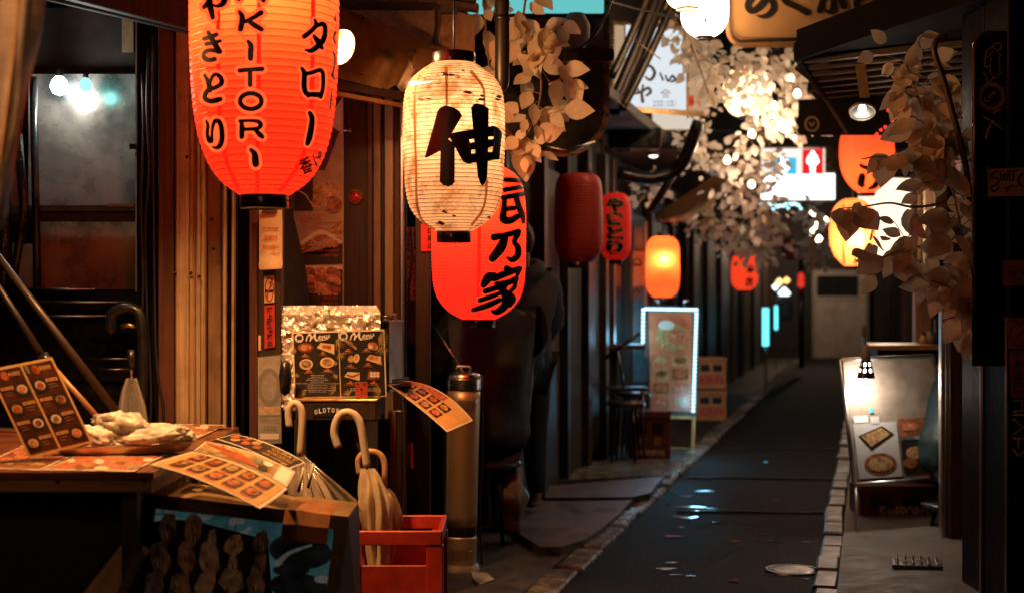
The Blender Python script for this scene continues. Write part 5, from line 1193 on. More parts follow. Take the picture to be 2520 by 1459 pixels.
mb = MB(); mb.lathe([(r_ * .8, .06), (r_ * 1.25, .045), (r_ * 1.35, .02), (r_ * 1.4, .0)], M('chipped_base', (.36, .32, .27), .5, grime=.5), (cyl.x - .02, 7.2, 0), 28, capt=False); mb.build('base', sc_)
mb = MB(); P = [ground(x, y, .03) for x, y in ((1160, 1405), (1198, 1408), (1217, 1424), (1180, 1437), (1165, 1425))]; n = 5
mb.add([tuple(p) for p in P] + [(p.x, p.y, .0) for p in P], [tuple(range(n))] + [(i, (i + 1) % n, n + (i + 1) % n, n + i) for i in range(n)], M('broken_tile', (.42, .38, .34), .5)); mb.build('broken_tile', None, 'broken pale tile shard at the foot of the steel cylinder', 'tile')
MB().tube([W(1065, 800, 7.3), W(1140, 915, 7.2)], .006, steel, 8).build('tension_wire', None, 'thin slanting wire running down to the steel cylinder lid', 'wire')

# ================================================================== skewer sign box
bx = thing('skewer_sign_box', 'leaning wooden sign box with a large photo of meat skewers', 'sign', (-.95, 5.0, 0))
TL3, TR3 = Vector((-1.27, 4.95, .703)), Vector((-.581, 4.95, .624)); Ud = (TR3 - TL3).normalized(); Nn = Vector((0, -1, 0)); Lr = (TR3 - TL3).length
Vd = Vector((-.114, -.12, -.986)).normalized(); NP = Ud.cross(Vd).normalized()
if NP.y > 0: NP = -NP
SF = plane(TL3, NP); t5 = T(350, 1000, 2.369)
def SBX(x, y, h=0.0):
    (a_, b_), = t5([(x, y)]); return SF(a_, b_, h)
back = -NP
LB = .72
def fbox(name, u0, u1, v0, v1, d0, d1, m):
    P = [TL3 + Ud * u + Vd * v + back * d for d in (d0, d1) for (u, v) in ((u0, v0), (u1, v0), (u1, v1), (u0, v1))]
    MB().add(P, [(0, 1, 2, 3), (7, 6, 5, 4), (0, 4, 5, 1), (1, 5, 6, 2), (2, 6, 7, 3), (3, 7, 4, 0)], m).build(name, bx)
wood_b = M('sign_box_wood', (.10, .055, .028), .45, var=.4, stretch=(3, 3, 3), scale=6, bump=.1)
fbox('frame_top', -.01, Lr + .01, -.012, .035, -.012, .16, wood_b); fbox('frame_left', -.01, .035, .036, LB, -.012, .12, wood_b); fbox('frame_right', Lr - .032, Lr + .01, .036, LB, -.012, .12, wood_b)
fbox('picture_backing', .036, Lr - .033, .036, LB, .012, .03, black_wood)
P = [TL3 + Vector((0, 0, .012)), TR3 + Ud * .01 + Vector((0, 0, .012)), TR3 + Ud * .01 - Nn * .34 + Vector((0, 0, .012)), TL3 - Nn * .34 + Vector((0, 0, .012))]
mb = MB(); mb.add(P + [p - Vector((0, 0, .03)) for p in P], [(0, 1, 2, 3), (7, 6, 5, 4), (0, 4, 5, 1), (1, 5, 6, 2), (2, 6, 7, 3), (3, 7, 4, 0)], M('box_top_wood', (.30, .19, .08), .3, var=.3, stretch=(2, 30, 2), scale=3, coat=.3)); mb.build('top_board', bx)
pr = TR3 + Ud * .012
mb = MB(); Q = [pr, pr - Nn * .34, pr - Nn * .45 + Vector((0, 0, -.66)), pr + Vd * .70]; mb.add(Q + [p - Ud * .02 for p in Q], [(0, 1, 2, 3), (7, 6, 5, 4), (0, 4, 5, 1), (1, 5, 6, 2), (2, 6, 7, 3), (3, 7, 4, 0)], black_wood); mb.build('side_board', bx)
mb = MB(); cp_ = M('packing_tape', (.34, .14, .05), .3, var=.3, scale=14, coat=.3)
tp = [TL3.lerp(TR3, .70) + Vector((0, 0, .0135)), TL3.lerp(TR3, .93) + Vector((0, 0, .0135))]
G = [[tp[0] - Nn * .26, tp[1] - Nn * .24], [tp[0] - Nn * .12 + Vector((0, 0, .006)), tp[1] - Nn * .12], [tp[0] + Nn * .0125, tp[1] + Nn * .0125], [tp[0] + Nn * .0125 + Vd * .05 + NP * .014, tp[1] + Nn * .0125 + Vd * .045 + NP * .014], [tp[0] + Vd * .11 + NP * .02, tp[1] + Vd * .10 + NP * .02]]
V = [p for r2_ in G for p in (r2_[0], r2_[0].lerp(r2_[1], .35) + Vector((0, 0, .004)), r2_[0].lerp(r2_[1], .7), r2_[1])]
mb.add(V, [(j * 4 + i, j * 4 + i + 1, (j + 1) * 4 + i + 1, (j + 1) * 4 + i) for j in range(4) for i in range(3)], cp_, False); mb.build('packing_tape', bx)
mb = MB(); teal_print = M('teal_photo_print', (.16, .56, .64), .25, var=.5, scale=9, coat=.3)
mb.poly(SBX, [(160, 885), (1325, 1035), (1290, 1680), (20, 1640)], teal_print, -.008)
leafw = M('pale_leaf_print', (.66, .76, .80), .35, var=.3); rnd = random.Random(4)
for k in range(34):
    x = rnd.uniform(180, 1290); y = 900 + (x - 160) * .12 + rnd.uniform(5, 240); mb.disc(SBX, x, y, rnd.uniform(16, 48), rnd.uniform(10, 26), leafw, -.0072 + k * .00001, 12, rot=rnd.uniform(-.5, .5))
dk = M('photo_shadow_print', (.012, .011, .011), .3)
meat = [M('brown_meat_print', (.22, .075, .03), .25, var=.75, scale=26, col2=(.50, .24, .13), detail=9, coat=.3), M('pale_meat_print', (.52, .25, .11), .25, var=.6, scale=24, col2=(.72, .44, .24), detail=9, coat=.3), M('tan_meatball_print', (.48, .24, .08), .25, var=.7, scale=40, col2=(.70, .42, .18), detail=9, coat=.3)]
mb.poly(SBX, [(150, 1000), (260, 985), (420, 990), (470, 1080), (600, 1120), (760, 1080), (900, 1120), (930, 1500), (900, 1680), (20, 1640)], dk, -.0066)
def skew(xt, yt, xb, yb, blobs, m, k0):
    mb.stroke(SBX, [(xt, yt, 8), (lerp(xt, xb, .5), lerp(yt, yb, .5), 8), (xb, yb, 8)], tan_board, -.006 + k0 * .00003)
    for i, (t, w, l, a) in enumerate(blobs):
        x, y = lerp(xt, xb, t), lerp(yt, yb, t); rq = random.Random(k0 * 17 + i); P_ = []
        for q_ in range(22):
            th = 2 * math.pi * q_ / 22; rr_ = 1 + .16 * math.sin(2 * th + rq.random() * 6) + .10 * math.sin(5 * th + rq.random()) + rq.uniform(-.05, .05)
            X_, Y_ = w * .92 * rr_ * math.cos(th), l * .96 * rr_ * math.sin(th); P_.append((x + X_ * math.cos(a) - Y_ * math.sin(a), y + X_ * math.sin(a) + Y_ * math.cos(a)))
        mb.poly(SBX, P_, m, -.0055 + (k0 * 6 + i) * .00004)
        for g_ in range(3):
            gx, gy = x + rq.uniform(-.5, .3) * w, y + rq.uniform(-.6, .5) * l; mb.stroke(SBX, [(gx, gy, 5), (gx + rq.uniform(-8, 14), gy + rq.uniform(14, 34), 11), (gx + rq.uniform(-8, 10), gy + rq.uniform(40, 60), 4)], (meat[1], dk, meat[1])[g_], -.0055 + (k0 * 6 + i) * .00004 + .00001 * (g_ + 1), sub=3)
skew(265, 960, 130, 1560, [(.13, 58, 100, .1), (.46, 62, 110, -.1), (.8, 70, 130, .1)], meat[0], 1)
skew(440, 950, 300, 1560, [(.16, 56, 105, .1), (.46, 58, 105, -.1), (.8, 66, 120, .1)], meat[0], 2)
skew(550, 1030, 470, 1600, [(.14, 26, 60, .1), (.36, 66, 120, -.15), (.66, 62, 105, .3), (.9, 66, 100, 0)], meat[1], 3)
skew(690, 1020, 650, 1620, [(.22, 66, 68, .1), (.42, 34, 60, 0), (.60, 80, 84, .2), (.92, 78, 80, 0)], meat[2], 4)
skew(868, 1050, 800, 1640, [(.14, 50, 70, .1), (.40, 46, 90, .2), (.62, 56, 90, -.2), (.9, 60, 90, 0)], meat[0], 5)
blk = M('black_pepper_print', (.02, .024, .03), .22, var=.8, scale=8, col2=(.07, .085, .10), coat=.3)
mb.disc(SBX, 1110, 1190, 205, 110, blk, -.0045, 24, rot=.12); mb.disc(SBX, 1100, 1420, 190, 90, blk, -.0044, 24, rot=.1); mb.disc(SBX, 1050, 1310, 120, 40, blk, -.0043, 18); mb.stroke(SBX, [(960, 1270, 40), (1040, 1200, 26), (1180, 1150, 14)], leafw, -.0042); mb.disc(SBX, 1250, 1370, 50, 26, leafw, -.0041)
for x in (1074, 1104): mb.stroke(SBX, [(x, 1070, 12), (x + 4, 1130, 12)], tan_print, -.004)
for m_ in (teal_print, leafw, blk): backlit(m_, .05)
for m_ in meat: backlit(m_, .026)
mb.build('photo_print', bx)
fbox('glass', .036, Lr - .033, .036, LB, -.004, -.002, clear('sign_glass', (.03, .03, .03), .06, .08))
# plank leaning under the table
MB().bar(W(215, 1500, 4.62), W(345, 1335, 4.75), .09, .02, tan_board, bev=.003).build('leaning_plank', None, 'tan wooden plank leaning under the table beside the sign box', 'plank')
MB().bar(W(285, 1500, 4.55), W(345, 1360, 4.68), .03, .02, black_wood).build('dark_batten', None, 'dark batten leaning across the tan plank', 'batten')
# ================================================================== overhead signs on the left
gs = thing('glass_bubble_sign', 'rounded glossy box sign with cyan lit top behind the near leaves', 'sign', W(1380, 385, 8.6))
S86 = at_depth(8.6)
frame_m = M('sign_frame_bronze', (.45, .30, .16), .3, .9, var=.2, rvar=.1)
MB().slab(S86, rrect(1226, -90, 1500, 386, 115, 8, (0, 1, 1, 0)), .22, frame_m).build('housing', gs)
mirror = M('smoked_glossy_panel', (.10, .095, .09), .12, .7, var=.6, scale=4, rvar=.06)
MB().slab(S86, rrect(1240, 156, 1484, 372, 100, 8, (0, 1, 1, 0)), .01, mirror, .012).build('lower_panel', gs)
MB().slab(S86, [(1240, 44), (1484, 44), (1484, 118), (1240, 118)], .01, M('grey_frosted_panel', (.26, .27, .27), .2, var=.5, scale=5, col2=(.4, .42, .42)), .012).build('middle_panel', gs)
MB().slab(S86, rrect(1240, -80, 1486, 40, 12, 4), .01, E('cyan_lit_panel', (.16, .66, .66), .85), .012).build('lit_panel', gs)
MB().slab(S86, rrect(1232, 34, 1494, 46, 5, 3), .03, dark_wood, .03).build('rail', gs)
MB().slab(S86, rrect(1352, 120, 1512, 150, 8, 3), .08, black_wood, .09).build('rail', gs)
MB().lathe([(.001, .14), (.05, .13), (.085, .06), (.08, -.02), (.05, -.08)], M('grey_plush', (.22, .2, .19), .8), W(1418, 88, 8.5), 20).build('rounded_knob', gs)
MB().tube(smooth_pts([W(1520, -40, 8.3), W(1482, 60, 8.3), W(1440, 108, 8.3), W(1400, 130, 8.3)]), .006, cable_mat, 8).build('cable', gs)
MB().tube([W(1302, 350, 8.4), W(1395, 372, 8.38), W(1465, 352, 8.4)], .012, steel, 10).build('lower_rim', gs)
c2 = thing('cyan_lit_sign', 'small cyan lit sign corner left of the black hanging pipe', 'sign', W(1190, 35, 8.2))
MB().slab(at_depth(8.2), rrect(1150, -90, 1216, 36, 8, 3), .06, E('cyan_panel', (.16, .66, .66), .85)).build('lit_face', c2)
MB().slab(at_depth(8.22), rrect(1146, -94, 1220, 42, 10, 3), .08, dark_wood).build('frame', c2)
hp = thing('black_pipe', 'thick black hanging pipe with a rounded end in front of the leaves', 'pipe', W(1236, 230, 6.75))
MB().tube([W(1236, y, 6.75) for y in (-80, 20, 120, 195, 215, 226)], [.034, .034, .035, .035, .028, .012], M('pipe_black', (.018, .012, .010), .4), 20).build('tube', hp)
MB().tube([W(1236, y, 6.75) for y in (40, 52)], .038, black_plastic, 20).build('collar', hp)
for k, (x0, y0, x1, y1, r) in enumerate(((1640, -30, 1510, 282, .04), (1628, -40, 1508, 250, .036), (1660, 0, 1530, 272, .028), (1606, -40, 1505, 190, .028))):
    MB().tube(sag(W(x0, y0, 10.2 - k * .1), W(x1, y1, 10.0 - k * .1), .02), r, M('sheathed_cable', (.012, .007, .005), .45), 10).build('thick_cable', None, ['thickest sheathed cable running diagonally before the white sign', 'upper left sheathed cable of the diagonal bundle', 'right hand sheathed cable of the diagonal bundle', 'leftmost thin cable of the diagonal bundle'][k], 'cable', 'diagonal cable bundle')
for (x, y) in ((1592, 120), (1528, 255)): MB().tube([W(x - 34, y - 22, 9.6), W(x + 34, y + 26, 9.6)], .004, tan_board, 6).build('cable_tie', None, 'upper tie round the diagonal cables' if x > 1560 else 'lower tie round the diagonal cables', 'cable tie')
# white や sign
ws = thing('white_bar_sign', 'white backlit sign with brush character や and a small red house mark', 'sign', W(1620, 285, 11.2))
S11 = at_depth(11.2)
MB().slab(S11, [(1506, 52), (1748, 70), (1746, 290), (1508, 272)], .12, frame_m).build('frame', ws)
lit_white = E('backlit_white', (.80, .86, .92), .95); lit_cream = E('backlit_cream', (.95, .62, .36), .5)
MB().slab(S11, [(1540, 62), (1690, 76), (1688, 272), (1540, 262)], .01, lit_white, .012).build('white_face', ws)
MB().slab(S11, [(1512, 62), (1536, 64), (1536, 262), (1512, 260)], .01, lit_cream, .012).build('cream_strip', ws)
MB().slab(S11, [(1696, 82), (1742, 86), (1740, 276), (1696, 272)], .01, lit_cream, .012).build('cream_strip', ws)
mb = MB(); ti = T(1600, 0, 2.7014)
for i, st in enumerate(([(350, 690, 22), (400, 680, 20), (450, 650, 22), (470, 680, 24), (440, 705, 18)], [(415, 630, 16), (405, 690, 22), (412, 750, 26)], [(370, 650, 18), (385, 680, 16)], [(420, 540, 22), (430, 500, 22), (470, 490, 20), (500, 540, 24), (470, 590, 22), (430, 570, 14)], [(540, 540, 14), (560, 590, 16)], [(580, 560, 14), (600, 600, 16), (630, 560, 16), (650, 590, 18), (620, 605, 14)], [(380, 560, 26), (400, 520, 18)])): mb.stroke(S11, ti(st), ink, .016 + i * .0004)
for i, st in enumerate(([(545, 690, 7), (580, 665, 7), (615, 690, 7)], [(560, 690, 6), (600, 690, 6)], [(580, 690, 6), (580, 720, 6)], [(562, 705, 6), (566, 720, 6)], [(598, 705, 6), (596, 720, 6)])): mb.stroke(S11, ti(st), M('red_mark_%d' % i, (.3, .04, .02), .5), .016 + i * .0003)
for k in range(2): mb.text(S11, '新宿思い出横丁' , *[v for p in ti([(488, 742 + k * 26), (664, 762 + k * 26)]) for v in p], ink, .016)
mb.build('lettering', ws)
mb = MB(); (a_, b_), (c_, d_) = ti([(750, 705), (835, 785)]); mb.rect(S11, a_, b_, c_, d_, E('red_seal', (.9, .12, .04), .6), .016); mb.text(S11, '居酒屋', a_ + 3, b_ + 8, c_ - 3, b_ + 22, red_ink, .018, .03); mb.build('red_seal', ws)
s_ = thing('small_lit_sign', 'small rounded white lit sign just below the や sign', 'sign', W(1650, 318, 12.4))
MB().slab(at_depth(12.4), rrect(1606, 262, 1720, 319, 14, 4), .1, E('soft_white_face', (.95, .82, .68), .75)).build('face', s_); MB().slab(at_depth(12.42), rrect(1602, 258, 1724, 323, 16, 4), .12, frame_m).build('frame', s_)
# dark machinery under the bubble sign: AC ducts, pipes and brackets
dk_ = thing('duct_bracket', 'dark ducts and curved bracket below the や sign', 'duct', W(1580, 400, 11))
MB().tube(smooth_pts([W(1520, 425, 11), W(1600, 440, 11), W(1660, 420, 11), W(1690, 380, 10.9), W(1720, 300, 10.8)]), .05, black_plastic, 12).build('curved_pipe', dk_)
MB().box(W(1560, 345, 11.4), (.42, .3, .16), black_metal, bev=.01).build('duct_box', dk_); MB().box(W(1530, 295, 11.0), (.22, .3, .04), tan_board, bev=.006).build('lit_ledge', dk_)
MB().tube([W(1600, 520, 11.2), W(1690, 380, 11.2)], .03, dark_wood, 10).build('diagonal_strut', dk_)
lamp_s = thing('small_ceiling_light', 'tiny white ceiling light among the dark ducts', 'light', W(1608, 384, 12)); MB().lathe([(.001, -.02), (.03, -.012), (.045, .005)], E('ceiling_light_glass', (1, .9, .8), 3), W(1608, 384, 12), 16).build('glass', lamp_s)
MB().lathe([(.045, .0), (.05, .0), (.05, .03), (.001, .03)], black_plastic, W(1608, 384, 12), 16).build('fitting', lamp_s)
# cloth awning belly (tan fabric) in the middle distance
aw = MB(); Pa = w3([(1610, 530, 13.6), (1700, 470, 13.4), (1790, 412, 13.2)], [(1625, 545, 13.4), (1715, 522, 13.0), (1796, 450, 12.9)], [(1640, 545, 13.8), (1720, 520, 13.6), (1796, 440, 13.5)]); Sa = patch(Pa); V = [Sa(i / 10, j / 8) for j in range(9) for i in range(11)]
aw.add(V, [(j * 11 + i, j * 11 + i + 1, (j + 1) * 11 + i + 1, (j + 1) * 11 + i) for j in range(8) for i in range(10)], M('tan_canvas', (.45, .28, .12), .7, var=.2, bump=.2), True).build('canvas_awning', None, 'sagging tan canvas awning lit from below in the middle distance', 'awning')
# ================================================================== cream sign at the top
rs_ = thing('cream_box_sign', 'large cream box sign with bold black brush lettering cut off at the top', 'sign', W(1990, 115, 9.4))
S94 = at_depth(9.4)
cream_face = M('cream_sign_face', (.33, .19, .085), .4, var=.08, scale=5)
MB().slab(S94, rrect(1786, -160, 2202, 118, 44, 8, (0, 0, 1, 0)), .2, M('sign_rim_tan', (.26, .14, .06), .4)).build('housing', rs_)
MB().slab(S94, rrect(1806, -160, 2202, 92, 30, 8, (0, 0, 1, 0)), .01, cream_face, .012).build('face', rs_)
MB().tube([W(1796, -100, 9.36), W(1796, 60, 9.36)] + [W(1796 + 26 * (1 - math.cos(a)), 60 + 42 * math.sin(a), 9.36) for a in (.4, .8, 1.2, 1.57)] + [W(2200, 92, 9.36)], .011, dark_wood, 8).build('rim', rs_)
mb = MB(); t8 = T(1950, 0, 4.846)
for i, st in enumerate(([(560, -110, 90), (450, 30, 96), (445, 110, 100), (500, 150, 84), (590, 90, 100), (680, -10, 100), (740, -70, 90)], [(690, -30, 70), (760, 30, 84), (770, 120, 84), (700, 200, 76), (620, 222, 50), (545, 208, 14)], [(960, -90, 90), (918, -10, 92), (960, 40, 84), (1080, 95, 84), (1212, 165, 92)], [(1440, -80, 84), (1405, 60, 80), (1384, 142, 84)], [(1560, -80, 84), (1566, 60, 84), (1545, 150, 88), (1490, 160, 50), (1440, 126, 14)], [(1630, -80, 74), (1676, 30, 80), (1698, 88, 84)], [(2160, 12, 60), (2060, -20, 46), (1980, -60, 40)], [(1990, -70, 60), (1890, 0, 84), (1868, 60, 84), (1910, 118, 84), (1990, 136, 80), (2090, 126, 84)], [(2060, -80, 60), (2130, -10, 64), (2160, 20, 50)])): mb.stroke(S94, t8(st), ink, .016 + i * .0006)
mb.build('lettering', rs_)
sm = thing('smoke_sign', 'small pale sign with the character 煙 below the cream box sign', 'sign', W(2065, 160, 10.2)); Ssm = at_depth(10.2)
MB().slab(Ssm, [(2035, 112), (2110, 108), (2110, 168), (2035, 166)], .03, M('pale_sign_face', (.66, .46, .30), .5)).build('face', sm); MB().text(Ssm, '煙', 2044, 118, 2082, 160, ink, .004, .04).build('lettering', sm)
# ================================================================== right hand eave, lamp, signs
ZE = 2.70
ev = thing('black_slatted_eave', 'black slatted eave jutting over the alley from the right', 'eave', (2.2, 7.8, ZE))
Pe = [(1.56, 7.8), (2.09, 9.5), (3.6, 9.5), (3.6, 5.6), (2.12, 5.9)]
eave_black = M('eave_matte_black', (.008, .007, .007), .85, spec=.1)
prism(Pe, ZE + .02, ZE + .16, eave_black).build('soffit', ev)
MB().bar(Vector((1.56, 7.8, ZE + .04)), Vector((2.09, 9.5, ZE + .04)), .03, .08, black_metal, up=Vector((0, 0, 1))).build('fascia', ev); MB().bar(Vector((1.56, 7.8, ZE + .04)), Vector((2.12, 5.9, ZE + .04)), .03, .10, eave_black, up=Vector((0, 0, 1))).build('fascia', ev)
for k in range(7):
    t = k / 7; p = Vector((1.62, 7.85, ZE)).lerp(Vector((2.12, 9.45, ZE)), t); MB().bar(p, p + Vector((1.2, -.9, 0)), .05, .03, black_wood, up=Vector((0, 0, 1))).build('slat', ev)
MB().slab(at_depth(7.3), [(2104, 160), (2130, 158), (2140, 240), (2116, 242)], .004, M('pale_cloth_tag', (.34, .24, .15), .6)).build('hanging_tag', None, 'pale cloth strip hanging from the black slatted eave', 'tag')
ls = W(2122, 276, 8.0)
shade_lamp('round_downlight', 'round white lit downlight lamp under the black eave', ls, (-.12, -.52, -.85), .072, 3.5, 150, None, black_plastic, [ls + Vector((.02, .1, .3))], col=(1, .8, .6))
MB().tube(smooth_pts([W(1960, 165, 8.6), W(2000, 200, 8.55), W(2040, 255, 8.5), W(2085, 330, 8.4)]), [.02 - .0005 * i for i in range(16)], M('bark_brown', (.10, .055, .03), .7), 8).build('bare_branch', None, 'bare brown branch slanting below the black eave', 'branch')
bs = thing('black_round_mark_sign', 'black hanging sign with a pale round mark', 'sign', W(2018, 335, 9.9)); S99 = at_depth(9.9)
MB().slab(S99, [(1964, 246), (2214, 238), (2214, 334), (1964, 334)], .05, M('black_sign_face', (.02, .014, .010), .5)).build('face', bs)  # right half is added, a dark stand-in hiding the lantern top
mb = MB(); mb.ring(S99, 1998, 306, 16, 17, 5, paper_tan, .004); mb.stroke(S99, [(1992, 302, 4), (1998, 310, 5), (2004, 302, 4)], paper_tan, .005); mb.build('round_mark', bs)
# ice cream sign
ic = thing('ice_cream_sign', 'glaring white lit sign with blue and red soft ice cream pictures', 'sign', W(1965, 495, 17)); S17 = at_depth(17.0)
MB().slab(S17, rrect(1868, 360, 2060, 498, 8, 3), .2, frame_m).build('housing', ic)
lit = E('lit_white_face', (.85, .95, 1.0), 3.2)
MB().slab(S17, [(1874, 432), (2054, 428), (2054, 491), (1874, 491)], .02, lit, .025).build('lower_face', ic)
MB().slab(S17, [(1874, 366), (2030, 366), (2030, 431), (1874, 431)], .02, E('lit_upper_face', (.9, .8, .7), 1.3), .025).build('upper_face', ic)
MB().slab(S17, [(1900, 388), (1960, 388), (1960, 431), (1900, 431)], .01, E('blue_picture', (.06, .55, .85), 1.0), .04).build('blue_picture', ic); MB().slab(S17, [(1974, 368), (2026, 366), (2026, 430), (1974, 430)], .01, E('red_picture', (1.0, .02, .02), .9), .04).build('red_picture', ic)
for (x, y0) in ((1930, 388), (2000, 376)):
    mb = MB(); mb.stroke(S17, [(x, y0, 8), (x, y0 + 10, 22), (x, y0 + 24, 30), (x, y0 + 32, 14), (x, 431, 10)], lit, .05); mb.build('soft_ice_cream', ic)
mb = MB(); mb.rect(S17, 1900, 484, 2040, 487, E('orange_line', (1, .15, .02), 1), .03); mb.disc(S17, 1886, 472, 6, 6, M('grey_mark', (.4, .4, .4), .5), .03, 4); mb.build('lettering', ic)
mb = MB(); rnd = random.Random(8)
for k in range(20):
    p = W(1872 + k * 5.2, 505 + rnd.uniform(-5, 10), 18); mb.lathe([(.001, -.02), (.02, 0), (.001, .02)], E('cyan_bead', (.5, .95, 1), 3) if k == 0 else mb.m[0], p, 8)
mb.build('bead_lights', None, 'row of tiny cyan bead lights below the ice cream sign', 'lights')
for k, (x, y, r) in enumerate(((2002, 524, .05), (2012, 560, .06), (2016, 590, .045), (2030, 545, .05), (1996, 572, .04))):
    t = thing('string_bulb', ['upper left', 'large middle', 'lowest', 'right hand', 'left hand'][k] + ' warm string bulb glowing beside the far orange lantern', 'bulb', W(x, y, 20), 'warm string bulbs')
    MB().lathe([(.001, -r), (r * .8, -r * .6), (r, 0), (r * .6, r * .8), (r * .3, r * 1.2)], glow_warm, W(x, y, 20), 14).build('glass', t); MB().lathe([(r * .32, r * 1.2), (r * .32, r * 1.8), (.001, r * 1.8)], black_plastic, W(x, y, 20), 10).build('socket', t)
for k, (x, y, Y) in enumerate(((1905, 262, 10.9), (1962, 232, 10.8), (1850, 330, 11.2), (1930, 318, 11.3), (1790, 395, 11.6), (1850, 455, 12.0))):
    t = thing('garland_bulb', ['bare bulb left of the leaf cluster centre', 'bare bulb at the right of the bright leaf cluster', 'bare bulb under the hidden lantern', 'bare bulb low in the bright leaf cluster', 'bare bulb in the leaves above the tan canvas', 'bare bulb in the lower crossing leaves'][k], 'bulb', W(x, y, Y), 'bare bulbs among the leaves'); r = .03
    MB().lathe([(.001, -r), (r * .8, -r * .6), (r, 0), (r * .6, r * .8), (r * .3, r * 1.2)], glow_warm, W(x, y, Y), 14).build('glass', t); MB().lathe([(r * .32, r * 1.2), (r * .32, r * 1.9), (.001, r * 1.9)], black_plastic, W(x, y, Y), 10).build('socket', t)
    lamp('bulb_light', W(x, y, Y - .12), 7, (1, .70, .46), t, .03)
# bright window on the right
bw = thing('bright_window', 'glaring lit shop window behind the right hand lanterns', 'window', W(2180, 650, 12.8)); S128 = at_depth(12.9)
MB().slab(S128, [(2112, 436), (2240, 440), (2240, 640), (2112, 650)], .03, E('lit_window_glass', (1.0, .76, .52), 1.7)).build('pane', bw)
for (x0, x1) in ((2240, 2250), (2266, 2275), (2290, 2300)): MB().slab(S128, [(x0, 430), (x1, 430), (x1, 660), (x0, 660)], .05, dark_wood, .04).build('mullion', bw)
MB().slab(S128, [(2251, 470), (2265, 470), (2265, 640), (2251, 640)], .02, tan_board).build('side_pane', bw); MB().slab(S128, [(2276, 450), (2289, 450), (2289, 570), (2276, 570)], .02, E('reflecting_strip_glow', (1, .8, .6), 2.0)).build('side_pane', bw)  # the white strip glows; its reflected light is put into the colour
lamp('window_light', W(2180, 540, 12.6), 22, (1, .75, .5), bw, .1)
# ================================================================== menu sign with LED edge
ld = thing('light_edged_menu_sign', 'standing photo menu sign edged with white-blue lights', 'sign', ground(1660, 1110)); SL = at_depth(12.9)
MB().slab(SL, [(1588, 752), (1722, 756), (1714, 1022), (1598, 1014)], .06, M('sign_back_dark', (.03, .03, .035), .5)).build('back', ld)
pink = M('pink_menu_print', (.50, .14, .06), .35, var=.25, scale=12); tile_m = [food[2], food[1], food[0], red_print]
mb = MB(); mb.poly(SL, [(1596, 766), (1704, 768), (1700, 1012), (1602, 1008)], pink, .004); mb.disc(SL, 1655, 830, 44, 34, food[1], .006, rot=.2); mb.disc(SL, 1670, 830, 26, 20, food[2], .008); mb.disc(SL, 1640, 800, 20, 12, paper_white, .009)
for i in range(2):
    for j in range(4): mb.rect(SL, 1606 + i * 48, 874 + j * 34, 1646 + i * 48, 900 + j * 34, tile_m[(i + j) % 4], .006); mb.disc(SL, 1626 + i * 48, 886 + j * 34, 15, 9, tile_m[(i + j + 1) % 4], .008)
mb.build('print', ld)
led = E('led_white_blue', (.45, .84, 1.0), 4.0); mb = MB()
def beads(p, q_, n):
    for k in range(n):
        t = k / max(1, n - 1); mb.lathe([(.0008, -.014), (.014, -.006), (.014, .006), (.0008, .014)], led, W(lerp(p[0], q_[0], t), lerp(p[1], q_[1], t), 12.86), 8)
beads((1590, 760), (1714, 762), 15); beads((1714, 772), (1706, 1010), 26); beads((1583, 762), (1582, 850), 10); mb.build('led_strip', ld)
blue_l = lamp('strip_light', W(1660, 742, 12.86), 1.2, (.3, .75, 1.0), ld, .1)
lamp('strip_light', W(1728, 1000, 12.5), 6, (.25, .7, 1.0), ld, .1); lamp('strip_light', W(1568, 830, 12.7), 5, (.25, .7, 1.0), ld, .08)
lamp('strip_light', W(1722, 930, 12.5), 34, (.12, .62, 1.0), ld, .06, 24, ground(1570, 1255), .9)  # added spot throwing the strip's cyan onto the left gutter kerb
or_m = M('orange_wood_leg', (.55, .26, .07), .5, var=.2)
for a_, b_ in (((1606, 1018), (1604, 1108)), ((1708, 1022), (1704, 1110)), ((1604, 1104), (1704, 1106)), ((1606, 1024), (1706, 1026))): MB().bar(W(*a_, 12.92), W(*b_, 12.92), .03, .03, or_m).build('leg_frame', ld)
for x in (1620, 1684): MB().tube([W(x, 752, 12.9), W(x, 742, 12.85), W(x + (10 if x > 1650 else -8), 738, 12.8)], .01, steel, 8).build('clamp', ld)
# orange boards and blue pane left of it
ob = thing('orange_pictogram_board', 'tall orange lit board with dome pictograms left of the orange lantern', 'board', W(1550, 735, 13.4)); S134 = at_depth(13.4)
MB().slab(S134, [(1548, 618), (1588, 618), (1588, 702), (1548, 706)], .02, M('orange_board', (.55, .28, .10), .5)).build('upper_board', ob); MB().slab(S134, [(1556, 706), (1578, 706), (1578, 738), (1556, 738)], .02, tan_board).build('lower_board', ob); MB().slab(S134, [(1560, 560), (1582, 560), (1582, 614), (1560, 614)], .02, tan_board).build('top_board', ob)
mb = MB(); mb.stroke(S134, [(1558, 648, 4), (1561, 640, 4), (1568, 637, 4), (1575, 640, 4), (1578, 648, 4)], dark_wood, .004); mb.rect(S134, 1556, 649, 1580, 655, dark_wood, .0042); mb.stroke(S134, [(1560, 720, 4), (1567, 712, 4), (1575, 720, 4)], dark_wood, .004); mb.build('pictogram', ob)
MB().slab(at_depth(13.45), [(1540, 545), (1592, 545), (1592, 940), (1540, 940)], .03, M('blue_grey_pane', (.10, .20, .26), .3, var=.3)).build('pane', ob)
MB().slab(at_depth(13.42), [(1586, 545), (1593, 545), (1593, 880), (1586, 880)], .02, cream_wood).build('edge_post', ob)
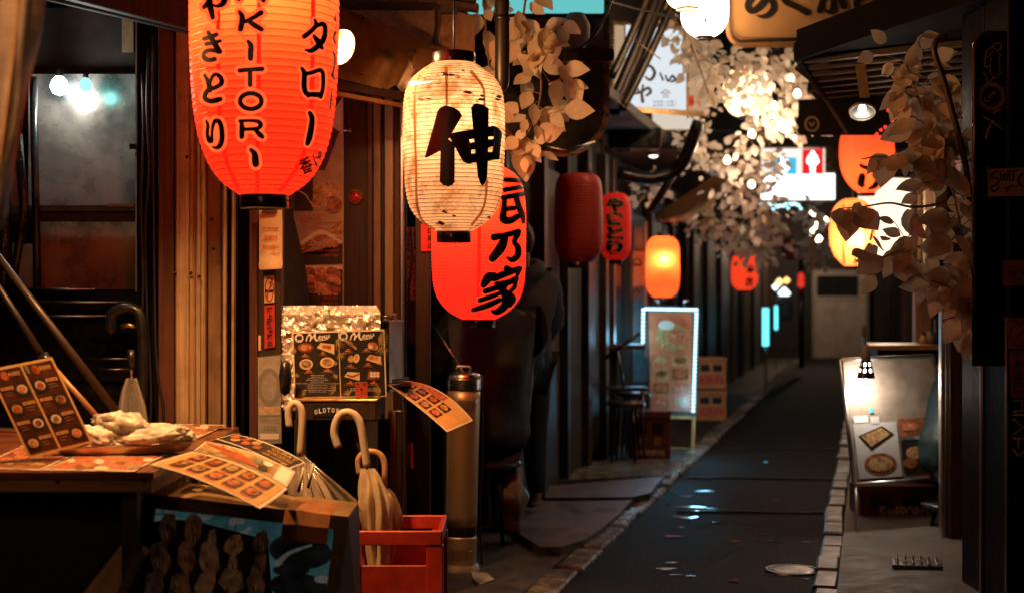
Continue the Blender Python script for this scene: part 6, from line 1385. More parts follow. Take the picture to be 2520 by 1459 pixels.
# counter, stools and crates beside it
ct = thing('narrow_counter', 'narrow red-brown counter beside the light-edged sign', 'counter', W(1530, 1000, 12.3)); MB().box(W(1525, 852, 12.3), (.42, .3, .04), red_wood, bev=.006).build('top', ct); MB().box(W(1510, 960, 12.35) , (.06, .06, .78), black_wood).build('leg', ct)
def stool(label, px, py, Y, r, m, group=None):
    p = W(px, py, Y); t = thing('stool', label, 'stool', (p.x, p.y, 0), group)
    MB().lathe([(.001, p.z), (r * .9, p.z), (r, p.z - .012), (r, p.z - .035), (r * .8, p.z - .045), (.001, p.z - .045)], m, (p.x, p.y, 0), 24).build('seat', t)
    for k in range(4):
        a = k * math.pi / 2 + .5; MB().tube([(p.x + r * .6 * math.cos(a), p.y + r * .6 * math.sin(a), p.z - .04), (p.x + r * .9 * math.cos(a), p.y + r * .9 * math.sin(a), .02)], .011, black_metal, 8).build('leg', t)
    return t
seat_blk = M('glossy_black_seat', (.03, .032, .035), .22)
stool('black stool nearest the light-edged menu sign', 1562, 962, 12.2, .15, seat_blk, 'black stools'); stool('black stool half hidden behind the nearest one at the counter', 1540, 985, 11.6, .16, seat_blk, 'black stools')
ch = thing('folding_chair', 'dark folding chair catching blue light at the counter', 'chair', W(1500, 1130, 11.8))
MB().tube([W(1490, 880, 11.8), W(1520, 860, 11.8), W(1575, 820, 11.8)], .016, black_metal, 8).build('backrest', ch); MB().tube([W(1520, 860, 11.8), W(1535, 950, 11.8)], .012, steel_dark, 8).build('frame', ch); MB().box(W(1545, 955, 11.8), (.34, .3, .03), seat_blk, bev=.01).build('seat', ch)
for x in (1510, 1580): MB().tube([W(x, 958, 11.8), W(x + 6, 1125, 11.8)], .012, steel_dark, 8).build('leg', ch)
def crate(label, x0, y0, x1, y1, Y, d, m, texts, tm, nm='bottle_crate'):
    t = thing(nm, label, 'crate', W((x0 + x1) / 2, y1, Y)); S = at_depth(Y); a, b = W(x0, y0, Y), W(x1, y1, Y)
    MB().box(((a.x + b.x) / 2, Y + d / 2, (a.z + b.z) / 2), (b.x - a.x, d, a.z - b.z), m, bev=.01).build('body', t)
    h = y1 - y0; w = x1 - x0
    MB().slab(S, [(x0 - 1, y0), (x1 + 1, y0), (x1 + 1, y0 + h * .12), (x0 - 1, y0 + h * .12)], .02, m, .012).build('rim', t)
    for k in range(2): MB().slab(S, [(x0 + w * (.12 + .42 * k), y0 + h * .22), (x0 + w * (.42 + .42 * k), y0 + h * .22), (x0 + w * (.42 + .42 * k), y0 + h * .42), (x0 + w * (.12 + .42 * k), y0 + h * .42)], .004, dk, .003).build('hand_hole', t)
    mb = MB()
    for (tx, u0, v0, u1, v1) in texts: mb.text(S, tx, x0 + w * u0, y0 + h * v0, x0 + w * u1, y0 + h * v1, tm, .004, .03)
    mb.build('lettering', t); return t
brown_pl = M('brown_red_crate', (.12, .025, .015), .45); cream_pl = M('yellow_crate', (.42, .20, .07), .5)
crate('dark red crate with pale kanji in front of the light-edged sign', 1552, 1012, 1650, 1142, 11.9, .3, brown_pl, [('酒', .22, .50, .40, .64), ('酒', .60, .50, .78, .64), ('東京都内', .15, .72, .85, .84)], paper_tan)
crate('upper yellow bottle crate behind the light-edged sign', 1716, 880, 1788, 958, 14.2, .35, cream_pl, [('KIRIN', .12, .55, .88, .82)], red_ink); crate('lower yellow bottle crate behind the light-edged sign', 1714, 961, 1788, 1036, 14.2, .35, cream_pl, [('KIRIN', .12, .55, .88, .82)], red_ink)
# far cyan tubes and small lights
for k, (x, y0, y1, Y, r, lab) in enumerate(((1884, 758, 850, 21, .045, 'thick cyan light tube standing far down the left side'), (1910, 752, 810, 23, .024, 'thin cyan light tube right of the thick one'))):
    t = thing('cyan_light_tube', lab, 'light', W(x, y1, Y), 'cyan light tubes'); MB().tube([W(x, y0, Y), W(x, (y0 + y1) / 2, Y), W(x, y1, Y)], r, E('cyan_tube_%d' % k, (.12, .75, .9), 2.6), 12).build('tube', t); MB().tube([W(x, y1, Y), W(x, 960, Y)], r * .3, steel_dark, 8).build('stand', t)
fc = thing('far_lamp_cluster', 'small cluster of white and amber lamps far down the alley', 'lamp', W(1925, 760, 24))
for (x, y, r, c_) in ((1918, 694, .07, (1, .6, .2)), (1936, 690, .06, (1, .55, .15)), (1908, 706, .06, (.8, .95, 1)), (1930, 722, .11, (.75, .95, 1))): MB().lathe([(.001, -r), (r, 0), (.001, r)], E('far_lamp_%d' % x, c_, 3), W(x, y, 24), 12).build('bulb', fc)
lamp('door_fill_light', W(2030, 600, 30.5), 110, (1, .68, .45), fc, .15)  # added fill near the end door, with no lamp body of its own
MB().lathe([(.001, .15), (.14, .1), (.16, -.2), (.1, -.3), (.001, -.3)], M('far_glass', (.3, .28, .26), .2), W(1930, 745, 24), 14).build('jar', fc)
ex = thing('far_red_cylinder', 'far narrow post with a small red light', 'post', W(1972, 900, 25)); MB().tube([W(1972, 640, 25), W(1972, 905, 25)], .05, steel_dark, 10).build('pole', ex); MB().lathe([(.001, .15), (.05, .1), (.06, -.1), (.001, -.14)], E('far_red', (1, .05, .03), .8), W(1971, 690, 24.9), 12).build('light', ex)
# ================================================================== right foreground
bp = thing('black_pillar', 'black glossy pillar with steel edges at the right of the picture', 'pillar', (2.1, 6.4, 0))
gblack = M('gloss_black_paint', (.008, .007, .007), .5, var=.4, spec=.2, rvar=.1)
vboard('body', 2419, 2474, 6.4, .3, gblack, bp, y0=-80); vboard('steel_edge', 2413, 2417, 6.38, .02, alu, bp, y0=420); vboard('steel_edge', 2476, 2479, 6.0, .02, steel, bp, y0=780)
vboard('side_panel', 2480, 2640, 6.05, .3, gblack, bp, y0=-80)
fr = thing('door_frame', 'steel and brown door frame posts beside the black pillar', 'door frame', (2.3, 7.8, 0))
vboard('steel_post', 2316, 2327, 7.9, .05, alu, fr, y0=700); vboard('brown_post', 2338, 2369, 7.85, .07, dark_wood, fr, y0=560); vboard('dark_panel', 2370, 2412, 7.9, .05, gblack, fr, y0=200); vboard('dark_panel', 2328, 2337, 7.95, .04, black_wood, fr, y0=560); vboard('cream_post', 2253, 2288, 9.9, .08, cream_wood, fr, y0=690)
for (a, b) in ((2250, 2310),): MB().slab(at_depth(10.2), [(2290, 640), (2330, 640), (2330, 1200), (2290, 1200)], .05, black_wood).build('dark_panel', fr)
# tall black pipe sign
ps = thing('black_pipe_sign', 'tall black rounded panel with scratched drawings and a round sticker', 'sign', W(2450, 420, 6.1)); S61 = at_depth(6.08)
MB().slab(S61, rrect(2392, 80, 2600, 900, 34, 8, (0, 0, 0, 1)), .1, gblack).build('panel', ps)
MB().tube([W(2400, 760, 6.07), W(2399, 300, 6.07), W(2399, 130, 6.07)] + [W(2399 + 30 * (1 - math.cos(a)), 118 - 34 * math.sin(a), 6.07) for a in (.3, .7, 1.1, 1.57)] + [W(2600, 84, 6.07)], .012, M('brown_enamel', (.06, .022, .012), .15, coat=.8), 12).build('rounded_edge', ps)
MB().tube(smooth_pts([W(2330, 90, 6.4), W(2305, 100, 6.4), W(2300, 130, 6.4), W(2320, 190, 6.4), W(2345, 280, 6.4), W(2375, 400, 6.4), W(2390, 520, 6.4)]), .014, M('brown_stem_pipe', (.06, .03, .016), .4), 10).build('bent_pipe', ps)
scr = M('scratched_tan', (.72, .42, .22), .5, var=.3); mb = MB(); t7 = T(2500, 50, 2.653)
def ss(pts, k): mb.stroke(S61, t7(pts), scr, .003 + k * .0002, sub=3)
ss([(580 + 30 * math.cos(a * .524), 205 + 26 * math.sin(a * .524), 7) for a in range(13)], 0)
for k, st in enumerate(([(510, 280, 7), (565, 228, 7), (612, 275, 7), (590, 285, 7), (600, 385, 7), (620, 390, 7), (565, 437, 7), (530, 400, 7), (535, 285, 7), (510, 280, 7)], [(540, 215, 10), (505, 240, 11), (490, 345, 12), (530, 350, 10)], [(475, 285, 8), (520, 285, 8)], [(480, 392, 12), (500, 420, 10), (510, 465, 12)], [(555, 430, 8), (520, 470, 10)], [(485, 715, 16), (540, 745, 14), (612, 800, 12)], [(550, 745, 14), (520, 800, 16), (500, 870, 16)], [(555, 690, 12), (580, 670, 12), (610, 668, 12)])):
    mb.stroke(S61, t7(st), scr, .003 + k * .0002, sub=1 if k == 0 else 4)
mb.build('scratched_drawing', ps)
rk = MB(); c_ = t7([(537, 568)])[0]; rk.disc(S61, c_[0], c_[1], 35.5, 35, M('brown_round_sticker', (.46, .22, .12), .5, var=.2), .004, 32); rk.disc(S61, c_[0], c_[1], 24, 24, ink, .0045, 28); rk.text(S61, 'CRAFT', c_[0] - 16, c_[1] - 33, c_[0] + 16, c_[1] - 26, scr, .005, .03)
for k in range(3):
    x, y = c_[0] - 15 + k * 9, c_[1] + 12 - k * 9; rk.stroke(S61, [(x, y - 7, 4), (x, y, 4), (x + 8, y, 4)], scr, .0052 + k * .0002, sub=1)
rk.stroke(S61, [(c_[0] - 2, c_[1] - 2, 4), (c_[0] + 10, c_[1] - 12, 4)], scr, .006, sub=1); rk.build('round_sticker', ps)
S6a = at_depth(5.97)
gs_ = thing('graffiti_sticker', 'tan sticker with black bubble graffiti letters on the black pillar', 'sticker', W(2470, 480, 5.97))
MB().slab(S6a, [(2434, 416), (2560, 412), (2560, 482), (2436, 484)], .002, M('tan_sticker', (.62, .34, .18), .5, var=.2)).build('sheet', gs_)
MB().slab(S6a, [(2428, 412), (2431, 412), (2436, 486), (2433, 486)], .002, scr).build('edge', gs_)
mb = MB(); tg = T(2092, 0, 2.7014)
for k, st in enumerate(([(1700, 1260, 12), (1660, 1280, 14), (1655, 1310, 12), (1700, 1320, 12), (1690, 1360, 14), (1650, 1380, 14), (1660, 1410, 12), (1700, 1395, 12), (1705, 1370, 10)], [(1715, 1265, 10), (1725, 1330, 12)], [(1740, 1330, 10), (1750, 1280, 12), (1770, 1300, 10), (1760, 1330, 10)], [(1780, 1270, 12), (1790, 1335, 12)], [(1770, 1265, 12), (1850, 1255, 10)], [(1810, 1265, 10), (1812, 1330, 12)], [(1880, 1280, 12), (1850, 1320, 14), (1860, 1360, 12), (1890, 1380, 10)], [(1750, 1390, 10), (1800, 1375, 12), (1840, 1372, 8)], [(1780, 1380, 10), (1760, 1410, 10)])): mb.stroke(S6a, tg(st), ink, .003 + k * .0002)
mb.build('graffiti', gs_)
for nm, lab, pts, col, txt in (('brown_note_sticker', 'dull brown sticker with faint lettering on the black pillar', [(2468, 642), (2560, 640), (2560, 700), (2468, 704)], (.34, .14, .07), [('A', 2490, 652, 2498, 662), ('COMMON', 2478, 668, 2520, 678), ('LOVE', 2486, 684, 2512, 694)]),
                          ('smoking_ban_sticker', 'brown no smoking sticker at the right picture edge', [(2480, 782), (2560, 780), (2560, 855), (2482, 858)], (.46, .19, .10), []),
                          ('street_ban_sticker', 'dark red vertical street smoking ban sticker at the right picture edge', [(2484, 862), (2560, 860), (2560, 974), (2488, 978)], (.50, .10, .055), [])):
    t = thing(nm, lab, 'sticker', W(*pts[3], 5.97)); MB().slab(S6a, pts, .002, M(nm + '_face', col, .5, var=.2)).build('sheet', t); mb = MB()
    for (tx, *r4) in txt: mb.text(S6a, tx, *r4, ink, .003)
    if 'smoking_ban' in nm: mb.ring(S6a, 2512, 822, 26, 30, 5, red_ink, .003); mb.stroke(S6a, [(2492, 844, 5), (2530, 796, 5)], red_ink, .004); mb.stroke(S6a, [(2488, 790, 4), (2500, 786, 4), (2508, 798, 4), (2520, 792, 4)], ink, .003)
    if 'street' in nm: mb.text(S6a, '路上喫煙禁止', 2492, 864, 2518, 972, ink, .003, .04, vertical=True)
    mb.build('print', t)
mb = MB()
for k, st in enumerate(([(2494, 985, 5), (2516, 985, 5), (2516, 1010, 5), (2494, 1012, 5)], [(2494, 1020, 5), (2518, 1020, 5)], [(2494, 1030, 5), (2518, 1050, 5), (2494, 1068, 5)], [(2494, 1078, 5), (2518, 1078, 5)], [(2506, 1078, 5), (2506, 1100, 5)], [(2494, 1105, 5), (2506, 1122, 5), (2518, 1112, 5)])): mb.stroke(S6a, st, scr, .003 + k * .0002, sub=1)
mb.build('scratched_letters', bp)
# ---- easel sign with clip lamp
eb = thing('photo_easel_sign', 'aluminium framed photo sign standing on the right pavement', 'sign', ground(2200, 1325))
p_tl, p_tr, p_bl = W(2068, 886, 8.45), W(2294, 876, 8.6), W(2101, 1192, 8.25); SE = frame(p_tl, p_tr - p_tl, p_bl - p_tl)
brd = M('easel_board', (.24, .19, .15), .45, var=.3, scale=8); MB().slab(SE, [(0, 0), (1, 0), (1, 1), (0, 1)], .02, brd).build('board', eb)
def edge(u0, v0, u1, v1): MB().tube([SE(u0, v0, .008), SE(u1, v1, .008)], .013, alu, 10).build('frame_tube', eb)
edge(0, 0, 1, 0); edge(1, 0, 1, 1); edge(1, 1, 0, 1); edge(0, 1, 0, 0)
mb = MB(); ph = M('glossy_white_print', (.50, .48, .46), .25, var=.1); mb.rect(SE, .06, .52, .52, .96, ph, .004); mb.poly(SE, [(.1, .62), (.36, .55), (.48, .62), (.22, .74)], menu_black, .006); mb.poly(SE, [(.13, .625), (.35, .565), (.44, .62), (.22, .71)], food[1], .008); mb.disc(SE, .30, .85, .17, .085, food[0], .006); mb.disc(SE, .30, .85, .13, .06, food[1], .008)
mb.rect(SE, .54, .50, .94, .66, food[0], .004); mb.rect(SE, .54, .68, .94, .94, menu_black, .004); mb.disc(SE, .68, .78, .1, .05, food[1], .006); mb.disc(SE, .62, .86, .08, .04, food[0], .006); mb.disc(SE, .66, .57, .09, .03, food[2], .006); mb.rect(SE, .54, .645, .94, .672, alu, .008); mb.rect(SE, .07, .46, .22, .515, paper_white, .006); mb.rect(SE, .245, .47, .34, .53, ph, .006); mb.rect(SE, .25, .40, .29, .44, M('teal_dot_print', (.05, .4, .38), .4), .006)
mb.build('prints', eb)
for a_, b_ in ((SE(.02, 1.0, 0), ground(2112, 1328)), (SE(.98, 1.0, 0), ground(2350, 1300)), (SE(.2, .1, -.02), A(9.2, .1, .07)), (SE(.8, .1, -.02), A(9.3, .45, .07))): MB().tube([a_, b_], .012, alu, 8).build('leg', eb)
lc = thing('perforated_clip_lamp', 'clip lamp with a perforated black shade lighting the photo sign', 'lamp', W(2131, 930, 8.3))
p = W(2131, 872, 8.3); MB().tube([p + Vector((0, 0, .06)), p, p - Vector((0, 0, .035))], [.012, .028, .03], M('lamp_socket', (.25, .2, .17), .4), 16).build('socket', lc)
kz = 8.3 / F
sh_p = []; mb = MB()
Vv = []; nseg, nrow = 24, 6
for j in range(nrow + 1):
    y = 884 + 46 * j / nrow; r = (10 + 12 * (j / nrow) ** .7) * kz
    for k in range(nseg): Vv.append(W(2131, y, 8.3) + Vector((r * math.cos(2 * math.pi * k / nseg), r * math.sin(2 * math.pi * k / nseg), 0)))
Fs = []
for j in range(nrow):
    for k in range(nseg):
        if j in (1, 3) and k % 3 == 1: continue
        Fs.append((j * nseg + k, j * nseg + (k + 1) % nseg, (j + 1) * nseg + (k + 1) % nseg, (j + 1) * nseg + k))
mb.add(Vv, Fs, black_plastic).build('shade', lc)
MB().lathe([(.001, -.05), (.03, -.03), (.036, 0), (.02, .05), (.012, .06)], E('clip_bulb_glass', (1, .95, .88), 22), W(2131, 912, 8.3), 16).build('bulb', lc)
lamp('bulb_light', W(2131, 936, 8.34), 11, (1, .86, .72), lc, .03)
MB().tube(smooth_pts([p + Vector((0, 0, .06)), p + Vector((.0, .06, .09)), p + Vector((.0, .14, .05))]), .007, black_plastic, 8).build('clip_arm', lc)
crate('dark red SAPPORO beer crate behind the photo sign', 2118, 1196, 2306, 1322, 8.75, .3, M('dark_red_crate', (.14, .03, .02), .45), [('サッポロビール 大丸', .20, .82, .88, .92)], paper_tan, 'beer_crate')
sap = [o for o in bpy.data.objects if o.name.startswith('beer_crate')][0]; Sq8 = at_depth(8.75); mb = MB(); mb.text(Sq8, 'S', 2164, 1244, 2180, 1276, white_ink, .005, .03); mb.text(Sq8, 'PPORO', 2204, 1244, 2286, 1276, white_ink, .005, .03)
mb.poly(Sq8, [(2193 + (13 if k % 2 == 0 else 5.5) * math.sin(k * math.pi / 5), 1261 - (15 if k % 2 == 0 else 6) * math.cos(k * math.pi / 5)) for k in range(10)], paper_tan, .005); mb.build('brand_lettering', sap)
# counter and bottles behind the easel
rc = thing('standing_counter', 'lit wooden standing counter behind the photo sign', 'counter', (2.45, 9.5, 0)); zt = W(0, 848, 9.4).z
prism([(W(2140, 0, 9.3).x, 9.3), (W(2312, 0, 9.3).x, 9.3), (W(2312, 0, 9.3).x + .05, 9.85), (W(2128, 0, 9.85).x, 9.85)], zt - .03, zt, M('counter_wood', (.50, .30, .14), .35, var=.2)).build('top', rc)
prism([(W(2160, 0, 9.4).x, 9.4), (W(2310, 0, 9.4).x, 9.4), (W(2310, 0, 9.4).x, 9.75), (W(2160, 0, 9.4).x, 9.75)], .07, zt - .03, black_wood).build('base', rc)
for k, (x, h, r, c_) in enumerate(((2288, .09, .03, (.3, .28, .26)), (2302, .16, .022, (.05, .12, .12)), (2272, .06, .03, (.5, .3, .15)))):
    b_ = W(x, 848, 9.55); b_.z = zt; t = thing('condiment_jar', ['grey condiment jar on the standing counter', 'dark green bottle on the standing counter', 'small amber pot on the standing counter'][k], 'jar', b_); MB().lathe([(.001, 0), (r, 0), (r, h * .6), (r * .5, h * .8), (r * .5, h), (.001, h)], M('jar_%d' % k, c_, .2), b_, 14).build('body', t); MB().lathe([(r * .55, 0), (r * .55, .012), (.001, .012)], black_plastic, b_ + Vector((0, 0, h)), 12).build('lid', t)

# ================================================================== artificial leaf garlands
leaf_mats = []
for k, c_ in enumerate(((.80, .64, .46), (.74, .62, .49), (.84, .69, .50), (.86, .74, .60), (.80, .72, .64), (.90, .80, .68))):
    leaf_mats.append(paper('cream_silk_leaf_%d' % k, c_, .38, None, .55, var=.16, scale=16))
stem_m = M('garland_stem', (.30, .19, .10), .6)
def leaf_mesh(seed, m):
    rnd = random.Random(seed); V = []; Fs = []; n = 7
    prof = [(0, .0), (.08, .16), (.24, .33), (.42, .38), (.62, .31), (.82, .16), (1.0, .0)]
    wid = rnd.uniform(.72, 1.12); cur = rnd.uniform(-.32, .38); fold = rnd.uniform(.05, .22); asym = rnd.uniform(-.05, .05)
    for (x, w) in prof:
        zc = cur * (x - .3) ** 2 - .02
        for s_ in (-1, -.5, 0, .5, 1): V.append((x, s_ * w * wid * (1 + asym * s_), zc + fold * abs(s_) * w + .015 * math.sin(x * 14 + s_ * 3)))
    for i in range(n - 1):
        for k in range(4): Fs.append((i * 5 + k, i * 5 + k + 1, (i + 1) * 5 + k + 1, (i + 1) * 5 + k))
    me = bpy.data.meshes.new('leaf'); me.from_pydata(V, [], Fs); me.materials.append(m); me.polygons.foreach_set('use_smooth', [True] * len(me.polygons)); me.update(); return me
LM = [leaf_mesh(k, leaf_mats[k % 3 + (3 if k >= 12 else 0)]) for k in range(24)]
def garland(label, paths, size, seed, group='cream leaf garlands', face=.75):
    """paths: list of (points [(px,py,Y)], count, spread px)"""
    rnd = random.Random(seed); p0 = W(*paths[0][0][0]); root = thing('leaf_garland', label, 'garland', p0, group)
    for (pts, cnt, spread) in paths:
        P = smooth_pts([W(*p) for p in pts], 6)
        MB().tube(P, [.007 * (1 - .6 * i / len(P)) for i in range(len(P))], stem_m, 6).build('stem', root)
        for i in range(cnt):
            j = min(len(P) - 1, int(rnd.random() ** .9 * len(P))); b = P[j]; k = b.y / F
            off = Vector((rnd.gauss(0, .55) * spread * k, rnd.uniform(-.6, .6) * spread * k, rnd.gauss(0, .5) * spread * k)); pos = b + off
            d = Vector((off.x * 1.2 + rnd.uniform(-.05, .05), rnd.uniform(-.5, .2) * .1, off.z - .05 + rnd.uniform(-.07, .03)))
            d = d.normalized() if d.length > 1e-4 else Vector((0, 0, -1))
            nrm = Vector((rnd.uniform(-.8, .8), -face, rnd.uniform(-.3, .9)))
            y_ = nrm.cross(d); y_ = y_.normalized() if y_.length > 1e-3 else d.orthogonal(); z_ = d.cross(y_).normalized()
            s_ = size * rnd.uniform(.55, 1.25)
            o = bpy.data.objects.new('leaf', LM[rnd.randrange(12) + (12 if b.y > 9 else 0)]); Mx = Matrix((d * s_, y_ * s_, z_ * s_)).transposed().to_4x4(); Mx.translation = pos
            link(o, root); o.matrix_basis = Mx
            if rnd.random() < .35: MB().tube([b, b.lerp(pos, .6) + Vector((0, 0, .004)), pos], .0018, stem_m, 5).build('stalk', root)
    return root
garland('near left leaf garland hanging between the cream lantern and the glossy sign', [([(1300, -40, 7.2), (1290, 60, 7.15), (1330, 180, 7.1), (1320, 280, 7.05), (1275, 370, 7.0)], 66, 62), ([(1190, -20, 7.4), (1196, 80, 7.35), (1205, 180, 7.3)], 14, 26), ([(1350, 210, 7.1), (1385, 190, 7.1), (1400, 170, 7.1)], 4, 18), ([(1300, 140, 7.1), (1370, 70, 7.1), (1390, 60, 7.1)], 6, 22)], .125, 21)
garland('near right leaf garland hanging in front of the black pillar', [([(2225, 150, 6.5), (2255, 230, 6.5), (2300, 340, 6.45), (2340, 450, 6.4), (2365, 560, 6.35), (2395, 680, 6.3), (2420, 800, 6.25)], 190, 60), ([(2320, 400, 6.4), (2230, 398, 6.4), (2170, 386, 6.4), (2120, 392, 6.4)], 9, 16), ([(2330, 500, 6.4), (2250, 510, 6.4), (2190, 500, 6.4), (2130, 508, 6.4), (2062, 514, 6.4)], 7, 12), ([(2350, 600, 6.35), (2240, 610, 6.35), (2160, 640, 6.3)], 24, 40), ([(2370, 720, 6.3), (2290, 690, 6.3)], 16, 36), ([(2260, 240, 6.5), (2220, 230, 6.5)], 5, 26)], .125, 33)
garland('blurred leaf garland below the white lit lanterns', [([(1640, 20, 10.6), (1690, 90, 10.6), (1740, 150, 10.7), (1800, 170, 10.8), (1870, 150, 10.9)], 210, 50), ([(1700, 110, 10.4), (1730, 190, 10.4), (1750, 250, 10.4)], 40, 30)], .078, 5)
garland('brightly lit leaf garland in the middle of the alley', [([(1860, 130, 11.2), (1930, 170, 11.2), (1960, 230, 11.3), (1900, 300, 11.4), (1840, 340, 11.5)], 200, 52), ([(1800, 200, 11.0), (1880, 260, 11.1), (1960, 320, 11.1)], 70, 48)], .085, 9)
garland('leaf garland crossing the alley below the や sign', [([(1690, 330, 12), (1740, 380, 12), (1820, 420, 12.2), (1900, 400, 12.4)], 200, 50), ([(1780, 440, 12.4), (1840, 480, 12.6), (1880, 520, 12.8)], 100, 50)], .078, 13)
garland('grey-white leaf garland above the small red lantern', [([(1700, 520, 14), (1770, 550, 14.2), (1830, 590, 14.4), (1880, 600, 14.6)], 220, 46), ([(1850, 540, 14.4), (1900, 560, 14.8)], 60, 40)], .082, 17)
garland('small leaf garland left of the tan canvas awning', [([(1570, 500, 12.4), (1600, 470, 12.5), (1620, 440, 12.6)], 40, 32)], .08, 19)
garland('far leaf garland beside the far orange lantern', [([(1950, 560, 17), (2000, 600, 17), (2030, 630, 17)], 60, 38), ([(1985, 520, 16), (2010, 540, 16)], 20, 26)], .11, 23)
# red berries and glints behind the right garland
mb = MB(); rnd = random.Random(3); rb = E('red_bead', (1, .05, .03), 1.4)
for k in range(18): mb.lathe([(.001, -.012), (.008, -.008), (.012, 0), (.008, .008), (.001, .012)], rb, W(rnd.uniform(2150, 2270), rnd.uniform(270, 350), 8.8 + rnd.uniform(-.3, .3)), 8)
mb.build('red_bead_lights', None, 'scatter of small red bead lights behind the right garland', 'lights', kind='stuff')

# ================================================================== people
skin_m = M('skin', (.42, .24, .16), .5, var=.1)
def skinned(name, parent, verts, edges, radii, m, root=0, sub=2):
    me = bpy.data.meshes.new(name); me.from_pydata([tuple(v) for v in verts], edges, []); me.materials.append(m)
    o = bpy.data.objects.new(name, me); link(o, parent)
    md = o.modifiers.new('skin', 'SKIN'); md.use_smooth_shade = True
    lay = me.skin_vertices[0] if me.skin_vertices else None
    if lay is None:
        bpy.context.view_layer.objects.active = o; bm = bmesh.new(); bm.from_mesh(me); bm.verts.layers.skin.verify(); bm.to_mesh(me); bm.free(); lay = me.skin_vertices[0]
    for i, r in enumerate(radii): lay.data[i].radius = (r, r) if not isinstance(r, tuple) else r; lay.data[i].use_root = (i == root)
    sd = o.modifiers.new('sub', 'SUBSURF'); sd.levels = sub; sd.render_levels = sub; return o
def person(label, base, rz, J, coat_mat, trouser_mat, hair_mat, shoe_mat, bulk=1.0, seat=None):
    """J: joint positions in the person's own frame (facing +y)"""
    base = Vector(base); rot = Matrix.Rotation(rz, 3, 'Z'); t = thing('person', label, 'person', base)
    P = {k: base + rot @ Vector(v) for k, v in J.items()}
    names = ['pel', 'chest', 'neck', 'head', 'crown', 'shL', 'elL', 'wrL', 'haL', 'shR', 'elR', 'wrR', 'haR', 'hipL', 'knL', 'anL', 'toL', 'hipR', 'knR', 'anR', 'toR']
    E_ = [(0, 1), (1, 2), (2, 3), (3, 4), (1, 5), (5, 6), (6, 7), (7, 8), (1, 9), (9, 10), (10, 11), (11, 12), (0, 13), (13, 14), (14, 15), (15, 16), (0, 17), (17, 18), (18, 19), (19, 20)]
    rad = [.13, .13, .055, .085, .075, .055, .042, .03, .022, .055, .042, .03, .022, .08, .055, .04, .03, .08, .055, .04, .03]
    body = skinned('body', t, [P[n] for n in names], E_, rad, skin_m)
    for sd in ('L', 'R'):                                              # fingers
        h = P['ha' + sd]; d = (P['ha' + sd] - P['wr' + sd]).normalized(); sdv = d.orthogonal().normalized()
        for f in range(5):
            o_ = sdv * (f - 2) * .017; L = (.05, .075, .08, .075, .06)[f]
            skinned('finger', body, [h + o_ * .6, h + o_ + d * L * .5, h + o_ * 1.1 + d * L * .8 - Vector((0, 0, .02))], [(0, 1), (1, 2)], [.009, .0085, .007], skin_m, sub=1)
    b = bulk
    P['hem'] = P['pel'] + Vector((0, 0, -.12))
    jn = ['hem', 'waist', 'chest', 'collar', 'shL', 'elL', 'wrL', 'shR', 'elR', 'wrR']; P['waist'] = P['pel'].lerp(P['chest'], .35); P['collar'] = P['chest'].lerp(P['neck'], .8)
    skinned('jacket', t, [P[n] for n in jn], [(0, 1), (1, 2), (2, 3), (2, 4), (4, 5), (5, 6), (2, 7), (7, 8), (8, 9)], [(.20 * b, .17 * b), (.19 * b, .15 * b), (.21 * b, .16 * b), (.10 * b, .09 * b), .105 * b, .085 * b, .06 * b, .105 * b, .085 * b, .06 * b], coat_mat, 0, 3)
    jk = t.children[-1]; dm = jk.modifiers.new('folds', 'DISPLACE'); tx = bpy.data.textures.new('cloth_folds', 'CLOUDS'); tx.noise_scale = .11; tx.noise_depth = 2; dm.texture = tx; dm.strength = .045 * b; dm.mid_level = .5; dm.texture_coords = 'GLOBAL'
    tn = ['pel', 'hipL', 'knL', 'anL', 'hipR', 'knR', 'anR']; skinned('trousers', t, [P[n] for n in tn], [(0, 1), (1, 2), (2, 3), (0, 4), (4, 5), (5, 6)], [.14, .11, .085, .06, .11, .085, .06], trouser_mat)
    for sd in ('L', 'R'): skinned('shoe', t, [P['an' + sd] + Vector((0, 0, -.02)), P['an' + sd].lerp(P['to' + sd], .5) + Vector((0, 0, -.005)), P['to' + sd]], [(0, 1), (1, 2)], [.055, .05, .042], shoe_mat, sub=2)
    c = P['head'].lerp(P['crown'], .55); V = []; n1, n2 = 10, 18
    for i in range(n1 + 1):
        ph = math.pi * .72 * i / n1
        for k in range(n2):
            th = 2 * math.pi * k / n2; v = Vector((math.sin(ph) * math.cos(th) * .095, math.sin(ph) * math.sin(th) * .112 - .012, math.cos(ph) * .125)); v *= 1 + .06 * noise.noise(v * 40)
            if math.sin(th) > .3 and ph > 1.3: v.z = max(v.z, .03)
            V.append(c + rot @ v)
    MB().add(V, [(i * n2 + k, i * n2 + (k + 1) % n2, (i + 1) * n2 + (k + 1) % n2, (i + 1) * n2 + k) for i in range(n1) for k in range(n2)], hair_mat, True).build('hair', t)
    for s_ in (-1, 1): MB().lathe([(.001, -.012), (.022, -.004), (.018, .008), (.001, .012)], skin_m, P['head'] + rot @ Vector((s_ * .092, .0, .02)), 10, axis=rot @ Vector((1, 0, 0))).build('ear', body)
    MB().lathe([(.016, -.02), (.013, .0), (.004, .022)], skin_m, P['head'] + rot @ Vector((0, .094, .02)), 8).build('nose', body)
    for s_ in (-1, 1): MB().lathe([(.001, -.01), (.011, 0), (.001, .01)], ink, P['head'] + rot @ Vector((s_ * .035, .085, .045)), 8).build('eye', body)
    MB().box(P['head'] + rot @ Vector((0, .088, -.035)), (.045, .012, .008), red_print, rz=rz).build('mouth', body)
    return t
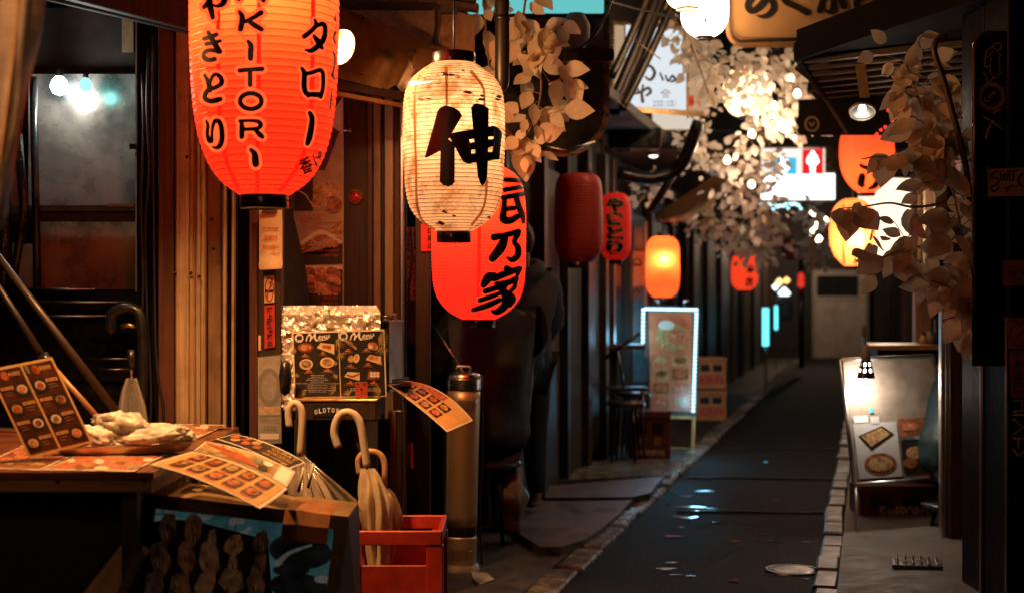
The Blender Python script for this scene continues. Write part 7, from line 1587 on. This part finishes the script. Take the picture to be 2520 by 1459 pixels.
seated = dict(pel=(0, 0, .60), chest=(0, .05, 1.08), neck=(0, .10, 1.36), head=(0, .14, 1.50), crown=(0, .15, 1.62), shL=(-.19, .06, 1.23), elL=(-.26, .16, .98), wrL=(-.20, .40, 1.00), haL=(-.17, .48, 1.0), shR=(.19, .06, 1.23), elR=(.26, .16, .98), wrR=(.20, .40, 1.00), haR=(.17, .48, 1.0),
              hipL=(-.10, .04, .56), knL=(-.15, .44, .54), anL=(-.14, .36, .12), toL=(-.15, .50, .05), hipR=(.10, .04, .56), knR=(.15, .44, .54), anR=(.14, .36, .12), toR=(.15, .50, .05))
standing = dict(pel=(0, 0, .92), chest=(0, .0, 1.26), neck=(0, .02, 1.50), head=(0, .05, 1.62), crown=(0, .06, 1.74), shL=(-.19, 0, 1.42), elL=(-.25, .03, 1.15), wrL=(-.22, .2, 1.0), haL=(-.2, .27, .98), shR=(.19, 0, 1.42), elR=(.25, .03, 1.15), wrR=(.22, .2, 1.0), haR=(.2, .27, .98),
                hipL=(-.10, 0, .88), knL=(-.11, .03, .48), anL=(-.11, 0, .10), toL=(-.12, .14, .04), hipR=(.10, 0, .88), knR=(.11, .03, .48), anR=(.11, 0, .10), toR=(.12, .14, .04))
navy = M('navy_jacket_cloth', (.012, .017, .025), .6, var=.4, scale=7, bump=1.0); greyh = M('grey_hoodie_cloth', (.05, .052, .058), .85, var=.2, scale=40, bump=.3); tealc = M('teal_down_jacket', (.006, .021, .026), .4, var=.3, scale=12, bump=.4); trou = M('black_trousers', (.012, .012, .014), .8); hairm = M('dark_hair', (.014, .010, .008), .45, stretch=(30, 30, 4), bump=.5); shoe_w = M('worn_sneaker', (.36, .26, .18), .6); shoe_b = M('black_shoe', (.02, .02, .02), .5)
person('customer in a dark navy jacket seated on a stool, back turned, behind the red lantern', W(1200, 1330, 8.05) * Vector((1, 1, 0)) if False else Vector((W(1204, 0, 8.0).x, 8.0, 0)), R(12), seated, navy, trou, hairm, shoe_b, 1.34)
person('standing customer in a grey hoodie right of the red lantern', Vector((W(1286, 0, 8.75).x, 8.75, .065)), R(35), standing, greyh, trou, hairm, shoe_w, 1.02)
crouch = dict(pel=(0, -.05, .40), chest=(0, .12, .80), neck=(0, .28, 1.04), head=(0, .36, 1.14), crown=(0, .40, 1.25), shL=(-.19, .16, .93), elL=(-.25, .34, .70), wrL=(-.2, .52, .80), haL=(-.17, .6, .82), shR=(.19, .16, .93), elR=(.25, .34, .70), wrR=(.2, .52, .80), haR=(.17, .6, .82), hipL=(-.1, 0, .38), knL=(-.14, .40, .42), anL=(-.13, .36, .12), toL=(-.13, .5, .06), hipR=(.1, 0, .38), knR=(.14, .40, .42), anR=(.13, .36, .12), toR=(.13, .5, .06))
person('customer in a teal jacket seated low, half hidden by the right door frame', Vector((W(2336, 0, 8.35).x, 8.35, .05)), R(-80), crouch, tealc, trou, hairm, shoe_b, 1.1)
stool('dark stool under the customer in the navy jacket', 1204, 1130, 8.0, .18, seat_blk)
stl = MB(); 
stool('low dark stool under the customer in the teal jacket', 2330, 1235, 8.35, .15, seat_blk)
# hood of the grey hoodie
hd = [o for o in bpy.data.objects if o.get('label', '').startswith('standing customer')][0]; hb = hd.location
MB().tube(smooth_pts([hb + Vector((.09 * math.cos(a) * 1.1, .02 + .10 * math.sin(a) - .03, 1.49 + .035 * math.sin(a + .6))) for a in [k * .5236 for k in range(13)]], 3), .045, greyh, 12).build('hood', hd)
# pale plastic bag below the stool
V = []; n1, n2 = 12, 18; cc = W(1258, 1225, 8.0)
for i in range(n1 + 1):
    t = i / n1; r = .05 + .035 * math.sin(t * 3.1) + (.015 if t > .9 else 0)
    for k in range(n2):
        th = 2 * math.pi * k / n2; q_ = 1 + .35 * noise.noise(Vector((math.cos(th) * 2, math.sin(th) * 2, t * 5))); V.append(cc + Vector((r * q_ * math.cos(th), r * q_ * math.sin(th), .19 - .38 * t)))
MB().add(V, [(i * n2 + k, i * n2 + (k + 1) % n2, (i + 1) * n2 + (k + 1) % n2, (i + 1) * n2 + k) for i in range(n1) for k in range(n2)] + [tuple(n1 * n2 + k for k in range(n2))], M('pale_bag_plastic', (.20, .13, .08), .4, var=.3, scale=15, bump=.6), True).build('plastic_bag', None, 'crumpled pale plastic bag hanging under the customer\'s stool', 'bag')
# bar counter beyond the post
bc = thing('bar_counter', 'dark bar counter in front of the seated customer', 'counter', (-.75, 8.3, 0))
prism([(-1.4, 8.5), (-.42, 8.5), (-.30, 9.0), (-1.4, 9.0)], .95, 1.0, dark_wood).build('top', bc); prism([(-1.38, 8.55), (-.50, 8.55), (-.42, 8.95), (-1.38, 8.95)], 0, .95, black_wood).build('base', bc)
MB().box(W(1015, 790, 8.1), (.12, .2, .26), M('blue_grey_box', (.10, .12, .14), .4), bev=.01).build('counter_appliance', None, 'blue-grey appliance on the bar counter behind the dark post', 'appliance')
# overhead wires crossing the alley
for k, (a_, b_, d_) in enumerate(((W(1180, 190, 7.6), W(1240, 60, 7.6), .0), (A(9, -2.1, 3.4), A(12, .5, 3.6), .15), (A(13, -2.1, 3.5), A(15, .5, 3.9), .2), (A(16, -2.1, 3.3), A(20, .4, 4.2), .2))):
    MB().tube(sag(a_, b_, d_), .008, cable_mat, 6).build('overhead_wire', None, ['short black wire beside the cyan lit sign', 'nearest sagging wire strung across the alley', 'second sagging wire strung across the alley', 'farthest sagging wire strung across the alley'][k], 'wire', 'overhead wires')
